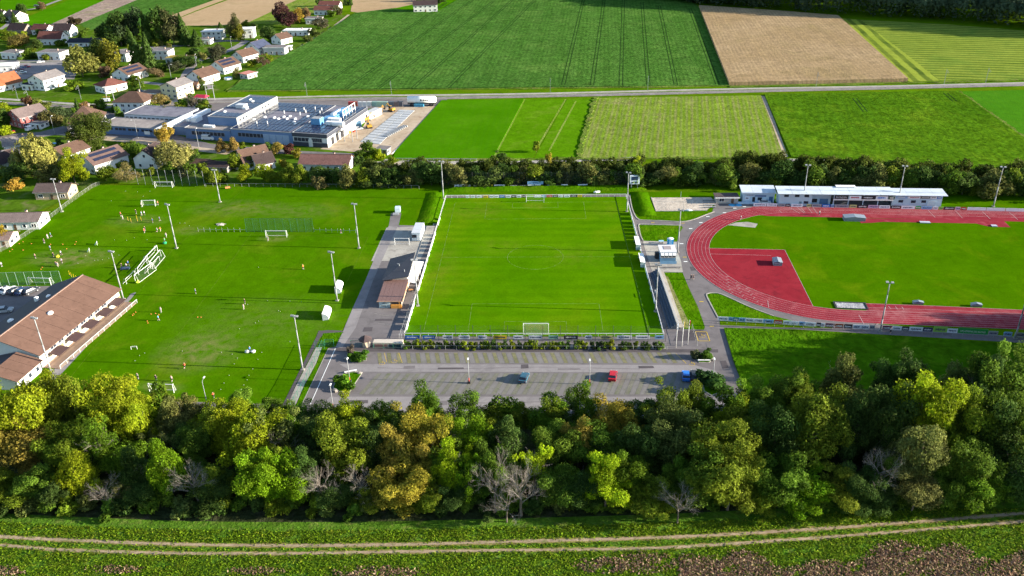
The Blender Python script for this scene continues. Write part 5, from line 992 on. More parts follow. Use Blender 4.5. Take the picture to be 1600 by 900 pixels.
# the cluster of parked goals
sg = [((212, 441), (239, 421), 2.44), ((217, 430), (232, 410), 2.44), ((236, 420), (252, 401), 2.44), ((230, 412), (247, 394), 2.44), ((198, 444), (212, 431), 1.8), ((232, 428), (250, 408), 1.8)]
for i, (a, b, h) in enumerate(sg):
    goal(a[0], a[1], b[0], b[1], ['large goal at the front of the parked cluster, tilted toward the clubhouse', 'large goal in the middle of the parked cluster', 'large goal at the right rear of the parked cluster', 'large goal at the far end of the parked cluster', 'small goal at the near left end of the parked cluster', 'small goal at the right side of the parked cluster'][i], h=h, back=-1 if i in (0, 2) else 1, depth=1.3, net=NETD, group='goals parked together at the training ground')
def mini(px, py, rz, lb):
    p = P(px, py); t = thing('mini_goal', lb, 'mini goal', p, rz, 'mini goals on the training pitch'); 
    MB().tube((-.8, 0, 0), (-.8, 0, 1), .05, .05, WHITE, 5).tube((.8, 0, 0), (.8, 0, 1), .05, .05, WHITE, 5).tube((-.8, 0, 1), (.8, 0, 1), .05, .05, WHITE, 5).build('frame', t)
    MB().quad([(-.8, .8, 0), (.8, .8, 0), (.8, 0, 1), (-.8, 0, 1)], net_mat('dense_white_netting', (.7, .7, .7), .7)).build('net', t)
mini(152, 382, 2, 'upper white mini goal on the worn patch'); mini(140, 393, 2, 'lower white mini goal on the worn patch'); mini(210, 546, .1, 'white mini goal in the lower left of the training pitch')
# green ball net in the middle of the training ground, with its low rail
a = P(385.5, 362.5); b = P(490, 362.5); net_fence('large green ball net standing in the middle of the training ground', [a, b], 5.2, 2.75, NETB, post_mat=flat((.02, .1, .05), .6), name='ball_net')
rail_fence('low grey rail left of the green ball net', P(310, 362), P(385, 362.5), 2.2, GALV, .03, .9); rail_fence('low grey rail right of the green ball net', P(491, 362.5), P(556, 364), 2.2, GALV, .03, .9)
net_fence('tall green mesh fence beside the cars parked at the clubhouse', [P(-12, 447), P(97.5, 444)], 4.6, 2.9, NETB, post_mat=flat((.25, .35, .3), .5))
net_fence('row of tall posts with netting along the top of the training ground', [P(216, 288), P(320, 291)], 6.5, 3.2, NETD, post_mat=GALV, post_r=.07, toprail=False)
net_fence('low mesh fence along the top edge of the training ground', [P(322, 291.5), P(560, 293), P(655, 295)], 1.4, 3, NETD, post_mat=GALV)
net_fence('mesh fence running down the left edge of the training ground', [P(156, 289), P(144, 294), P(108, 319), P(60, 356), P(12, 388), P(-30, 410)], 1.5, 2.6, net_mat('light_netting', (.2, .2, .18), .14), post_mat=GALV, post_r=.035)
net_fence('green mesh fence on the slope between training pitch and car park', [P(504, 541), P(476, 603), P(455, 640)], 2.0, 2.6, NETC, post_mat=flat((.03, .16, .1), .6))
net_fence('green mesh fence and gate across the access road', [P(493, 545), P(507, 545)], 2.4, 2, NETB, post_mat=flat((.03, .16, .1), .6)); net_fence('green gate leaf beside the access road', [P(508, 541), P(522, 541)], 2.2, 3, NETB, post_mat=flat((.03, .2, .12), .6), name='gate', cat='gate'); net_fence('green gate leaf left of the umbrella hut', [P(549, 542.5), P(572, 543)], 2.2, 3, NETB, post_mat=flat((.03, .2, .12), .6), name='gate', cat='gate')
net_fence('green mesh fence in front of the low entrance wall', [P(584, 544.5), P(630, 545.5)], 1.8, 2.4, NETB, post_mat=flat((.03, .16, .1), .6))
rail_fence('low white-grey guard rail along the field path behind the hedge belt', P(620, 251), P(745, 252), 2.6, GALV, .09, 1.05)
net_fence('dark fence along the right of the sunken square by the flagpoles', [P(1081, 515), P(1087, 533), P(1089, 541)], 1.8, 2, NETD, post_mat=GALV)
# double handrail on the left path of the main pitch
for dx, lb in ((0, 'left'), (3.2, 'right')):
    rail_fence(f'grey handrail on the {lb} side of the narrow strip by the main pitch path', P(624+dx, 529), P(652+dx*.9, 452), 2.4, GALV, .04, .9)
# banners round the track
TG_ = 'banners along the near straight of the running track'
k = 0
def L2(x): return float(np.interp(x, [1120, 1180, 1240, 1300, 1360, 1480, 1600], [501.5, 505, 509, 513, 515.5, 520.5, 528]))
for x0, x1, c in ((1121, 1138, WH), (1138, 1145, LB), (1145, 1153.5, (.02, .2, .25)), (1154, 1164, LB), (1164, 1177, WH), (1177, 1192, WH), (1192, 1208, LB), (1209, 1222, RD), (1223, 1233, WH), (1233, 1247, WH), (1248, 1257, LB), (1257, 1274, WH), (1275, 1282, BLK), (1282, 1288, WH), (1289, 1303, (.12, .02, .06)), (1304, 1317, (.3, .06, .01)), (1318, 1331, BLK), (1332, 1344, WH), (1344, 1357, WH), (1358, 1366, GY),
                  (1378, 1392, (.14, .02, .05)), (1393.5, 1408, WH), (1408.5, 1419, BLK), (1420, 1441, WH), (1441, 1456, (.02, .02, .08)), (1457.5, 1479, LGR), (1479, 1495, WH), (1496, 1542, GN), (1543, 1558, GY), (1567, 1580, LB), (1584, 1600, GY)):
    k += 1; nm = cn.get(c) or {(.02, .2, .25): 'dark teal', (.12, .02, .06): 'dark plum', (.3, .06, .01): 'rust orange', (.14, .02, .05): 'dark maroon', (.02, .02, .08): 'midnight blue'}[c]
    board(P(x0, L2(x0)), P(x1, L2(x1)), .2, 1.5 if c not in (GN, LGR) else 1.9, c, f'{nm} banner beside the near track straight, {ordinal(k-1)} from the left', TG_, marks=400+k, text={28: 'ON APPREND DES BACHES', 10: 'W'}.get(k), tcol=(.7, .75, .7) if k == 28 else None)
k = 0
def L3(x): return float(np.interp(x, [1176, 1340, 1450, 1510, 1600], [322.2, 325.2, 327.4, 328.7, 331]))
for x0, x1, c in ((1177, 1197, WH), (1198, 1214, WH), (1216, 1226, GY), (1227, 1233.5, BLK), (1236, 1254, WH), (1260, 1267, PY), (1268, 1283, GY), (1284, 1297, NV), (1298, 1303, LB), (1304, 1326, GY), (1327, 1338, PY), (1339, 1355, BLK), (1356, 1372, (.6, .4, .55)), (1373, 1390, WH), (1391, 1407, BLK), (1408, 1429, WH), (1430, 1438, GN), (1439, 1456, LB), (1457, 1465, WH), (1466, 1473, LGR), (1474, 1491, BLK), (1492, 1500, (.6, .4, .55)), (1501, 1509, RD), (1511, 1540, WH), (1541, 1570, WH), (1571, 1600, WH)):
    k += 1; nm = cn.get(c) or 'pale pink'
    board(P(x0, L3(x0)), P(x1, L3(x1)), .05, 1.25, c, f'{nm} board beside the far track straight, {ordinal(k-1)} from the left', 'boards along the far straight of the running track', marks=500+k if k < 24 else None)
rail_fence('grey rail fence along the near straight path of the running track', P(1121, 505), P(1240, 511.5), 2.6, GALV, .04, .9)
rail_fence('grey rail fence continuing below the near straight banners', P(1240, 511.5), P(1600, 531), 2.6, GALV, .04, .9)
# flags
for i, (px, py, c) in enumerate(((1056, 544, WH), (1065.5, 541, YE), (1074.5, 538.5, RD))):
    t = thing('flagpole', ['white flagpole left of the other two, its flag hanging limp', 'middle flagpole with a yellow pennant', 'right flagpole with a red and yellow pennant'][i], 'flagpole', P(px, py), 0, 'flagpoles by the entrance')
    MB().tube((0, 0, 0), (0, 0, 7.6), .08, .05, WHITE, 7).build('pole', t, smooth=True); fl = MB()
    for j in range(4): fl.box((.18+.08*math.sin(j*2), .06*math.cos(j*3), 7.3-.42*j), (.3-.04*j, .05, .42), BOARD)
    link('flag', fl.mesh('flag'), t, color=c)

# ================================================================== BUILDINGS
def win_mesh(w, h, frame=WHITE, cols=1):
    mb = MB(); mb.box((0, .02, 0), (w, .04, h), GLASS)
    for z in (-h/2, h/2): mb.box((0, 0, z), (w+.12, .14, .08), frame)
    for x in (-w/2, w/2): mb.box((x, 0, 0), (.08, .14, h-.08), frame)
    for i in range(1, cols): mb.box((-w/2+w*i/cols, 0, 0), (.06, .12, h-.08), frame)
    return mb.mesh('window')
WIN = win_mesh(1.2, 1.3); WIN2 = win_mesh(1.8, 1.3, cols=2); DOORM = MB().box((0, .0, 0), (1.0, .1, 2.1), flat((.12, .07, .04), .6)).box((.35, -.07, 0), (.06, .06, .2), GALV).mesh('door')
WBAND = win_mesh(2.3, 1.3, cols=2); WIN_DK = win_mesh(1.5, 1.0, DARK)
def put(me, name, parent, x, y, z, rz): return link(name, me, parent, loc=(x, y, z), rz=rz)
def wall_slab(mb, poly3, mat): mb.add(poly3, [tuple(range(len(poly3)))], mat)
def gable_shell(t, L, Wd, wh, rh, wall, name='wall'):
    mb = MB(); a, b = L/2, Wd/2
    vs = [(-a, -b, 0), (a, -b, 0), (a, b, 0), (-a, b, 0), (-a, -b, wh), (a, -b, wh), (a, b, wh), (-a, b, wh), (-a, 0, wh+rh), (a, 0, wh+rh)]
    mb.add(vs, [(0, 1, 5, 4), (1, 2, 6, 9, 5), (2, 3, 7, 6), (3, 0, 4, 8, 7)], wall); return mb.build(name, t)
def gable_roof(t, L, Wd, wh, rh, roof, ov=.55, th=.16, name='roof', cz=0):
    mb = MB(); a, b = L/2+ov, Wd/2; s = rh/b; e = b+ov; z0 = wh-ov*s+.06
    for sg in (-1, 1):
        lo, hi = (sg*e, z0), (0, wh+rh+.06)
        vs = [(-a, lo[0], lo[1]), (a, lo[0], lo[1]), (a, 0, hi[1]), (-a, 0, hi[1])]; vs += [(x, y, z+th) for x, y, z in vs]
        fs = [(0, 1, 2, 3), (7, 6, 5, 4), (0, 4, 5, 1), (2, 6, 7, 3), (1, 5, 6, 2), (3, 7, 4, 0)]
        if sg > 0: fs = [tuple(reversed(f)) for f in fs]
        fs = [tuple(reversed(f)) for f in fs]
        mb.add(vs, fs, roof)
    o = mb.build(name, t)
    MB().box((0, 0, wh+rh+.1+th), (2*a, .28, .12), flat((.1, .07, .06), .8)).build('ridge_cap', o)
    gm = MB()
    for sg in (-1, 1): gm.box((0, sg*(e+.05), z0+.02), (2*a, .12, .12), GALV)
    gm.build('gutter', o)
    return o
def hip_roof(t, L, Wd, wh, rh, roof, ov=.7, ridge=None):
    a, b = L/2+ov, Wd/2+ov; r = max(0.0, (L-Wd)/2) if ridge is None else ridge
    vs = [(-a, -b, wh), (a, -b, wh), (a, b, wh), (-a, b, wh), (-r, 0, wh+rh), (r, 0, wh+rh), (-a, -b, wh-.15), (a, -b, wh-.15), (a, b, wh-.15), (-a, b, wh-.15)]
    return MB().add(vs, [(0, 1, 5, 4), (1, 2, 5), (2, 3, 4, 5), (3, 0, 4), (6, 7, 1, 0), (7, 8, 2, 1), (8, 9, 3, 2), (9, 6, 0, 3), (9, 8, 7, 6)], roof).build('roof', t)
ROOFS = {}
def roofm(rgb):
    k = tuple(rgb)
    if k not in ROOFS:
        m = ground_mat('roof_tiles', (rgb, tuple(c*1.25 for c in rgb), tuple(c*.75 for c in rgb)), (.35, .9), 2.2, .5, .1, rows=[(90, .7, .35, tuple(c*.7 for c in rgb))], fine_amt=.15); ROOFS[k] = m
    return ROOFS[k]
W_ = (.66, .66, .64); CR = (.66, .58, .36); BR = (.095, .06, .047); DB = (.05, .037, .037); RB = (.13, .055, .046); GYR = (.17, .155, .155); BK = (.035, .037, .05); ORR = (.24, .09, .045)
CHIM = MB().box((0, 0, 0), (.7, .7, 1.5), flat((.4, .3, .26), .9)).box((0, 0, .8), (.85, .85, .12), DARK).mesh('chimney')
HG = 'houses of the village'
def house(px, py, rot, L, Wd, wh, rh, rc, wc, label, kind='gable', chim=True, cat='house', panels=0, name='house', winz=None, group=None):
    p = P(px, py); t = thing(name, label, cat, p, math.radians(rot), group); wm = flat(wc, .8, var=.06, scale=.6, name='render_wall'); rm = roofm(rc)
    if kind == 'gable': gable_shell(t, L, Wd, wh, rh, wm); ro = gable_roof(t, L, Wd, wh, rh, rm)
    else:
        MB().box((0, 0, wh/2), (L, Wd, wh), wm).build('wall', t)
        if kind == 'hip': ro = hip_roof(t, L, Wd, wh, rh, rm)
        else:
            ro = MB().box((0, 0, wh+.14), (L+.9, Wd+.9, .28), rm).build('roof', t); MB().box((0, -(Wd+.9)/2-.04, wh+.14), (L+.98, .08, .4), WHITE).build('fascia', ro)
    zz = winz or ([1.5] if wh < 4 else [1.5, 4.2]); cr, sr = math.cos(math.radians(rot)), math.sin(math.radians(rot))
    for (nx, ny, ln) in ((0, -1, L), (1, 0, Wd), (-1, 0, Wd), (0, 1, L)):
        wx, wy = nx*cr-ny*sr, nx*sr+ny*cr
        if wy > .35 or (wx < -.8): continue          # faces turned away from the camera side stay plain
        n = max(2, int(ln/3.4)); ang = math.atan2(ny, nx)+PI/2
        for zi, z in enumerate(zz):
            for i in range(n):
                s = -ln/2+ln*(i+.5)/n
                if z > wh-.5: continue
                if zi == 0 and i == n//2 and ny != 0: put(DOORM, 'door', t, s*abs(ny)+nx*(L/2+.02), s*abs(nx)+ny*(Wd/2+.02), 1.06, ang)
                else: put(WIN if (i+zi) % 2 else WIN2, 'window', t, s*abs(ny)+nx*(L/2+.02), s*abs(nx)+ny*(Wd/2+.02), z, ang)
        if kind == 'gable' and nx != 0 and rh > 2: put(WIN, 'window', t, nx*(L/2+.02), 0, wh+rh*.28, ang)
    if chim and kind != 'flat': c = link('chimney', CHIM, ro, loc=(L*.15, Wd*.12, wh+rh*.95))
    if kind == 'flat' and chim: link('vent', CHIM, ro, loc=(L*.2, Wd*.1, wh+.7))
    if panels and kind == 'gable':
        b = Wd/2; s = rh/b; pm = MB().box((0, 0, 0), (1.0, 1.65, .06), flat((.02, .025, .05), .15, name='solar_glass')).mesh('solar_panel')
        for i in range(int(L*.75)):
            for j in range(2):
                for sg in ([-1] if panels == 1 else [-1, 1]):
                    y = b*(.25+.42*j); q = link('solar_panel', pm, ro, loc=(-L*.37+i*1.05, sg*y, wh+rh-y*s+.34)); q.rotation_euler = (-sg*-1*math.atan(s)*-1 if False else sg*-math.atan(s), 0, 0)
    return t
N_, E_ = 77, -13
H = house
H(27, 33, 150, 15, 11, 5, 3.2, (.17, .12, .1), W_, 'big brown-roofed house with a white gable at the top of the village'); H(2, 30, -10, 10, 9, 4, 3, DB, W_, 'dark-roofed house at the upper left edge'); H(34, 53, E_, 15, 10, 4, 3.6, DB, (.2, .16, .14), 'dark brown house with a long roof in the upper village')
H(49, 51, E_, 5, 7, 3, 2, DB, W_, 'small pale annex at the right gable of the dark brown house', chim=False); H(69, 53, E_, 13, 9, 4, 3, RB, W_, 'white house with a red roof in the upper village'); H(104, 56, -5, 13, 10, 5, 3.6, DB, W_, 'white-gabled house with a dark steep roof')
H(85, 68, -4, 17, 10, 4.5, 4, RB, W_, 'long house with a red-brown roof and white walls'); H(137, 71, -4, 23, 9, 3, 1.8, BK, W_, 'low wide bungalow with a black roof beside the grove'); H(22, 90, E_, 11, 9, 4, .6, GYR, W_, 'pale flat-roofed house at the left of the village', 'flat')
H(85, 91, -8, 16, 10, 4.6, .6, GYR, W_, 'white block house with a pale flat roof', 'flat'); H(76, 136, N_-8, 15, 12, 6, 2.6, GYR, W_, 'large white house with a shallow grey roof below the car park'); H(49, 139, E_, 7, 6, 3, .4, BK, W_, 'low dark-roofed annex left of the large white house', 'flat')
H(8, 138, 60, 15, 12, 3.4, 5, ORR, W_, 'house with a steep orange roof at the left edge'); H(4, 110, 8, 18, 9, 3.6, .4, W_, W_, 'long white flat hall at the left edge', 'flat', chim=False, cat='hall', name='hall'); H(195, 94, E_, 10, 9, 5, .5, GYR, W_, 'white flat-roofed house half hidden by the pines', 'flat')
H(253, 91, -4, 14, 9, 5.5, .5, GYR, W_, 'white two-storey house with a pale flat roof and dark windows', 'flat'); H(284, 97, -3, 17, 8, 3.2, .4, (.26, .2, .05), W_, 'low white house with a mossy yellow flat roof', 'flat'); H(205, 122, N_-10, 15, 13, 4, 3.2, BR, W_, 'white house with dark panels on a brown roof below the pines', panels=1)
H(175, 141, 55, 13, 11, 4, 2.8, RB, W_, 'white house with a reddish hip roof beside the lawn', 'hip'); H(279, 149, N_-8, 13, 11, 6.4, 2.2, GYR, CR, 'tall cream house with a grey roof and balcony'); H(241, 151, E_, 11, 7, 2.6, .3, (.2, .15, .12), (.3, .25, .22), 'brown carport beside the cream house', 'flat', chim=False, cat='carport', name='carport')
H(214, 172, E_+8, 17, 13, 6, 4, BR, W_, 'large white house with a broad dark brown hip roof', 'hip'); H(47, 193, N_-20, 14, 12, 5.5, 3, (.15, .115, .11), (.3, .085, .08), 'dark red house with a grey-brown roof'); H(63, 199, E_, 6, 6, 2.6, .3, GYR, W_, 'white garage annex of the red house', 'flat', chim=False, cat='garage', name='garage')
H(139, 203, 15, 15, 15, 6, 6.2, BR, (.06, .055, .06), 'dark house with a steep brown pyramid roof', 'hip'); H(111, 250, N_-12, 13, 11, 4.6, 2.8, BR, W_, 'white house with a brown roof beside the tall golden willow'); H(163, 261, N_-18, 16, 13, 4.4, 3.2, (.12, .08, .07), W_, 'white house with dark solar panels covering its roof', panels=2)
H(239, 257, N_+8, 11, 10, 4.6, 3.6, DB, W_, 'small white gable house with a dark roof'); H(5, 262, N_-8, 11, 9, 3.4, 3, DB, W_, 'white-gabled house with a dark roof at the left edge'); H(34, 234, 30, 13, 8, 4, 2.6, GYR, W_, 'grey-roofed house behind the golden willows'); H(20, 246, 35, 11, 9, 2.6, 1.2, GYR, (.3, .3, .3), 'low grey shed roof left of the golden willows', chim=False, cat='shed', name='shed')
H(397, 258, N_-35, 12, 10, 3.4, 4.4, BR, W_, 'white house with a steep brown roof before the factory'); H(412, 262, 38, 8, 7, 3, 3.2, DB, W_, 'front wing with a dark roof joined to the steep brown-roofed house'); H(380, 262, -30, 7, 6, 2.4, 1, BR, W_, 'low porch at the left of the steep brown-roofed house', chim=False, cat='porch', name='porch')
H(512, 262, -4, 21, 9, 3.2, 2.6, (.16, .085, .075), W_, 'long bungalow with a red-brown roof behind the field edge'); H(317, 263, -10, 8, 6, 2.6, 1.4, BR, (.2, .15, .12), 'left of two low brown garden sheds', chim=False, cat='shed', name='shed'); H(343, 266, -6, 10, 6, 2.6, 1.2, DB, (.25, .22, .2), 'right of two low garden sheds with a black roof', chim=False, cat='shed', name='shed')
H(335, 60, 0, 14, 9, 5.5, .5, W_, W_, 'white modern cube house at the top of the grove', 'flat'); H(322, 68, 0, 9, 7, 3.2, .5, GYR, W_, 'low white wing beside the modern cube house', 'flat'); H(389, 58, 5, 9, 8, 6.2, .4, W_, W_, 'white cube house right of the tall olive tree', 'flat', chim=False)
H(319, 127, N_-12, 14, 12, 4.2, 3.2, BR, W_, 'white house with a brown roof beside the round pool'); H(353, 111, N_-14, 14, 12, 4, 3.2, BR, W_, 'white house with a small solar field on its brown roof', panels=1); H(384, 94, N_-16, 13, 10, 3.8, 3, BR, W_, 'white brown-roofed house at the field side of the village'); H(404, 82, N_-12, 12, 12, 4, 3.6, (.05, .06, .1), W_, 'white gable house with a blue-black roof')
H(432, 84, E_+10, 14, 8, 4.6, .4, GYR, (.36, .38, .4), 'long grey flat building joined to the blue-roofed house', 'flat', chim=False); H(441, 67, N_-20, 10, 10, 3.8, 2.8, BR, W_, 'white house with a brown roof above the long bungalow'); H(465, 54, -4, 18, 8, 3.4, .4, W_, W_, 'long white flat bungalow below the copper beech', 'flat'); H(517, 14, -5, 17, 9, 4, 2.4, RB, W_, 'upper of the twin red-brown roofed houses')
H(508, 22, -5, 15, 9, 4, 2.4, RB, W_, 'lower of the twin red-brown roofed houses'); H(492, 36, 0, 12, 8, 4, .6, GYR, W_, 'small white house below the twin brown roofs', 'flat'); H(389, 122, N_-20, 7, 7, 3, .4, (.45, .2, .17), (.4, .44, .42), 'small pink-roofed shed at the edge of the big crop field', 'flat', chim=False, cat='shed', name='shed')
H(665, 17, 8, 19, 12, 5.5, 2.6, DB, (.5, .52, .48), 'pale barn with a dark roof beyond the big crop field', chim=False, cat='barn', name='barn'); H(305, 138, E_, 5, 4, 2.4, 1.4, (.22, .12, .08), (.25, .15, .1), 'tiny brown hut behind the railway gantry', chim=False, cat='hut', name='hut'); H(450, 78, 0, 5, 4, 2.4, .3, W_, W_, 'small white garden hut at the field edge', 'flat', chim=False, cat='hut', name='hut')
H(600, 240, -15, 5, 4, 2.6, .4, GYR, (.4, .38, .35), 'small grey concrete shed at the corner of the construction yard', 'flat', chim=False, cat='shed', name='shed')
H(90, 306, 1, 13, 8, 3.2, 1.9, (.1, .075, .07), (.4, .3, .2), 'cream cabin with a mossy brown roof beside the field fence'); H(34, 352, 3, 17, 8.5, 3.2, 1.6, (.17, .13, .12), W_, 'changing-room block with a brown roof and teal doors'); H(6, 380, 4, 8, 7, 2.8, 1.4, (.2, .14, .12), (.6, .5, .42), 'small pale hut with a brown roof at the left edge', chim=False, cat='hut', name='hut')
def misc(name, label, cat, px, py, rz=0): return thing(name, label, cat, P(px, py), rz)
t = misc('awning', 'red market awning beside the railway behind the factory', 'awning', 316, 158, -.2); MB().add([(-3.6, -2.4, 2.4), (3.6, -2.4, 2.4), (3.6, 2.4, 2.4), (-3.6, 2.4, 2.4), (-2.6, 0, 3.6), (2.6, 0, 3.6)], [(0, 1, 5, 4), (1, 2, 5), (2, 3, 4, 5), (3, 0, 4)], flat((.45, .02, .06), .7)).build('canopy', t)
for sx in (-3.3, 3.3):
    for sy in (-2.1, 2.1): MB().tube((sx, sy, 0), (sx, sy, 2.4), .06, .06, GALV, 5).build('leg', t)
t = misc('swimming_pool', 'round blue garden pool with a white rim', 'pool', 357, 124); MB().tube((0, 0, 0), (0, 0, 1.1), 2.3, 2.3, WHITE, 20).build('rim', t); MB().tube((0, 0, 1.0), (0, 0, 1.12), 2.1, 2.1, flat((.05, .3, .5), .1), 20).build('water', t)
t = misc('play_frame', 'blue garden play frame between the willow and the brown-roofed house', 'play frame', 84, 233, .4); MB().box((0, 0, 2.6), (3.6, 2.6, .2), flat((.1, .4, .65), .5)).build('roof', t)
for sx in (-1.6, 1.6):
    for sy in (-1.1, 1.1): MB().tube((sx, sy, 0), (sx, sy, 2.5), .09, .09, flat((.1, .35, .6), .5), 5).build('leg', t)
MB().box((0, 0, 1.0), (3.2, 2.2, .15), WHITE).build('deck', t)

# ------------------------------------------------------------------ clubhouse at the lower left
ca = math.atan2(225.5-188.4, -128.1+133.1)              # axis direction
t = thing('clubhouse', 'long clubhouse with a brown gabled roof and a sunny terrace', 'clubhouse', ((-128.1-133.1)/2, (225.5+188.4)/2, 0), ca)
CL = 37.0; CW = 12.5
cream = flat((.66, .60, .42), .8, var=.06, name='cream_wall'); white = flat((.72, .7, .66), .8, var=.05, name='white_wall'); crm = (.125, .075, .058)
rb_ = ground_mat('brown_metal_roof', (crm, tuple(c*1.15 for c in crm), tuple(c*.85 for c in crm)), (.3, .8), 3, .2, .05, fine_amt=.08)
# local x runs along the building away from the camera, local -y is the side of the pitch
mb = MB(); vs = [(-CL/2, 0, 0), (CL/2, 0, 0), (CL/2, 21.5, 0), (-CL/2, 21.5, 0), (-CL/2, 0, 4.3), (CL/2, 0, 4.3), (CL/2, 21.5, 4.3), (-CL/2, 21.5, 4.3), (-CL/2, 11, 7.9), (CL/2, 11, 7.9)]
mb.add(vs, [(0, 1, 5, 4), (1, 2, 6, 9, 5), (2, 3, 7, 6), (3, 0, 4, 8, 7)], white); mb.build('wall', t)
def slope(name, pts, th, mat, parent):
    vs = list(pts)+[(x, y, z+th) for x, y, z in pts]; n = len(pts)
    return MB().add(vs, [tuple(reversed(range(n))), tuple(range(n, 2*n))]+[(i, (i+1) % n, n+(i+1) % n, n+i) for i in range(n)], mat).build(name, parent)
x0, x1 = -CL/2-.6, CL/2+.8
nE = 9; ro = D.objects.new('roof', None); COL.objects.link(ro); ro.parent = t
for i in range(nE):                                     # sheet panels of the sunny slope
    for j in range(2):
        xa, xb = x0+(x1-x0)*i/nE+.03, x0+(x1-x0)*(i+1)/nE-.03; ya, yb = (-.8+5.9*j+(.03 if j else 0)), (-.8+5.9*(j+1)); zf = lambda y: 4.25+(y)*3.75/11
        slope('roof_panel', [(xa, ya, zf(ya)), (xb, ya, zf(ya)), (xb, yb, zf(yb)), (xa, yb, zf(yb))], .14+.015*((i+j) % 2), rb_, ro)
slope('roof_slope', [(x0, 11.05, 8.05), (x1, 11.05, 8.05), (x1, 22.4, 3.98), (x0, 22.4, 3.98)], .14, flat((.05, .045, .055), .8), ro)  # slope away from the sun: its shade is painted in as a darker colour
MB().box(((x0+x1)/2, 11.0, 8.2), (x1-x0, .35, .14), flat((.3, .2, .16), .7)).build('ridge_cap', ro)
for x, y, z, s in ((-2, 7.4, 6.95, 1.0), (7.0, 14.2, 7.1, .8), (-6.5, 16.5, 6.4, 1)):
    o = MB().blob((0, 0, 0), (1.0*s, .8*s, .55*s), WHITE, 10, 6, 0).build('skylight_dome', ro, loc=(x, y, z), smooth=True)
MB().box((6, 17.5, 6.1), (.9, .9, 2.0), WHITE).build('chimney', ro)
for i in range(1, 9):                                   # window band below the eave: pairs between cream piers
    x = -CL/2+2.2+i*3.35
    MB().box((x-1.65, -.12, 2.15), (.42, .24, 4.3), cream).build('pier', t)
    put(WBAND, 'window', t, x+.1, -.06, 3.35, 0)
for k, x in enumerate((-13.2, -6.0, 1.2, 8.2, 14.4)):           # brown awnings
    slope('awning', [(x-2.3, -.1, 2.5), (x+2.3, -.1, 2.5), (x+2.3, -3.4, 2.1), (x-2.3, -3.4, 2.1)][::-1], .1, flat((.07, .04, .038), .8), t)
    MB().box((x+3.6, -.06, 1.15), (1.3, .08, 2.2), flat((.2, .17, .1), .5)).build('door', t)
MB().box((0, -2.6, .08), (CL, 5.0, .16), flat((.28, .19, .14), .9)).build('terrace', t)
fp = MB().tube((0, 0, .1), (0, 0, 1.2), .05, .05, WHITE, 5).mesh('post')
for i in range(14): link('post', fp, t, loc=(-CL/2+CL*i/13, -5.3, 0))
MB().box((0, -5.3, 1.2), (CL, .08, .08), WHITE).box((0, -5.3, .7), (CL, .04, .5), net_mat('mesh_panel', (.25, .25, .22), .15)).build('railing', t)
t2 = thing('side_building', 'low side building with a brown panelled roof at the near end of the clubhouse', 'building', P(14, 592), ca+.02)
gable_shell(t2, 9.5, 13, 3.0, 1.8, white); r2 = D.objects.new('roof', None); COL.objects.link(r2); r2.parent = t2
for i in range(3):
    for j in range(3):
        xa, xb = -5.3+10.6*i/3+.03, -5.3+10.6*(i+1)/3-.03; ya, yb = -7.1+2.4*j, -7.1+2.4*(j+1)-.04; zf = lambda y: 3.0+(y+6.5)*1.8/6.5+.08
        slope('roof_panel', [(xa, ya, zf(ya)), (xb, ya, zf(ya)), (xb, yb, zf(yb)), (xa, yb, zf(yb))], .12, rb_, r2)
slope('roof_slope', [(-5.3, .05, 4.9), (5.3, .05, 4.9), (5.3, 7.1, 2.95), (-5.3, 7.1, 2.95)], .12, flat((.05, .045, .055), .8), r2)  # far slope again coloured dark to carry the shade
for i in range(3): put(WIN, 'window', t2, -3+3*i, -6.53, 1.6, 0)
sheet('clubhouse_pavement', [(58, 612), (85.6, 577), (192, 474), (205, 459), (213, 456.7), (206, 466), (100, 580), (70, 614)], 0.07, ASPH_LT)
sheet('clubhouse_lot', [(-60, 448), (96, 447), (70, 470), (0, 525), (-60, 560)], 0.06, ASPH)
ribbon('pale_kerb', PW([(75, 458), (36, 490), (0, 520)]), 2.2, .07, CONC)

# ------------------------------------------------------------------ kiosk and clubroom beside the main pitch
t = thing('clubroom', 'clubroom with a black pitched roof and white canopy beside the main pitch', 'clubroom', (-45.3, 239.5, 0), 0)
MB().box((0, 0, 1.9), (6.6, 13.0, 3.8), flat((.4, .36, .32), .8)).build('wall', t)
slope('roof', [(-4.0, -8.6, 3.9), (3.9, -7.4, 4.5), (3.9, 8.6, 5.2), (-3.9, 6.6, 3.9)], .18, flat((.035, .037, .048), .6, scale=.5), t)
MB().tube((0, 0, 4.4), (0, 0, 5.3), .15, .15, GALV, 6).tube((0, 0, 5.3), (-.7, .2, 5.4), .12, .12, GALV, 6).build('flue', t); MB().tube((2.2, -4, 4.5), (2.2, -4, 5.4), .13, .13, GALV, 6).build('vent_pipe', t)
slope('canopy', [(3.4, -7.6, 3.0), (6.0, -7.8, 2.6), (6.6, 7.2, 2.6), (3.4, 7.0, 3.0)], .08, WHITE, t)
for y in (-7.4, -2.5, 2.5, 7.0): MB().tube((6.0, y, 0), (6.0, y, 2.6), .06, .06, WHITE, 5).build('canopy_post', t)
for y in (-5, -2.5, 0, 2.5, 5): put(WIN2, 'window', t, 3.32, y, 1.8, PI/2)
MB().box((4.6, -8.4, .75), (1.6, .8, .1), flat((.45, .22, .08), .7)).box((4.6, -8.4, .35), (.2, .5, .7), DARK).build('bench_table', t)
t = thing('kiosk', 'kiosk with a brown ribbed roof and an open orange serving hatch', 'kiosk', (-45.3, 226.9, 0), 0)
MB().box((0, .4, 1.25), (6.2, 12.2, 2.5), flat((.35, .3, .26), .8)).build('wall', t)
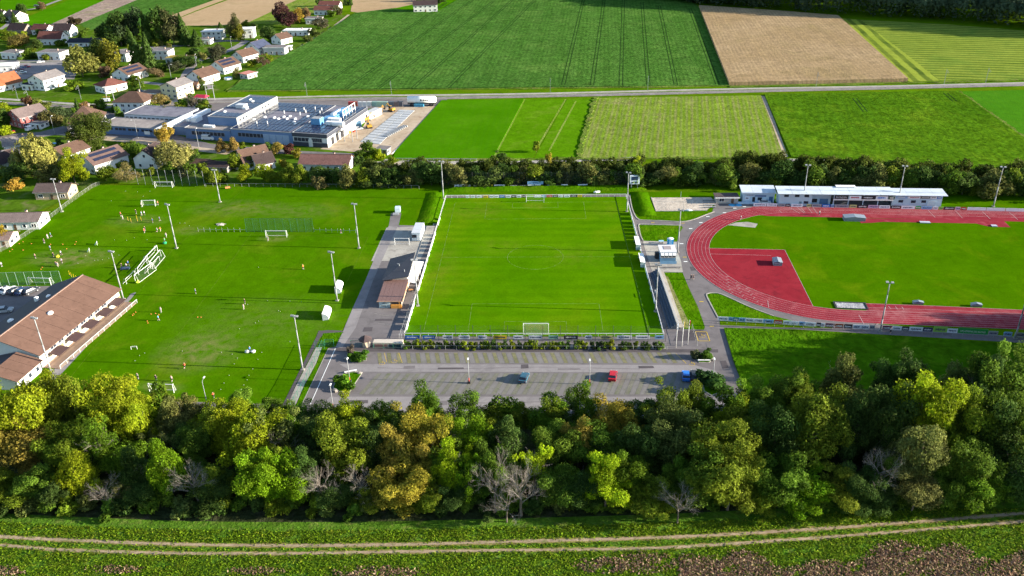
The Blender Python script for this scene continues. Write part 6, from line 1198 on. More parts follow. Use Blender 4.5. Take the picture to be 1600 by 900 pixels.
for i in range(6):
    xa, xb = -3.7+7.4*i/6+.02, -3.7+7.4*(i+1)/6-.02; slope('roof_panel', [(xa, -7.0, 2.75), (xb, -7.0, 2.75), (xb, 6.6, 3.1), (xa, 6.6, 3.1)], .12+.012*(i % 2), flat((.17, .10, .09), .7, scale=3), t)
MB().box((3.75, -.2, 2.85), (.14, 13.5, .32), flat((.5, .3, .16), .7)).box((0, -7.08, 2.76), (7.6, .14, .24), flat((.5, .3, .2), .7)).build('fascia', t)
MB().box((-1.9, -5.85, 1.15), (3.2, .14, 2.2), flat((.45, .55, .55), .6)).build('sign_board', t)
for x, w in ((-2.7, .5), (-1.9, .9), (-1.0, .5)): MB().box((x, -5.94, .65), (w, .03, .25), DARK).build('print', t)
MB().box((-1.9, -5.94, 1.6), (1.2, .03, .22), DARK).build('print', t)
MB().box((1.6, -5.78, 1.45), (3.0, .08, 1.3), DARK).build('hatch', t); MB().box((1.6, -6.1, .55), (3.2, .5, 1.1), flat((.6, .28, .06), .7)).build('counter', t); MB().box((2.6, -6.6, 1.3), (.12, .1, 2.6), flat((.6, .28, .06), .7)).build('post', t)
t = thing('umbrella_hut', 'small round ticket hut under a dark pointed roof at the gate', 'hut', P(572, 541), 0)
n = 8; mb = MB(); mb.tube((0, 0, 0), (0, 0, 2.2), 1.0, 1.0, flat((.5, .4, .3), .8), 8); mb.build('body', t)
segs = D.objects.new('roof', None); COL.objects.link(segs); segs.parent = t
for i in range(n):
    a0, a1 = 2*PI*i/n, 2*PI*(i+1)/n; vs = [(1.9*math.cos(a0), 1.9*math.sin(a0), 2.3), (1.9*math.cos(a1), 1.9*math.sin(a1), 2.3), (0, 0, 3.5), (1.9*math.cos(a0), 1.9*math.sin(a0), 2.2), (1.9*math.cos(a1), 1.9*math.sin(a1), 2.2)]
    MB().add(vs, [(0, 1, 2), (3, 4, 1, 0)], flat((.05, .035, .035) if i % 2 else (.075, .05, .05), .8)).build('roof_panel', segs)
MB().box((0.9, -.6, 1.0), (.8, .3, 1.6), flat((.7, .6, .5), .7)).build('poster', t)
t = thing('entrance_wall', 'low pale entrance wall with two dark posters by the gate', 'wall', P(607, 540), 0); MB().box((0, 0, .7), (8.0, 2.2, 1.4), flat((.5, .44, .38), .9)).build('wall', t)
MB().box((-1.8, -1.14, .7), (3.4, .06, .7), flat((.25, .12, .12), .7)).build('poster', t); MB().box((2.0, -1.14, .7), (3.2, .06, .8), flat((.02, .03, .06), .7)).build('poster', t)
# container
t = thing('site_container', 'white double container cabin with a grey roof on the pale yard', 'container', P(654, 369), math.radians(-2)); MB().box((0, 0, 1.7), (2.9, 9, 2.8), flat((.55, .6, .64), .6)).build('body', t)
for i in range(3): MB().box((0, -3+3*i, 3.16), (3.1, 2.94, .12+.02*(i % 2)), flat((.5, .52, .55), .5)).build('roof_panel', t)
put(WIN_DK, 'window', t, -.6, -4.53, 2.0, 0); MB().box((.75, -4.54, 1.5), (.9, .06, 2.0), WHITE).build('door', t); MB().box((0, 0, .15), (2.6, 8.6, .3), DARK).build('skid', t)
t = thing('trailer', 'small white van parked on the path at the top of the training pitch', 'van', P(622, 332), .1); MB().box((0, 0, 1.3), (1.9, 2.6, 1.7), flat((.5, .6, .66), .4)).build('body', t); MB().box((-.6, -2.6, .5), (2.2, 1.6, .5), GALV).build('platform', t)
# white rounded dugouts of the training pitch
def dugout_fn():
    t = thing('dugout', '', 'dugout'); n = 9; mb = MB(); vs = []; L = 5.2
    for i in range(n+1):
        a = PI*.05+PI*.62*i/n; x = 1.0-1.5*math.cos(a)*-1 if False else -1.1+2.1*math.sin(a*.9); z = 2.2*math.cos(a*.72)**.8 if a*.72 < PI/2 else 0
        vs.append((x, z))
    sh = [(v[0], v[1]) for v in vs]; P3 = []
    for y in (-L/2, L/2): P3 += [(x, y, z) for x, z in sh]
    k = len(sh); mb.add(P3, [(i, i+1, k+i+1, k+i) for i in range(k-1)], WHITE); mb.add([(x*.94-.03, y*.985, z*.96) for x, y, z in P3], [(k+i, k+i+1, i+1, i) for i in range(k-1)], WHITE)
    mb.build('shell', t, smooth=True)
    for y in (-L/2+.02, L/2-.02): MB().add([(x, y, z) for x, z in sh]+[(sh[0][0], y, 0)], [tuple(range(k+1))], flat((.5, .55, .55), .3)).build('side_panel', t)
    MB().box((0, 0, .45), (.5, L-.4, .08), flat((.1, .15, .3), .6)).box((0.2, 0, .22), (.1, L-.6, .4), DARK).build('bench', t); return t
DG = Proto(dugout_fn)
DG.put('upper white rounded dugout beside the training pitch', P(530, 453), .05, 'dugouts of the training pitch'); DG.put('lower white rounded dugout beside the training pitch', P(511, 494), .05, 'dugouts of the training pitch')
def dug2(px, py, lb):
    t = thing('dugout', lb, 'dugout', P(px, py), 0, 'dugouts of the main pitch'); slope('roof', [(-.9, -3.4, 2.0), (.7, -3.4, 1.75), (.7, 3.4, 1.75), (-.9, 3.4, 2.0)], .07, WHITE, t); MB().box((.7, 0, 1.05), (.08, 6.8, 1.6), flat((.45, .5, .5), .4)).build('back', t)
    for y in (-3.35, 3.35): MB().box((-.1, y, .95), (1.5, .06, 1.75), flat((.4, .48, .46), .3)).build('side_panel', t)
    MB().box((.3, 0, .45), (.5, 6.4, .08), flat((.1, .15, .3), .6)).build('bench', t)
dug2(996, 384, 'upper white-roofed team dugout at the right railing of the main pitch'); dug2(1003, 411, 'lower white-roofed team dugout at the right railing of the main pitch')
# small blue cabin, portable toilet, hedge hut
t = thing('grandstand_cabin', 'blue-walled cabin with a pale roof between main pitch and running track', 'cabin', P(1042, 405), 0); q = P(1042, 405)
MB().box((0, 0, 1.7), (5.0, 4.6, 3.4), flat((.12, .25, .38), .6)).build('wall', t); MB().box((0, .6, 3.5), (5.4, 5.6, .2), flat((.6, .58, .58), .7)).build('roof', t); MB().box((0, 1.0, 3.64), (2.4, 2.6, .06), flat((.3, .26, .26), .8)).build('roof_mat', t)
slope('porch_roof', [(-2.6, -3.4, 2.7), (2.6, -3.4, 2.7), (2.6, -2.2, 3.3), (-2.6, -2.2, 3.3)], .08, GALV, t)
for i in range(4): put(WIN, 'window', t, -1.8+1.2*i, -2.33, 2.3, 0)
for i in range(4): slope('roof_window', [(-2.4+1.25*i, -3.3, 2.86), (-1.4+1.25*i, -3.3, 2.86), (-1.4+1.25*i, -2.4, 3.3), (-2.4+1.25*i, -2.4, 3.3)], .05, WHITE, t)
MB().box((0, -3.6, .5), (5.2, .12, 1.0), flat((.15, .3, .45), .6)).build('front_wall', t); MB().box((-3.2, 1.0, 1.0), (1.2, 1.6, 2.0), DARK).build('side_bin', t)
t = thing('toilet_cabin', 'bright blue toilet cabin with a white roof on the paved terrace', 'toilet cabin', P(1047, 383), 0); MB().box((0, 0, 1.2), (2.0, 1.4, 2.3), flat((.03, .3, .6), .5)).build('wall', t); MB().blob((0, 0, 2.4), (1.1, .8, .35), WHITE, 8, 5, 0).build('roof', t); MB().box((0, -.73, 1.2), (.9, .06, 1.9), flat((.2, .45, .7), .5)).build('door', t)
t = thing('table', 'pale blue table beside the toilet cabin', 'table', P(1033, 380), 0); MB().box((0, 0, .85), (1.6, .9, .1), flat((.35, .6, .75), .5)).build('top', t)
for sx in (-.6, .6): MB().box((sx, 0, .4), (.1, .7, .8), GALV).build('leg', t)
for px, py, L, lb in ((1023, 417, 3.2, 'left low bench on the paved terrace by the stand'), (1050, 419, 6.0, 'long low bench on the paved terrace by the stand')):
    t = thing('bench', lb, 'bench', P(px, py), 0); MB().box((0, 0, .45), (L, .5, .08), flat((.2, .18, .17), .8)).build('seat', t)
    for s in (-.4, .4): MB().box((L*s, 0, .2), (.15, .4, .4), CONC).build('leg', t)
H(1134, 315, 0, 8, 4, 2.3, .3, (.1, .08, .08), (.38, .35, .32), 'small grey-brown equipment hut left of the track building', 'flat', chim=False, cat='hut', name='hut')
# stepped stand beside the right railing
a, b = P(1052, 514.5), P(1022.5, 427); d = (b-a); ang = math.atan2(d.y, d.x); t = thing('stepped_stand', 'narrow dark stepped stand facing the right side of the main pitch', 'stand', a, ang); Ls = d.length
for i in range(4): MB().box((Ls/2, .95-.72*i, .22+.24*i), (Ls, .70, .5+.48*i-.06), flat((.05, .07, .1), .7) if i < 3 else flat((.4, .38, .35), .9)).build('step', t)
MB().box((Ls/2, -2.2, .3), (Ls, 1.4, .6), CONC).build('back_walk', t)
t = thing('handrail', 'white loop handrail in front of the stepped stand', 'handrail', P(1025, 466), ang)
for s in (0, 2.4): MB().tube((s, 0, 0), (s, 0, 1.6), .06, .06, WHITE, 5).build('post', t)
MB().tube((0, 0, 1.6), (2.4, 0, 1.6), .06, .06, WHITE, 5).build('rail', t)

# ------------------------------------------------------------------ track building with covered stand
ta = math.atan2(295.8-298.85, 142.38-85.7); o = P(1215, 320); BL = 56.5
lb_ = flat((.46, .58, .68), .7, var=.04, name='pale_blue_wall'); t = thing('track_grandstand', 'long pale blue track building with a covered spectator stand in its middle', 'grandstand', (85.7, 297.4, 0), ta, scale=(1, .84, .88))
rfm = ground_mat('pale_roof_sheet', ((.48, .53, .58), (.54, .59, .64), (.43, .48, .53)), (.2, .5), 3, .1, .05, fine_amt=.06)
MB().box((5.8, 3.4, 2.75), (11.6, 6.4, 5.5), lb_).build('wall', t); MB().box((15.2, 4.6, 2.7), (7.2, 4.2, 5.4), lb_).build('wall', t); MB().box((29.5, 6.0, 2.75), (21.4, 1.2, 5.5), flat((.2, .25, .3), .8)).build('wall', t); MB().box((49.0, 3.8, 2.4), (17.0, 5.6, 4.8), lb_).build('wall', t)
for i in range(8): slope('roof_panel', [(-.8+5.15*i, -1.0, 5.7), (4.3+5.15*i, -1.0, 5.7), (4.3+5.15*i, 7.4, 6.2), (-.8+5.15*i, 7.4, 6.2)], .18+.012*(i % 2), rfm, t)
for i in range(4): slope('roof_panel', [(40.5+4.6*i, -.2, 5.3), (45.05+4.6*i, -.2, 5.3), (45.05+4.6*i, 7.4, 5.75), (40.5+4.6*i, 7.4, 5.75)], .18+.012*(i % 2), rfm, t)
MB().box((24.5, 7.2, 6.6), (7.0, 2.4, .2), WHITE, 0).box((24.5, 7.6, 6.2), (6.0, 1.2, .8), WHITE).build('roof_lantern', t)
for i in range(6): MB().box((29.5, 1.0+.75*i, .35+.3*i), (20.5, .72, .3), flat((.09, .09, .1), .8)).build('seat_step', t)
for x in (19.2, 24.4, 29.6, 34.8, 39.8): MB().box((x, -.4, 2.8), (.25, .25, 5.6), lb_).build('column', t)
MB().box((29.5, -.55, 3.5), (21.0, .25, .5), WHITE).build('beam', t)
def tboard(x, w, z, h, c, y, txt=None, tc=None, mk=None):
    o = link('sign', MB().box((x, y, z), (w, .08, h), BOARD).mesh('sign'), t, color=c)
    if txt: text_mesh(txt, h*.75, (x, y-.06, z-h*.25), o, tc, width=w*.8)
    elif mk is not None:
        rr = random.Random(mk); mb = MB(); xx = x-w*.36
        while xx < x+w*.3: ww = rr.uniform(.06, .14)*w; mb.box((xx+ww/2, y-.05, z), (ww*.8, .02, h*rr.uniform(.25, .5)), BOARD); xx += ww
        link('print', mb.mesh('print'), o, color=tc or (.7, .7, .7))
tboard(21.7, 4.6, 4.55, 1.4, BLK, -.62, 'DONJON', (.7, .7, .7)); tboard(26.6, 4.2, 4.5, 1.5, WH, -.62, mk=3, tc=(.45, .03, .06)); tboard(31.2, 4.6, 4.5, 1.4, BLK, -.62, mk=4); tboard(35.9, 4.2, 4.5, 1.4, WH, -.62, mk=5, tc=(.02, .2, .6)); tboard(39.4, 2.0, 4.5, 1.3, (.06, .1, .06), -.62, mk=6)
for i, (x, w, c) in enumerate(((43.2, 4.0, LB), (47.6, 4.2, WH), (51.4, 3.2, (.12, .12, .1)), (54.4, 2.0, WH), (56.4, 1.6, NV))): tboard(x, w, 4.25, .95, c, .93, mk=20+i, tc=(.35, .03, .06) if i == 1 else (.05, .05, .1) if c == WH else (.6, .6, .6))
for x in (2.4, 6.2, 9.6): put(WIN_DK, 'window', t, x, .15, 4.7, 0)
put(WIN_DK, 'window', t, 9.6, .15, 1.8, 0); MB().box((7.6, .16, 1.1), (1.0, .1, 2.2), flat((.15, .25, .3), .6)).build('door', t); MB().box((16.4, 2.45, 1.4), (3.0, .1, 2.6), flat((.1, .2, .35), .5)).build('door', t); MB().box((13.1, 2.45, 1.8), (1.8, .1, 1.6), DARK).build('window', t)
tboard(15.5, 6.4, 5.0, .5, (.4, .5, .58), 2.45, mk=9, tc=(.05, .05, .08))
for x in (43.2, 51.2): put(WIN_DK, 'window', t, x, .95, 2.5, 0)
put(WIN_DK, 'window', t, 47.6, .95, 2.4, 0); MB().box((54.0, .95, 1.5), (3.0, .1, 2.6), flat((.45, .55, .63), .6)).build('garage_door', t)
t = thing('annex_building', 'small pale blue annex at the left end of the track building', 'annex', P(1160, 317.5), ta); MB().box((5.7, 3.2, 1.9), (11.4, 5.6, 3.8), lb_).build('wall', t)
for i in range(3): slope('roof_panel', [(-.6+4.2*i, -.2, 3.95), (3.55+4.2*i, -.2, 3.95), (3.55+4.2*i, 6.8, 4.5), (-.6+4.2*i, 6.8, 4.5)], .16+.012*(i % 2), rfm, t)
tboard(2.6, 3.6, 3.1, .5, (.4, .5, .58), .34, mk=31, tc=(.2, .02, .06)); tboard(1.6, 1.6, 1.9, 1.2, WH, .34, mk=32, tc=(.05, .05, .1)); tboard(6.3, 4.2, 2.8, .45, (.03, .06, .2), .34)
MB().box((4.0, .36, 1.2), (1.0, .08, 2.3), DARK).build('door', t); MB().box((10.2, .36, 1.3), (1.4, .08, 2.5), flat((.06, .15, .28), .5)).build('door', t); put(WIN_DK, 'window', t, 6.2, .36, 1.7, 0); MB().box((2.0, -.4, .3), (7.6, 1.0, .6), lb_).build('plinth', t)
# field equipment boxes
def eqbox(px, py, L, Wd, h, rz, lb):
    t = thing('equipment_box', lb, 'equipment box', P(px, py), rz); MB().box((0, 0, h/2), (L, Wd, h), flat((.24, .27, .31), .6)).build('body', t)
    for s in (-1, 1): slope('cover', [(s*.03, -Wd/2-.1, h+.3), (s*(L/2+.1), -Wd/2-.1, h), (s*(L/2+.1), Wd/2+.1, h), (s*.03, Wd/2+.1, h+.3)][::s], .08, flat((.20, .24, .29), .6), t)
    MB().box((0, -Wd/2-.02, h*.4), (L*.98, .04, .1), DARK).build('handle_strip', t)
eqbox(1214, 412, 2.6, 3.6, 1.2, -.08, 'grey landing-mat cover box on the red jumping area'); eqbox(1334, 343.5, 7.2, 3.0, 1.3, -.08, 'long grey cover box on the far straight of the track')
for px, py, lb in ((1434, 475, 'left grey bench box beside the near runway'), (1525, 478.5, 'right grey bench box beside the near runway')):
    eqbox(px, py, 2.8, 1.0, .7, -.08, lb)
t = thing('long_jump_pit', 'framed sand pit with grey cover at the end of the near runway', 'sand pit', P(1329, 478), -.085)
MB().box((0, 0, .06), (8.0, 3.4, .1), SAND if False else ground_mat('grey_sand', ((.28, .28, .3), (.4, .4, .42), (.2, .2, .22)), (.8, 1.6), 2, 1, .3, fine_amt=.4)).build('sand', t)
for s in (-1, 1): MB().box((0, s*1.85, .12), (9.1, .32, .25), DARK).build('frame', t); MB().box((s*4.4, 0, .12), (.32, 3.4, .25), DARK).build('frame', t)
for px, py, w, lb in ((1445, 348, 3.4, 'blue-grey sand pit cover on the upper runway'), (1553, 353.5, 1.8, 'small grey mat at the end of the upper runway')):
    t = thing('mat', lb, 'mat', P(px, py), -.08); MB().box((0, 0, .2), (w, 1.4, .3), flat((.4, .42, .5), .7)).build('pad', t); MB().box((0, 0, .06), (w+.2, 1.6, .08), DARK).build('base', t)
# beach court fittings
for i in range(4):
    t = thing('bench', f'grey bench row at the right of the beach court, {ordinal(i)} from the back', 'bench', P(1107+i*.6, 314+3.6*i), 0, 'bench rows of the beach court'); MB().box((0, 0, .4), (4.6, .6, .1), GALV).build('seat', t)
    for s in (-1.9, 1.9): MB().box((s, 0, .18), (.1, .5, .36), DARK).build('leg', t)
t = thing('volleyball_net', 'volleyball net across the middle of the beach court', 'net', P(1065, 319), 0); a, b = P(1068, 331), P(1063.5, 309)
for q in (a, b): MB().tube((q.x-P(1065, 319).x, q.y-P(1065, 319).y, 0), (q.x-P(1065, 319).x, q.y-P(1065, 319).y, 2.5), .06, .06, GALV, 6).build('post', t)
o_ = P(1065, 319); MB().quad([(a.x-o_.x, a.y-o_.y, 1.5), (b.x-o_.x, b.y-o_.y, 1.5), (b.x-o_.x, b.y-o_.y, 2.45), (a.x-o_.x, a.y-o_.y, 2.45)], NETD).build('netting', t)
t = thing('tarpaulin', 'folded pale blue cover lying at the edge of the beach court', 'tarpaulin', P(1076, 329.5), 0); MB().blob((0, 0, .25), (1.6, .6, .3), flat((.6, .7, .75), .6), 8, 4, .2).build('cloth', t)

# ------------------------------------------------------------------ factory
fa = math.atan2(-.2267, .974); F = thing('factory', 'large blue-grey factory with dark solar roofs and a raised roof block', 'factory', (-99.24, 372.46, 0), fa)
fb = flat((.12, .20, .36), .6, var=.05, scale=.3, name='blue_cladding'); fd = flat((.05, .055, .075), .6, name='dark_fascia'); fw_ = flat((.62, .62, .6), .7, var=.05, name='white_cladding')
froof = ground_mat('factory_roof', ((.17, .165, .20), (.21, .205, .235), (.12, .12, .15)), (.1, .3), 1, .1, .05, fine_amt=.15); lroof = ground_mat('gravel_roof', ((.24, .21, .20), (.3, .27, .25), (.19, .17, .17)), (.1, .3), 1, .1, .05, fine_amt=.2)
def fbox(u0, u1, v0, v1, h, wall, roof, par=.35, nm='wing', z0=0):
    o = MB().box(((u0+u1)/2, (v0+v1)/2, (z0+h)/2), (u1-u0, v1-v0, h-z0), wall).build(nm, F)
    MB().box(((u0+u1)/2, (v0+v1)/2, h+.06), (u1-u0-.3, v1-v0-.3, .12), roof).build('roof', o)
    mb = MB(); 
    for x in (u0, u1): mb.box((x, (v0+v1)/2, h+par/2), (.3, v1-v0+.3, par+.02), GALV)
    for y in (v0, v1): mb.box(((u0+u1)/2, y, h+par/2), (u1-u0+.26, .3, par), GALV)
    mb.build('parapet', o); return o
m1 = fbox(-46.6, -15.1, -1, 44.5, 5.8, fb, froof); m2 = fbox(-15, 2, -1, 44.5, 5.9, fw_, froof); tb = fbox(-62, -46.7, 5.5, 44, 9, fb, froof, nm='raised_block', z0=0); wl_ = fbox(-71, -46.8, -1.1, 5.4, 4.9, fb, lroof); lk = fbox(-84, -62.1, 3, 30, 4.0, fb, froof)
wa = fbox(-118, -84.1, -2.2, 11, 3.9, fb, lroof); wbb = fbox(-116, -84.2, 15, 31, 4.6, fw_, froof)
MB().box((-6.5, -1.12, 5.3), (17.4, .24, 1.7), fd).build('fascia', m2); MB().box((2.12, 21.7, 5.3), (.24, 45.6, 1.7), fd).build('fascia', m2); MB().box((-46.58, 24.7, 7.4), (.1, 38.4, 3.0), fw_).build('white_band', tb); MB().box((-6.5, -1.1, 1.0), (17.2, .16, 2.0), fd).build('plinth', m2)
BW = win_mesh(1.7, 1.7, GALV)
for i in range(7): put(BW, 'window', m1, -42+i*1.95, -1.1, 3.6, 0)
for i in range(9): put(BW, 'window', wl_, -66.5+i*1.95, -1.2, 3.0, 0)
for i in range(4): put(BW, 'window', m2, -13.6+i*1.9, -1.14, 3.2, 0)
for i in range(5): put(BW, 'window', m2, -3.4-i*0+i*1.1-1.4, -1.14, 3.2, 0) if i < 4 else None
MB().box((-6.3, -1.2, 1.7), (2.0, .2, 3.3), fw_).build('door', m2)
for i in range(4): MB().box((-28.5+3.3*i, -1.08, 2.4), (3.1, .14, 4.4), flat((.3, .38, .52), .6)).build('gate_panel', m1)
for i in range(3): MB().box((2.14, 4+5*i, 1.9), (.2, 2.6, 3.2), DARK).build('gate', m2)
for i in range(6): put(WIN_DK, 'window', tb, -46.5, 8+3.0*i if i < 3 else 20+3*i, 7.6, PI/2)
for i in range(12): put(WIN_DK, 'window', wa, -115+i*2.1+(i//3)*1.0, -2.25, 2.8, 0)
for i in range(12): put(WIN_DK, 'window', wbb, -114.5+i*2.5, 14.95, 3.0, 0)
MB().box((-91, -2.3, 1.8), (3, .1, 1.6), WHITE).build('sign', wa)
SPM = {}
def prow(par, u, v0, v1, z, w=1.75):
    k = round(v1-v0, 1)
    if (k, w) not in SPM: SPM[(k, w)] = MB().box((0, 0, 0), (w, k, .1), flat((.018, .026, .06), .18, var=.1, name='solar_glass')).mesh('solar_panel')
    link('solar_panel', SPM[(k, w)], par, loc=(u, (v0+v1)/2, z))
for i in range(13):
    u = -45.2+i*2.3
    for (v0, v1) in ((.3, 8.3), (8.8, 16.8), (30.5, 36.9), (37.4, 43.8)):
        if u > -18 and v0 > 40: continue
        prow(m1, u, v0, v1, 6.15)
    if i < 3 or i > 10:
        prow(m1, u, 17.3, 23.3, 6.15); prow(m1, u, 23.8, 29.8, 6.15)
for i in range(7):
    u = -13.6+i*2.3; prow(m2, u, .3, 6.7, 6.25); prow(m2, u, 7.2, 12.2, 6.25)
    if i > 4: prow(m2, u, 13, 26, 6.25); prow(m2, u, 27, 43, 6.25)
for i in range(6):
    u = -60.2+i*2.4
    for (v0, v1) in ((7, 13), (22, 30), (31, 42)): prow(tb, u, v0, v1, 9.25, 1.9)
DOMEM = MB().blob((0, 0, 0), (.75, 1.1, .45), WHITE, 9, 5, 0).mesh('skylight_dome')
for u, v, par, z in ((-35, 19, m1, 6.2), (-31, 21, m1, 6.2), (-28.5, 22.5, m1, 6.2), (-32, 17.5, m1, 6.2), (-28, 18.5, m1, 6.2), (-24, 19, m1, 6.2), (-20, 24, m1, 6.2), (-22, 14, m1, 6.2), (-20, 11.5, m1, 6.2), (-43, 14, m1, 6.2), (-40, 19, m1, 6.2), (-57, 36, tb, 9.3), (-54, 33, tb, 9.3), (-58, 14, tb, 9.3), (-74, 12, lk, 4.2), (-70, 24, lk, 4.2)):
    link('skylight_dome', DOMEM, par, loc=(u, v, z))
VM = MB().box((0, 0, .6), (.35, .35, 1.4), WHITE).box((0, 0, 1.35), (.6, .6, .15), GALV).mesh('vent')
for u, v in ((-30, 31), (-27, 34), (-24, 30), (-22, 36), (-18, 35), (-34, 27), (-38, 8), (-33, 9), (-16.5, 30), (-44, 26), (-25, 26)): link('vent', VM, m1, loc=(u, v, 6.1))
MB().box((-53.5, 22, 10.1), (4.6, 3.4, 1.8), flat((.5, .52, .55), .5)).box((-50.8, 20.5, 9.7), (2.2, 2.2, 1.0), WHITE).build('cooling_unit', tb); MB().box((-60, 2.4, 5.5), (5.4, 1.6, 1.0), WHITE).build('cooling_unit', wl_)
bl = flat((.10, .27, .48), .5, name='blue_foil')
MB().box((-9.5, 13.5, 7.6), (4.6, 4.0, 3.0), bl).build('roof_unit', m2); MB().box((-9.5, 13.5, 9.15), (4.4, 3.8, .1), GALV).build('roof_unit_lid', m2)
for u, v, w, d, h, mm in ((-6.5, 22, 4.4, 10, 1.6, bl), (-4.6, 31, 4.2, 9, 2.2, bl), (-6.5, 27, 1.6, 8, 2.6, WHITE), (-3.0, 18, 6.0, 2.0, 2.0, WHITE), (-9.5, 20, 2.0, 9, 1.0, WHITE), (-2.0, 14, 6.4, 1.8, 1.6, WHITE)): MB().box((u, v, 6+h/2), (w, d, h), mm).build('air_duct', m2)
for i in range(5): MB().box((-1.4, 24+3.4*i, 8.0), (.25, .25, 4.0), WHITE).build('frame_post', m2)
MB().box((-1.4, 30.8, 10), (.3, 14, .3), WHITE).box((-1.4, 30.8, 7.6), (.3, 14, .3), WHITE).build('frame_beam', m2); MB().tube((-1, 12, 7.2), (4.5, 12, 7.2), 1.2, 1.2, WHITE, 12).build('round_duct', m2)
MB().box((-81, 6, 5.0), (3.0, 26, 1.6), WHITE).box((-77, 20, 4.9), (2.4, 18, 1.4), WHITE).build('white_duct', lk); MB().box((-73.5, 13, 5.2), (3.0, 5.0, 2.2), WHITE).build('white_unit', lk)
for i in range(6): MB().box((-70+1.2*i-2, 27, 4.6), (.5, 5.0, .6), WHITE).build('roof_beam', lk)
for sx, sy in ((5.5, 9), (5.5, 14), (9.5, 9), (9.5, 14)): MB().box((sx, sy, 2.6), (.25, .25, 5.2), GALV).build('scaffold_post', F)
MB().box((7.5, 11.5, 5.3), (4.6, 5.6, .25), WHITE).build('scaffold_roof', F)
# construction site
SLB = flat((.36, .38, .40), .85, var=.08, name='fresh_concrete'); t = thing('concrete_slabs', 'grid of pale concrete slabs being laid in the construction yard', 'concrete slabs', P(596, 204), 0)
c0 = P(596, 204); g = [P(562, 222), P(594, 226), P(649, 172.5), P(624, 171.5)]
for i in range(2):
    for j in range(14):
        u0, u1, v0, v1 = .02+.49*i, .49+.49*i-.01, j/14+.004, (j+1)/14-.006
        f = lambda u, v: (g[0].lerp(g[1], u)).lerp(g[3].lerp(g[2], u), v)-c0
        q = [f(u0, v0), f(u1, v0), f(u1, v1), f(u0, v1)]; MB().prism([(p.x, p.y) for p in q], .05, .18+.02*((i+j) % 2), SLB).build('slab', t)
t = thing('slab_stack', 'row of upright grey concrete elements beside the slab grid', 'concrete stack', P(613, 205), 0); a, b = P(603, 214), P(633, 198)
for i in range(12): q = a.lerp(b, i/11)-P(613, 205); MB().box((q.x, q.y, .4), (2.6, .35, .8), SLB, -.4).build('slab', t)
ribbon('white_kerb', PW([(612, 241), (690, 168)]), .5, .05, WHITE, height=.15)
YO = flat((.42, .23, .03), .5, name='machine_yellow')
def exc_fn():
    t = thing('excavator', '', 'excavator')
    for s in (-1, 1): MB().box((0, s*1.0, .4), (3.2, .5, .8), DARK).build('track', t)
    MB().box((-.3, 0, 1.3), (2.6, 2.2, 1.0), YO).build('body', t); MB().box((.4, .5, 2.3), (1.3, 1.0, 1.3), GLASS).box((.4, .5, 3.0), (1.4, 1.1, .12), YO).build('cab', t)
    MB().tube((.8, -.4, 1.6), (2.8, -.4, 3.8), .25, .2, YO, 5).tube((2.8, -.4, 3.8), (4.4, -.4, 2.0), .18, .15, YO, 5).build('arm', t); MB().box((4.4, -.4, 1.6), (.7, .9, .7), DARK).build('bucket', t); return t
EX = Proto(exc_fn)
for px, py, rz, lb in ((577, 200, 2.0, 'yellow excavator beside the slab grid'), (573, 189, .8, 'yellow excavator behind the first one by the white wall'), (612, 174, 2.6, 'orange digger alone at the top of the construction yard'), (593, 178, 1.2, 'yellow digger beside the white container')): EX.put(lb, P(px, py), rz, 'construction machines')
def crate(px, py, w, d, h, c, rz, lb, nm='container', cat='container'):
    t = thing(nm, lb, cat, P(px, py), rz); mm = flat(c, .6); MB().box((0, 0, h/2+.1), (w, d, h), mm).build('body', t); MB().box((0, 0, h+.16), (w+.1, d+.1, .12), flat(tuple(x*.8 for x in c), .6)).build('lid', t); MB().box((0, 0, .05), (w*.9, d*.9, .1), DARK).build('skid', t)
crate(581, 183, 4, 12, 3, (.55, .56, .57), -.45, 'white container row along the factory wall'); crate(560, 198, 3, 3, 2.4, (.1, .22, .35), .3, 'dark blue container by the factory gate'); crate(552, 206, 1.4, 1.4, 2.2, (.5, .05, .03), 0, 'red cabinet beside the scaffold'); crate(545, 208, 2, 1, 1, (.6, .35, .05), .2, 'yellow skip on the sandy yard', 'skip', 'skip')
for i, (px, c) in enumerate(((549, (.45, .05, .04)), (556, (.4, .08, .05)), (563, (.6, .6, .6)), (570, (.65, .65, .65)), (577, (.6, .62, .6)), (586, (.25, .4, .35)), (594, (.3, .45, .35)), (602, (.3, .42, .36)), (612, (.1, .12, .15)), (620, (.15, .12, .12)), (626, (.1, .1, .12)))):
    crate(px, 166, 2.6, 1.6, 2.2, c, -.1, ['dark red', 'brick red', 'light grey', 'white', 'pale grey', 'teal', 'sea green', 'dull green', 'dark blue', 'dark brown', 'black'][i]+' storage box in the row at the top of the construction yard', 'storage_box', 'box')
t = thing('tank_trailer', 'long white tank trailer standing at the top right corner of the yard', 'tank trailer', P(660, 165), -.06); MB().tube((-7.5, 0, 3.2), (6.8, 0, 3.2), 1.7, 1.7, WHITE, 14).blob((6.8, 0, 3.2), (.8, 1.7, 1.7), WHITE, 10, 6, 0).build('tank', t, smooth=True)
MB().box((0, 0, 1.3), (15, 2.2, .4), DARK).build('chassis', t)
for x in (-6, -4.6, 4, 5.4): MB().tube((x, -1.25, .5), (x, 1.25, .5), .5, .5, DARK, 10).build('wheel', t)
for x in (-.2, 1.0, 2.0, 3.0): MB().box((x, -1.72, 3.3), (.7, .06, .9), DARK).build('lettering', t)
crate(655, 166.5, 5, 2.2, 1.2, (.05, .25, .4), -.06, 'blue container under the tank trailer')

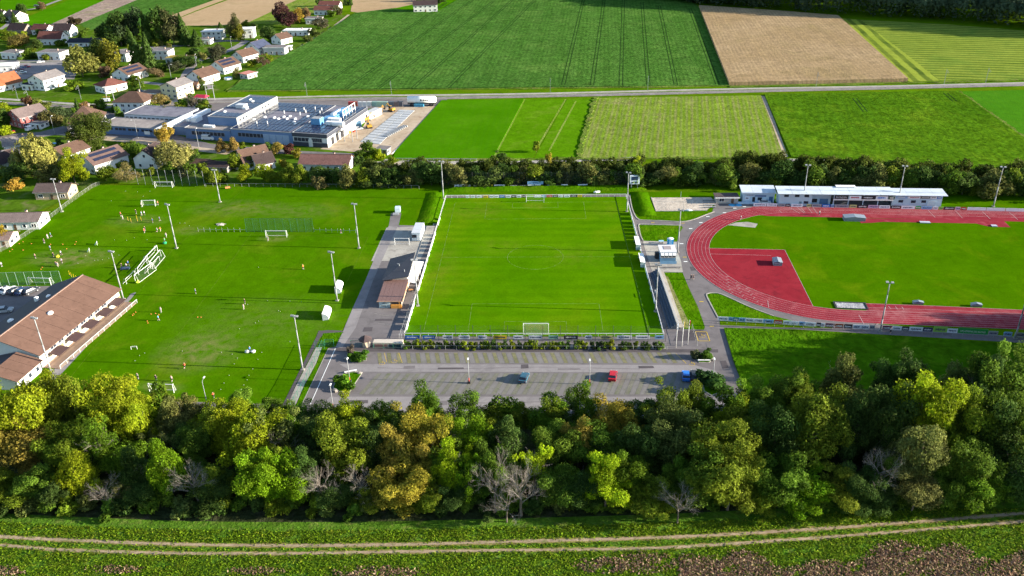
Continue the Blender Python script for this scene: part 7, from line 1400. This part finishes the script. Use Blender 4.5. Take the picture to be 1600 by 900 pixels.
# ================================================================== VEHICLES
def car_fn(van=False, pickup=False):
    def fn():
        t = thing('van' if van else 'parked_car', '', 'van' if van else 'car'); L, W2 = (5.0, .95) if van else (4.3, .9)
        if van: prof = [(-2.5, .35), (2.5, .35), (2.5, 1.0), (2.15, 1.25), (1.35, 1.5), (-2.4, 1.55), (-2.5, 1.0)]; top = [(-2.4, 1.55), (1.35, 1.5), (.85, 2.15), (-2.3, 2.2)]
        else: prof = [(-2.15, .3), (2.15, .3), (2.15, .62), (1.95, .82), (1.0, .95), (-1.75, 1.0), (-2.12, .88)]; top = [(-1.8, .98), (1.05, .93), (.35, 1.42), (-1.35, 1.45)]
        mb = MB(); n = len(prof); vs = [(x, -W2, z) for x, z in prof]+[(x, W2, z) for x, z in prof]; mb.add(vs, [tuple(range(n)), tuple(reversed(range(n, 2*n)))]+[(n+i, n+(i+1) % n, (i+1) % n, i) for i in range(n)], CARPAINT); mb.build('body', t)
        k = 4; w1, w2_ = W2-.04, W2-.2; vs = [(x, -(w1 if i < 2 else w2_), z) for i, (x, z) in enumerate(top)]+[(x, (w1 if i < 2 else w2_), z) for i, (x, z) in enumerate(top)]
        MB().add(vs, [tuple(range(k)), tuple(reversed(range(k, 2*k)))]+[(k+i, k+(i+1) % k, (i+1) % k, i) for i in range(k)], GLASS).build('windows', t)
        x0, x1, z = top[3][0], top[2][0], top[2][1]+.03; rf = MB().box(((x0+x1)/2, 0, z+.02), (x1-x0+.04, 2*w2_+.04, .06), CARPAINT); rf.build('roof', t)
        if van: MB().box((-.9, 0, 1.85), (2.7, 2*w1-.04, .62), CARPAINT).build('side_panel', t)
        for x in (-L*.3, L*.31):
            for s in (-1, 1):
                w = MB().tube((x, s*(W2-.2), .33), (x, s*(W2+.03), .33), .33, .33, DARK, 10).build('wheel', t); MB().tube((x, s*(W2+.03), .33), (x, s*(W2+.045), .33), .19, .19, GALV, 8).build('rim', w)
        for s in (-1, 1):
            MB().box((L/2-.02+(.0 if not van else 0), s*(W2-.25), .66 if not van else .85), (.1, .32, .14), flat((.8, .8, .75), .2)).build('headlight', t); MB().box((-L/2+.03, s*(W2-.2), .74 if not van else .95), (.08, .25, .16), flat((.45, .02, .02), .3)).build('tail_light', t)
            MB().box((.72 if not van else 1.4, s*(W2+.08), 1.0 if not van else 1.45), (.12, .18, .12), CARPAINT).build('mirror', t)
        return t
    return Proto(fn)
CAR, VAN = car_fn(), car_fn(True)
def car(px, py, rz, col, label, kind=CAR, group=None, scale=None):
    r = kind.put(label, P(px, py, .04), math.radians(rz), group, scale)
    for o in r.children_recursive: o.color = (*col, 1)
    return r
CB = (.02, .16, .55); CD = (.03, .035, .045); CRD = (.42, .01, .02); CW_ = (.7, .7, .7); CS = (.35, .36, .38); CBL = (.03, .06, .14); CT = (.03, .10, .15)
car(819, 593, 78, CT, 'dark teal car alone in the middle of the car park', scale=(1.02, 1.05, 1.05)); car(957.5, 590, 80, CRD, 'bright red car parked in the car park', scale=(1.02, 1.05, 1.05)); car(1071.5, 590, 84, CB, 'vivid blue car parked near the big bush', scale=(1.02, 1.05, 1.05)); car(1085, 590, 84, CD, 'dark car half hidden beside the blue car', scale=(1.1, 1.1, 1.1))
for px, py, c, lb in ((15, 456, CW_, 'white car at the left of the row by the green mesh fence'), (26.5, 457, CD, 'black car beside the white one in the row'), (37, 457.5, CBL, 'dark blue car third in the row by the mesh fence'), (49, 457, CD, 'black car at the right end of the row by the mesh fence'), (7, 487.5, CS, 'silver car parked alone in front of the clubhouse row')): car(px, py, 60 if py < 480 else 15, c, lb, scale=(1.15,)*3)
car(2, 455, 60, CD, 'dark car at the very left edge of the clubhouse row', scale=(1.1,)*3)
for px, py, c, lb in ((20, 114, CBL, 'dark blue car at the left of the village car park'), (27, 111.5, CD, 'black car in the village car park'), (32, 110, (.12, .03, .08), 'dark plum car in the village car park'), (37, 106.5, CBL, 'navy car in the upper row of the village car park'), (42, 105.5, CRD, 'small red car in the village car park'), (36, 114.5, (.3, .38, .42), 'pale blue-grey car in the village car park'), (64, 98, CW_, 'white car on the road above the village car park'), (113, 112, CS, 'silver car at the right end of the village car park'), (107, 99, CS, 'grey car parked before the golden-green tree')): car(px, py, random.choice((10, 20, 15)), c, lb)
car(16.5, 208, 25, CRD, 'bright red car beside the red house'); car(48, 203, 70, CW_, 'white van in front of the red house', VAN); car(326, 218.5, -8, CW_, 'white delivery van before the factory windows', VAN, scale=(1.2, 1.2, 1.2)); car(310, 168, 60, CW_, 'white car left of two behind the factory'); car(322, 168, 60, (.5, .55, .6), 'pale blue-white car right of two behind the factory')
car(143, 72, 20, CS, 'silver car before the low black-roofed bungalow'); car(57, 10, 15, CD, 'dark car on the upper field road'); car(222, 145, 10, CBL, 'dark blue car on the driveway before the carport'); car(292, 122, 15, CD, 'dark car on the village street by the grove'); car(560, 203, 30, CS, 'grey car beside the dark blue container'); car(1195, 318, -5, CW_, 'white car parked before the pale blue track annex')
car(2, 163, -5, CS, 'grey car on the road beside the railway at the left edge'); car(320, 98, 10, CBL, 'dark car below the grey round tree') if False else None
t = thing('mobile_barrier', 'white and black trailer crossing at the railway behind the hip-roofed house', 'trailer', P(165, 160), .05); MB().box((0, 0, 1.4), (4.6, 2, 1.2), WHITE).build('body', t); MB().box((0, 0, .5), (5, 1.8, .3), DARK).build('chassis', t); MB().box((1, 0, 3), (3.6, .3, .3), YO).build('boom', t)

# ================================================================== PEOPLE, BALLS AND TRAINING GEAR
SKIN = flat((.5, .3, .22), .7, name='skin'); HAIR = flat((.06, .04, .03), .9, name='hair'); SHORTS = flat((.03, .03, .05), .9, name='dark_shorts'); SOCK = flat((.3, .3, .3), .9, name='pale_socks'); WTS = flat((.35, .35, .35), .9, name='pale_shorts')
def person_mesh(pose, shorts):
    J = {'hip': (0, 0, .95), 'chest': (.02, 0, 1.32), 'neck': (.03, 0, 1.5), 'head': (.05, 0, 1.66)}
    if pose == 'run': legs = [((.25, .1, .55), (-.02, .1, .12), (.1, .1, .06)), ((-.08, -.1, .5), (-.42, -.1, .42), (-.48, -.1, .32))]; arms = [((-.18, .22, 1.2), (.05, .22, 1.02)), ((.16, -.22, 1.16), (.36, -.2, 1.28))]
    elif pose == 'walk': legs = [((.12, .1, .5), (.2, .1, .07), (.32, .1, .04)), ((-.08, -.1, .5), (-.24, -.1, .1), (-.14, -.1, .04))]; arms = [((-.1, .22, 1.15), (-.06, .23, .88)), ((.1, -.22, 1.15), (.2, -.22, .9))]
    else: legs = [((.02, .11, .5), (0, .12, .07), (.13, .12, .04)), ((.02, -.11, .5), (0, -.12, .07), (.13, -.12, .04))]; arms = [((.0, .24, 1.18), (.06, .26, .88)), ((.02, -.24, 1.18), (.12, -.2, .95))]
    v = [J['hip'], (.01, 0, 1.12), J['chest'], J['neck'], J['head'], (.06, 0, 1.76)]; r = [.15, .14, .17, .07, .1, .08]; e = [(0, 1), (1, 2), (2, 3), (3, 4), (4, 5)]
    for s, (k, a, f) in zip((.1, -.1), legs): n = len(v); v += [(0, s, .88), k, a, f]; r += [.11, .075, .05, .045]; e += [(0, n), (n, n+1), (n+1, n+2), (n+2, n+3)]
    for s, (el, w) in zip((.19, -.19), arms): n = len(v); v += [(.02, s, 1.43), el, w]; r += [.07, .05, .035]; e += [(2, n), (n, n+1), (n+1, n+2)]
    me = D.meshes.new('tmp'); me.from_pydata(v, e, []); o = D.objects.new('tmp', me); COL.objects.link(o); md = o.modifiers.new('s', 'SKIN')
    for i, q in enumerate(me.skin_vertices[0].data): q.radius = (r[i], r[i]); q.use_root = (i == 0)
    dg = bpy.context.evaluated_depsgraph_get(); out = D.meshes.new_from_object(o.evaluated_get(dg)); D.objects.remove(o); D.meshes.remove(me)
    out.name = 'body'; out.materials.clear()
    for m_ in (SKIN, CLOTH, shorts, SOCK, HAIR): out.materials.append(m_)
    for p_ in out.polygons:
        c = p_.center; p_.use_smooth = True
        p_.material_index = 4 if c.z > 1.72 else 0 if c.z > 1.5 else 1 if (c.z > 1.0 and abs(c.y) < .3 and not (abs(c.y) > .2 and c.z < 1.2)) else 0 if c.z > 1.0 or (c.z > .8 and abs(c.y) > .2) else 2 if c.z > .55 else 0 if c.z > .4 else 3
    return out
PM = [person_mesh(p_, s_) for p_, s_ in (('run', SHORTS), ('walk', WTS), ('stand', SHORTS), ('walk', SHORTS), ('run', WTS))]
def person(px, py, shirt, label, pose=2, group='players training on the left pitches', rz=None, h=1.0):
    o = link('person', PM[pose], None, label=label, cat='person', group=group, loc=P(px, py, .03), rz=random.uniform(0, 6.28) if rz is None else rz, color=shirt); o.scale = (h*1.02,)*3; return o
RO = (.6, .12, .04); KW = (.4, .4, .42); KB = (.02, .02, .03); KBL = (.03, .12, .4); KO = (.75, .25, .03)
for px, py, c, ps, lb in ((189, 338, RO, 3, 'player in an orange-red shirt left of the cone group, upper one'), (192, 343, KW, 1, 'player in white just below the orange-red shirted one'), (213, 334, KB, 2, 'person in black above the yellow training poles'), (221.5, 337, (.35, .45, .6), 1, 'person in pale blue right of the training poles'), (226, 336.5, KW, 0, 'player in white at the right of the training poles'),
    (221, 323.5, KW, 2, 'player in white at the left post of the portable goal'), (247, 320.5, RO, 2, 'player in red beside the right post of the portable goal'), (239, 348, KBL, 2, 'person in dark blue right of the poles'), (250, 345.5, KBL, 3, 'blue-shirted person farther right of the poles'), (226, 364, RO, 2, 'person in orange standing below the poles'), (227, 361, KB, 2, 'person in black right behind the orange-shirted one'),
    (246, 363, KW, 0, 'player in white crouched over orange gear'), (251, 362, KO, 4, 'player in orange lunging right'), (260, 371, KW, 1, 'player in white beside the mast shadow'), (75, 373, KW, 1, 'player in white at the left of the lower training area'), (80, 370.5, (.02, .2, .25), 3, 'player in dark teal beside the left white player'), (69.5, 380, KB, 2, 'person in black at the left of the lower training area'), (79, 391, (.3, .45, .6), 2, 'person in light blue among the orange cones'),
    (96, 399, KW, 0, 'player in white running above the yellow ball bag'), (84, 402, KB, 3, 'person in black left of the running white player'), (97, 411, KW, 3, 'player in white below the running one'), (88, 416, KB, 0, 'player in black running near the orange cones'), (91, 417, KW, 4, 'white-socked player just beside the running black one'), (55.5, 404, (.6, .3, .25), 2, 'person in pink at the far left of the group'), (3, 417, (.3, .35, .4), 2, 'person in grey at the left edge of the pitch'),
    (201, 415, KBL, 3, 'person in blue sorting gear beside the parked goals'), (198, 419, KW, 2, 'person in pale clothes bending beside the parked goals'), (191, 419, KB, 2, 'dark-clothed person beside the gear cart'), (258, 379, (.05, .35, .15), 2, 'person in green holding a ball bag above the parked goals'), (243, 392, (.05, .35, .2), 2, 'person in green behind the parked goals'),
    (252, 488, KW, 1, 'player in white and black in the middle of the near pitch'), (248, 501, (.1, .35, .6), 3, 'player in blue beside the orange hurdles'), (289, 576, RO, 0, 'player in red on the long mast shadow'), (216, 592, (.3, .32, .35), 2, 'person in grey at the near end of the training pitch'), (244.5, 594.5, KB, 2, 'person in black near the near goal'), (269, 596, (.7, .5, .45), 3, 'player in white and pink near the near goal'),
    (334, 622, RO, 0, 'player in orange-red at the bottom edge of the pitch'), (383, 475, KB, 2, 'person in black beside a ball in the centre of the near pitch'), (381, 483.5, (.7, .55, .5), 1, 'person in white below the black-clad one'), (391, 550, (.05, .2, .45), 2, 'person in blue between two white ball bags'), (419, 376.5, KW, 1, 'goalkeeper in white before the green ball net'),
    (533, 365, KB, 3, 'person in black by the low rail right of the green net'), (474, 421, KO, 2, 'person in bright orange alone on the pitch'), (306, 459, (.1, .3, .4), 2, 'dark figure with a long shadow at the pitch centre')):
    person(px, py, c, lb, ps)
for px, py, c, ps, lb in ((1079.5, 437, KB, 2, 'left of two people in black on the asphalt beside the track'), (1083, 437, KB, 3, 'right of two people in black on the asphalt beside the track'), (1280, 336, KW, 0, 'runner in white on the far straight of the track'), (1157.5, 343.5, KW, 0, 'runner in white on the far bend of the track'), (1391, 521, (.4, .4, .42), 3, 'cyclist-like walker on the path below the near straight')):
    person(px, py, c, lb, ps, 'people around the running track')
BALLM = MB().blob((0, 0, .11), (.10, .10, .10), flat((.3, .3, .28), .7), 8, 6, 0).mesh('ball'); CONEM = MB().tube((0, 0, 0), (0, 0, .3), .16, .04, flat((.45, .15, .02), .6, name='orange_plastic'), 6).box((0, 0, .02), (.36, .36, .05), flat((.45, .15, .02), .6)).mesh('training_cone')
rr = random.Random(4)
for i, (px, py) in enumerate([(404, 502), (399, 505), (374, 514), (363, 554), (371, 560), (366, 569), (358, 587), (350, 599), (345, 609), (340, 623), (395, 577), (389, 587), (386, 594), (381, 602), (377, 609), (403, 562), (409, 551), (453, 534), (346, 551), (404, 418), (453, 471), (471, 472), (418, 470), (435, 486), (438, 487), (226, 552), (218, 556), (211, 564), (285, 549), (215, 300), (224, 307), (196, 299), (174, 314), (198, 376), (179, 375), (230, 375), (289, 349), (148, 407), (153, 407), (160, 406), (170, 404), (178, 403), (134, 400), (186, 399), (387, 476), (122, 412), (281, 349), (296, 353), (234, 299), (210, 372)]):
    link('ball', BALLM, None, label='white ball lying on the grass of the training pitches', cat='ball', group='white balls scattered on the training pitches', loc=P(px, py, .03))
for i, (px, py) in enumerate([(207, 493), (212, 488), (209, 491), (230, 502), (231, 505), (203, 474), (15, 393), (19, 390), (30, 381), (49, 381), (36, 391), (104, 389), (98, 382), (117, 382), (64, 421), (66, 418), (236, 491), (243, 490), (248, 492), (79, 382), (119, 378), (309, 496), (314, 496), (36, 378)]):
    link('training_cone', CONEM, None, label='orange training cone on the grass of the training pitches', cat='cone', group='orange cones scattered on the training pitches', loc=P(px, py, .03))
PLM = MB().tube((0, 0, 0), (0, 0, 1.6), .05, .05, flat((.6, .4, .02), .5, name='yellow_plastic'), 6).tube((0, 0, 0), (0, 0, .1), .3, .2, DARK, 8).mesh('training_pole')
for px, py in ((200.5, 345), (214, 342), (221, 345), (205, 347), (215, 346), (109, 430), (112, 433), (116, 435), (120, 437)):
    link('training_pole', PLM, None, label='upright yellow training pole on the training ground', cat='training pole', group='yellow training poles', loc=P(px, py, .03))
def bag(px, py, c, lb):
    t = thing('ball_bag', lb, 'ball bag', P(px, py), 0); MB().blob((0, 0, .4), (.7, .6, .45), flat(c, .8), 8, 5, .15, seed=int(px)).build('sack', t); MB().tube((0, 0, .75), (0, 0, 1.0), .12, .05, DARK, 5).build('neck', t)
bag(386.5, 551, (.65, .65, .65), 'left white ball bag beside the person in blue'); bag(396, 551, (.65, .65, .65), 'right white ball bag beside the person in blue'); bag(258, 381, (.03, .35, .15), 'green ball bag above the parked goals'); bag(215, 442, (.5, .65, .05), 'lime ball bag at the foot of the parked goals'); bag(90, 402, (.7, .6, .03), 'yellow ball bag in the lower training area')
t = thing('gear_cart', 'low dark gear cart beside the parked goals', 'cart', P(196, 421), .1); MB().box((0, 0, .5), (2.8, 1.0, .5), flat((.05, .08, .15), .6)).build('body', t)
for s in (-1.1, 1.1): MB().tube((s, -.5, .2), (s, .5, .2), .2, .2, DARK, 8).build('wheel', t)
t = thing('rubble_heap', 'small pale heap of sand left of the green ball net', 'sand heap', P(345, 351), 0); MB().blob((0, 0, .1), (1.8, 1.2, .35), SAND, 9, 5, .25).build('heap', t)
t = thing('wheelbarrow', 'orange barrow with its shadow at the top of the training pitch', 'wheelbarrow', P(356, 295), .3); MB().box((0, 0, .6), (1.8, .9, .5), flat((.7, .3, .1), .6)).build('tray', t); MB().tube((1.1, -.1, .25), (1.1, .1, .25), .25, .25, DARK, 8).build('wheel', t)
for i, (px, py) in enumerate(((931, 302), (934, 301.5))):
    t = thing('goal_mat', 'white mat bundle on the grass bank, '+('left' if i == 0 else 'right')+' one of two', 'mat', P(px, py), .3); MB().blob((0, 0, .5), (.9, .7, .4), WHITE, 8, 5, .15, seed=i+3).build('cloth', t)

# ------------------------------------------------------------------ planted islands
STONE = flat((.26, .235, .21), .9, var=.2, name='boulder')
def island(name, pts, label):
    w = PW(pts); c = sum(w, Vector())/len(w); t = thing(name, label, 'planted island', c); ar = sum(w[i].x*w[(i+1) % len(w)].y-w[(i+1) % len(w)].x*w[i].y for i in range(len(w)))
    loc_ = [(p.x-c.x, p.y-c.y) for p in w]; MB().prism(loc_, .02, .14, CONC).build('kerb', t); k = [(x*.94, y*.92) for x, y in loc_]; MB().prism(k, .1, .19, BANK).build('lawn', t); return t
island('planted_island', [(546, 548), (572, 551), (573, 564), (548, 564), (541, 557)], 'small planted island with a clipped hedge at the left of the car park'); island('planted_island', [(552, 581), (567, 582), (560, 592), (546, 614), (524, 612), (520, 606), (528, 588)], 'larger planted island with a round bush at the left of the car park')
island('planted_island', [(1081, 553), (1112, 552), (1116, 560), (1108, 567), (1092, 567)], 'small planted island at the right end of the upper bays'); island('planted_island', [(1096, 585), (1120, 583), (1132, 596), (1130, 612), (1112, 619), (1100, 612)], 'rounded island with a sprawling bush at the right of the car park')
at(562, 561, 1.8, 2.2, (.05, .13, .01), 'clipped green hedge on the small left island of the car park', 'bush', base=-.1, cat='shrub'); at(554, 560, 1.5, 1.4, (.05, .12, .01), 'small round bush on the small left island of the car park', 'bush', base=-.1, cat='shrub'); at(547, 552, 2.2, 1.2, (.14, .12, .09), 'grey twiggy shrub at the corner of the small left island', 'bush', base=-.1, cat='shrub')
at(537, 603, 2.6, 2.5, (.07, .17, .01), 'bright round bush on the larger left island of the car park', 'bush', base=-.1, cat='shrub'); at(1086, 560, 2.2, 1.3, (.09, .11, .05), 'greyish round bush on the small right island of the car park', 'bush', base=-.1, cat='shrub'); at(1105, 560, 2.4, 1.7, (.04, .09, .01), 'dark green bush on the small right island of the car park', 'bush', base=-.1, cat='shrub')
at(1106, 600, 3.0, 3.2, (.03, .075, .02), 'sprawling dark bush at the right end of the car park', 'bush', base=-.1, cat='shrub'); at(1118, 604, 3.4, 3.2, (.035, .09, .015), 'second sprawling bush on the rounded island of the car park', 'bush', base=-.1, cat='shrub')
for i, (px, py, s, lb) in enumerate(((541, 562, .5, 'pale boulder beside the small left island'), (529, 592, .5, 'tan boulder at the top of the larger left island'), (524, 612, .6, 'grey boulder at the foot of the larger left island'), (1113, 563, .55, 'white boulder at the right end of the small right island'), (562, 584, .45, 'boulder at the inner corner of the larger left island'))):
    t = thing('boulder', lb, 'boulder', P(px, py)); MB().blob((0, 0, s*.6), (s*1.3, s, s*.8), STONE, 9, 6, .18, seed=i).build('stone', t)
for px, py, rz, lb in ((548, 582, .35, 'white curved bench on the larger left island'), (1100, 565, 0, 'white bench on the small right island')):
    t = thing('bench', lb, 'bench', P(px, py), rz); MB().box((0, 0, .5), (3.2, .45, .1), WHITE).build('seat', t)
    for s in (-1.2, 1.2): MB().box((s, 0, .25), (.2, .4, .5), CONC).build('leg', t)

# ================================================================== LABELS: look-alikes get their place told
def finalize():
    bpy.context.view_layer.update(); by = {}
    for o in S.objects:
        if o.parent is None and o.get('label') and o.get('category') and o.get('kind') not in ('stuff', 'structure'): by.setdefault(o['label'], []).append(o)
    free = ('balls scattered', 'cones scattered', 'yellow training poles')
    for lb, os_ in by.items():
        if len(os_) < 2: continue
        if any(f in (os_[0].get('group') or '') for f in free): continue
        os_.sort(key=lambda o: project(o.matrix_world.translation)[0]); n = len(os_)
        for i, o in enumerate(os_):
            w = 'leftmost' if i == 0 else 'rightmost' if i == n-1 else (ordinal(i)+' from the left' if i < n/2 else ordinal(n-1-i)+' from the right')
            words = lb.split(); tail = w.split(); room = 16-len(tail)
            o['label'] = ' '.join(words[:room])+', '+w
    for o in S.objects:
        if o.parent is None and o.get('label'):
            w = o['label'].split()
            if len(w) > 16: o['label'] = ' '.join(w[:16])
finalize()
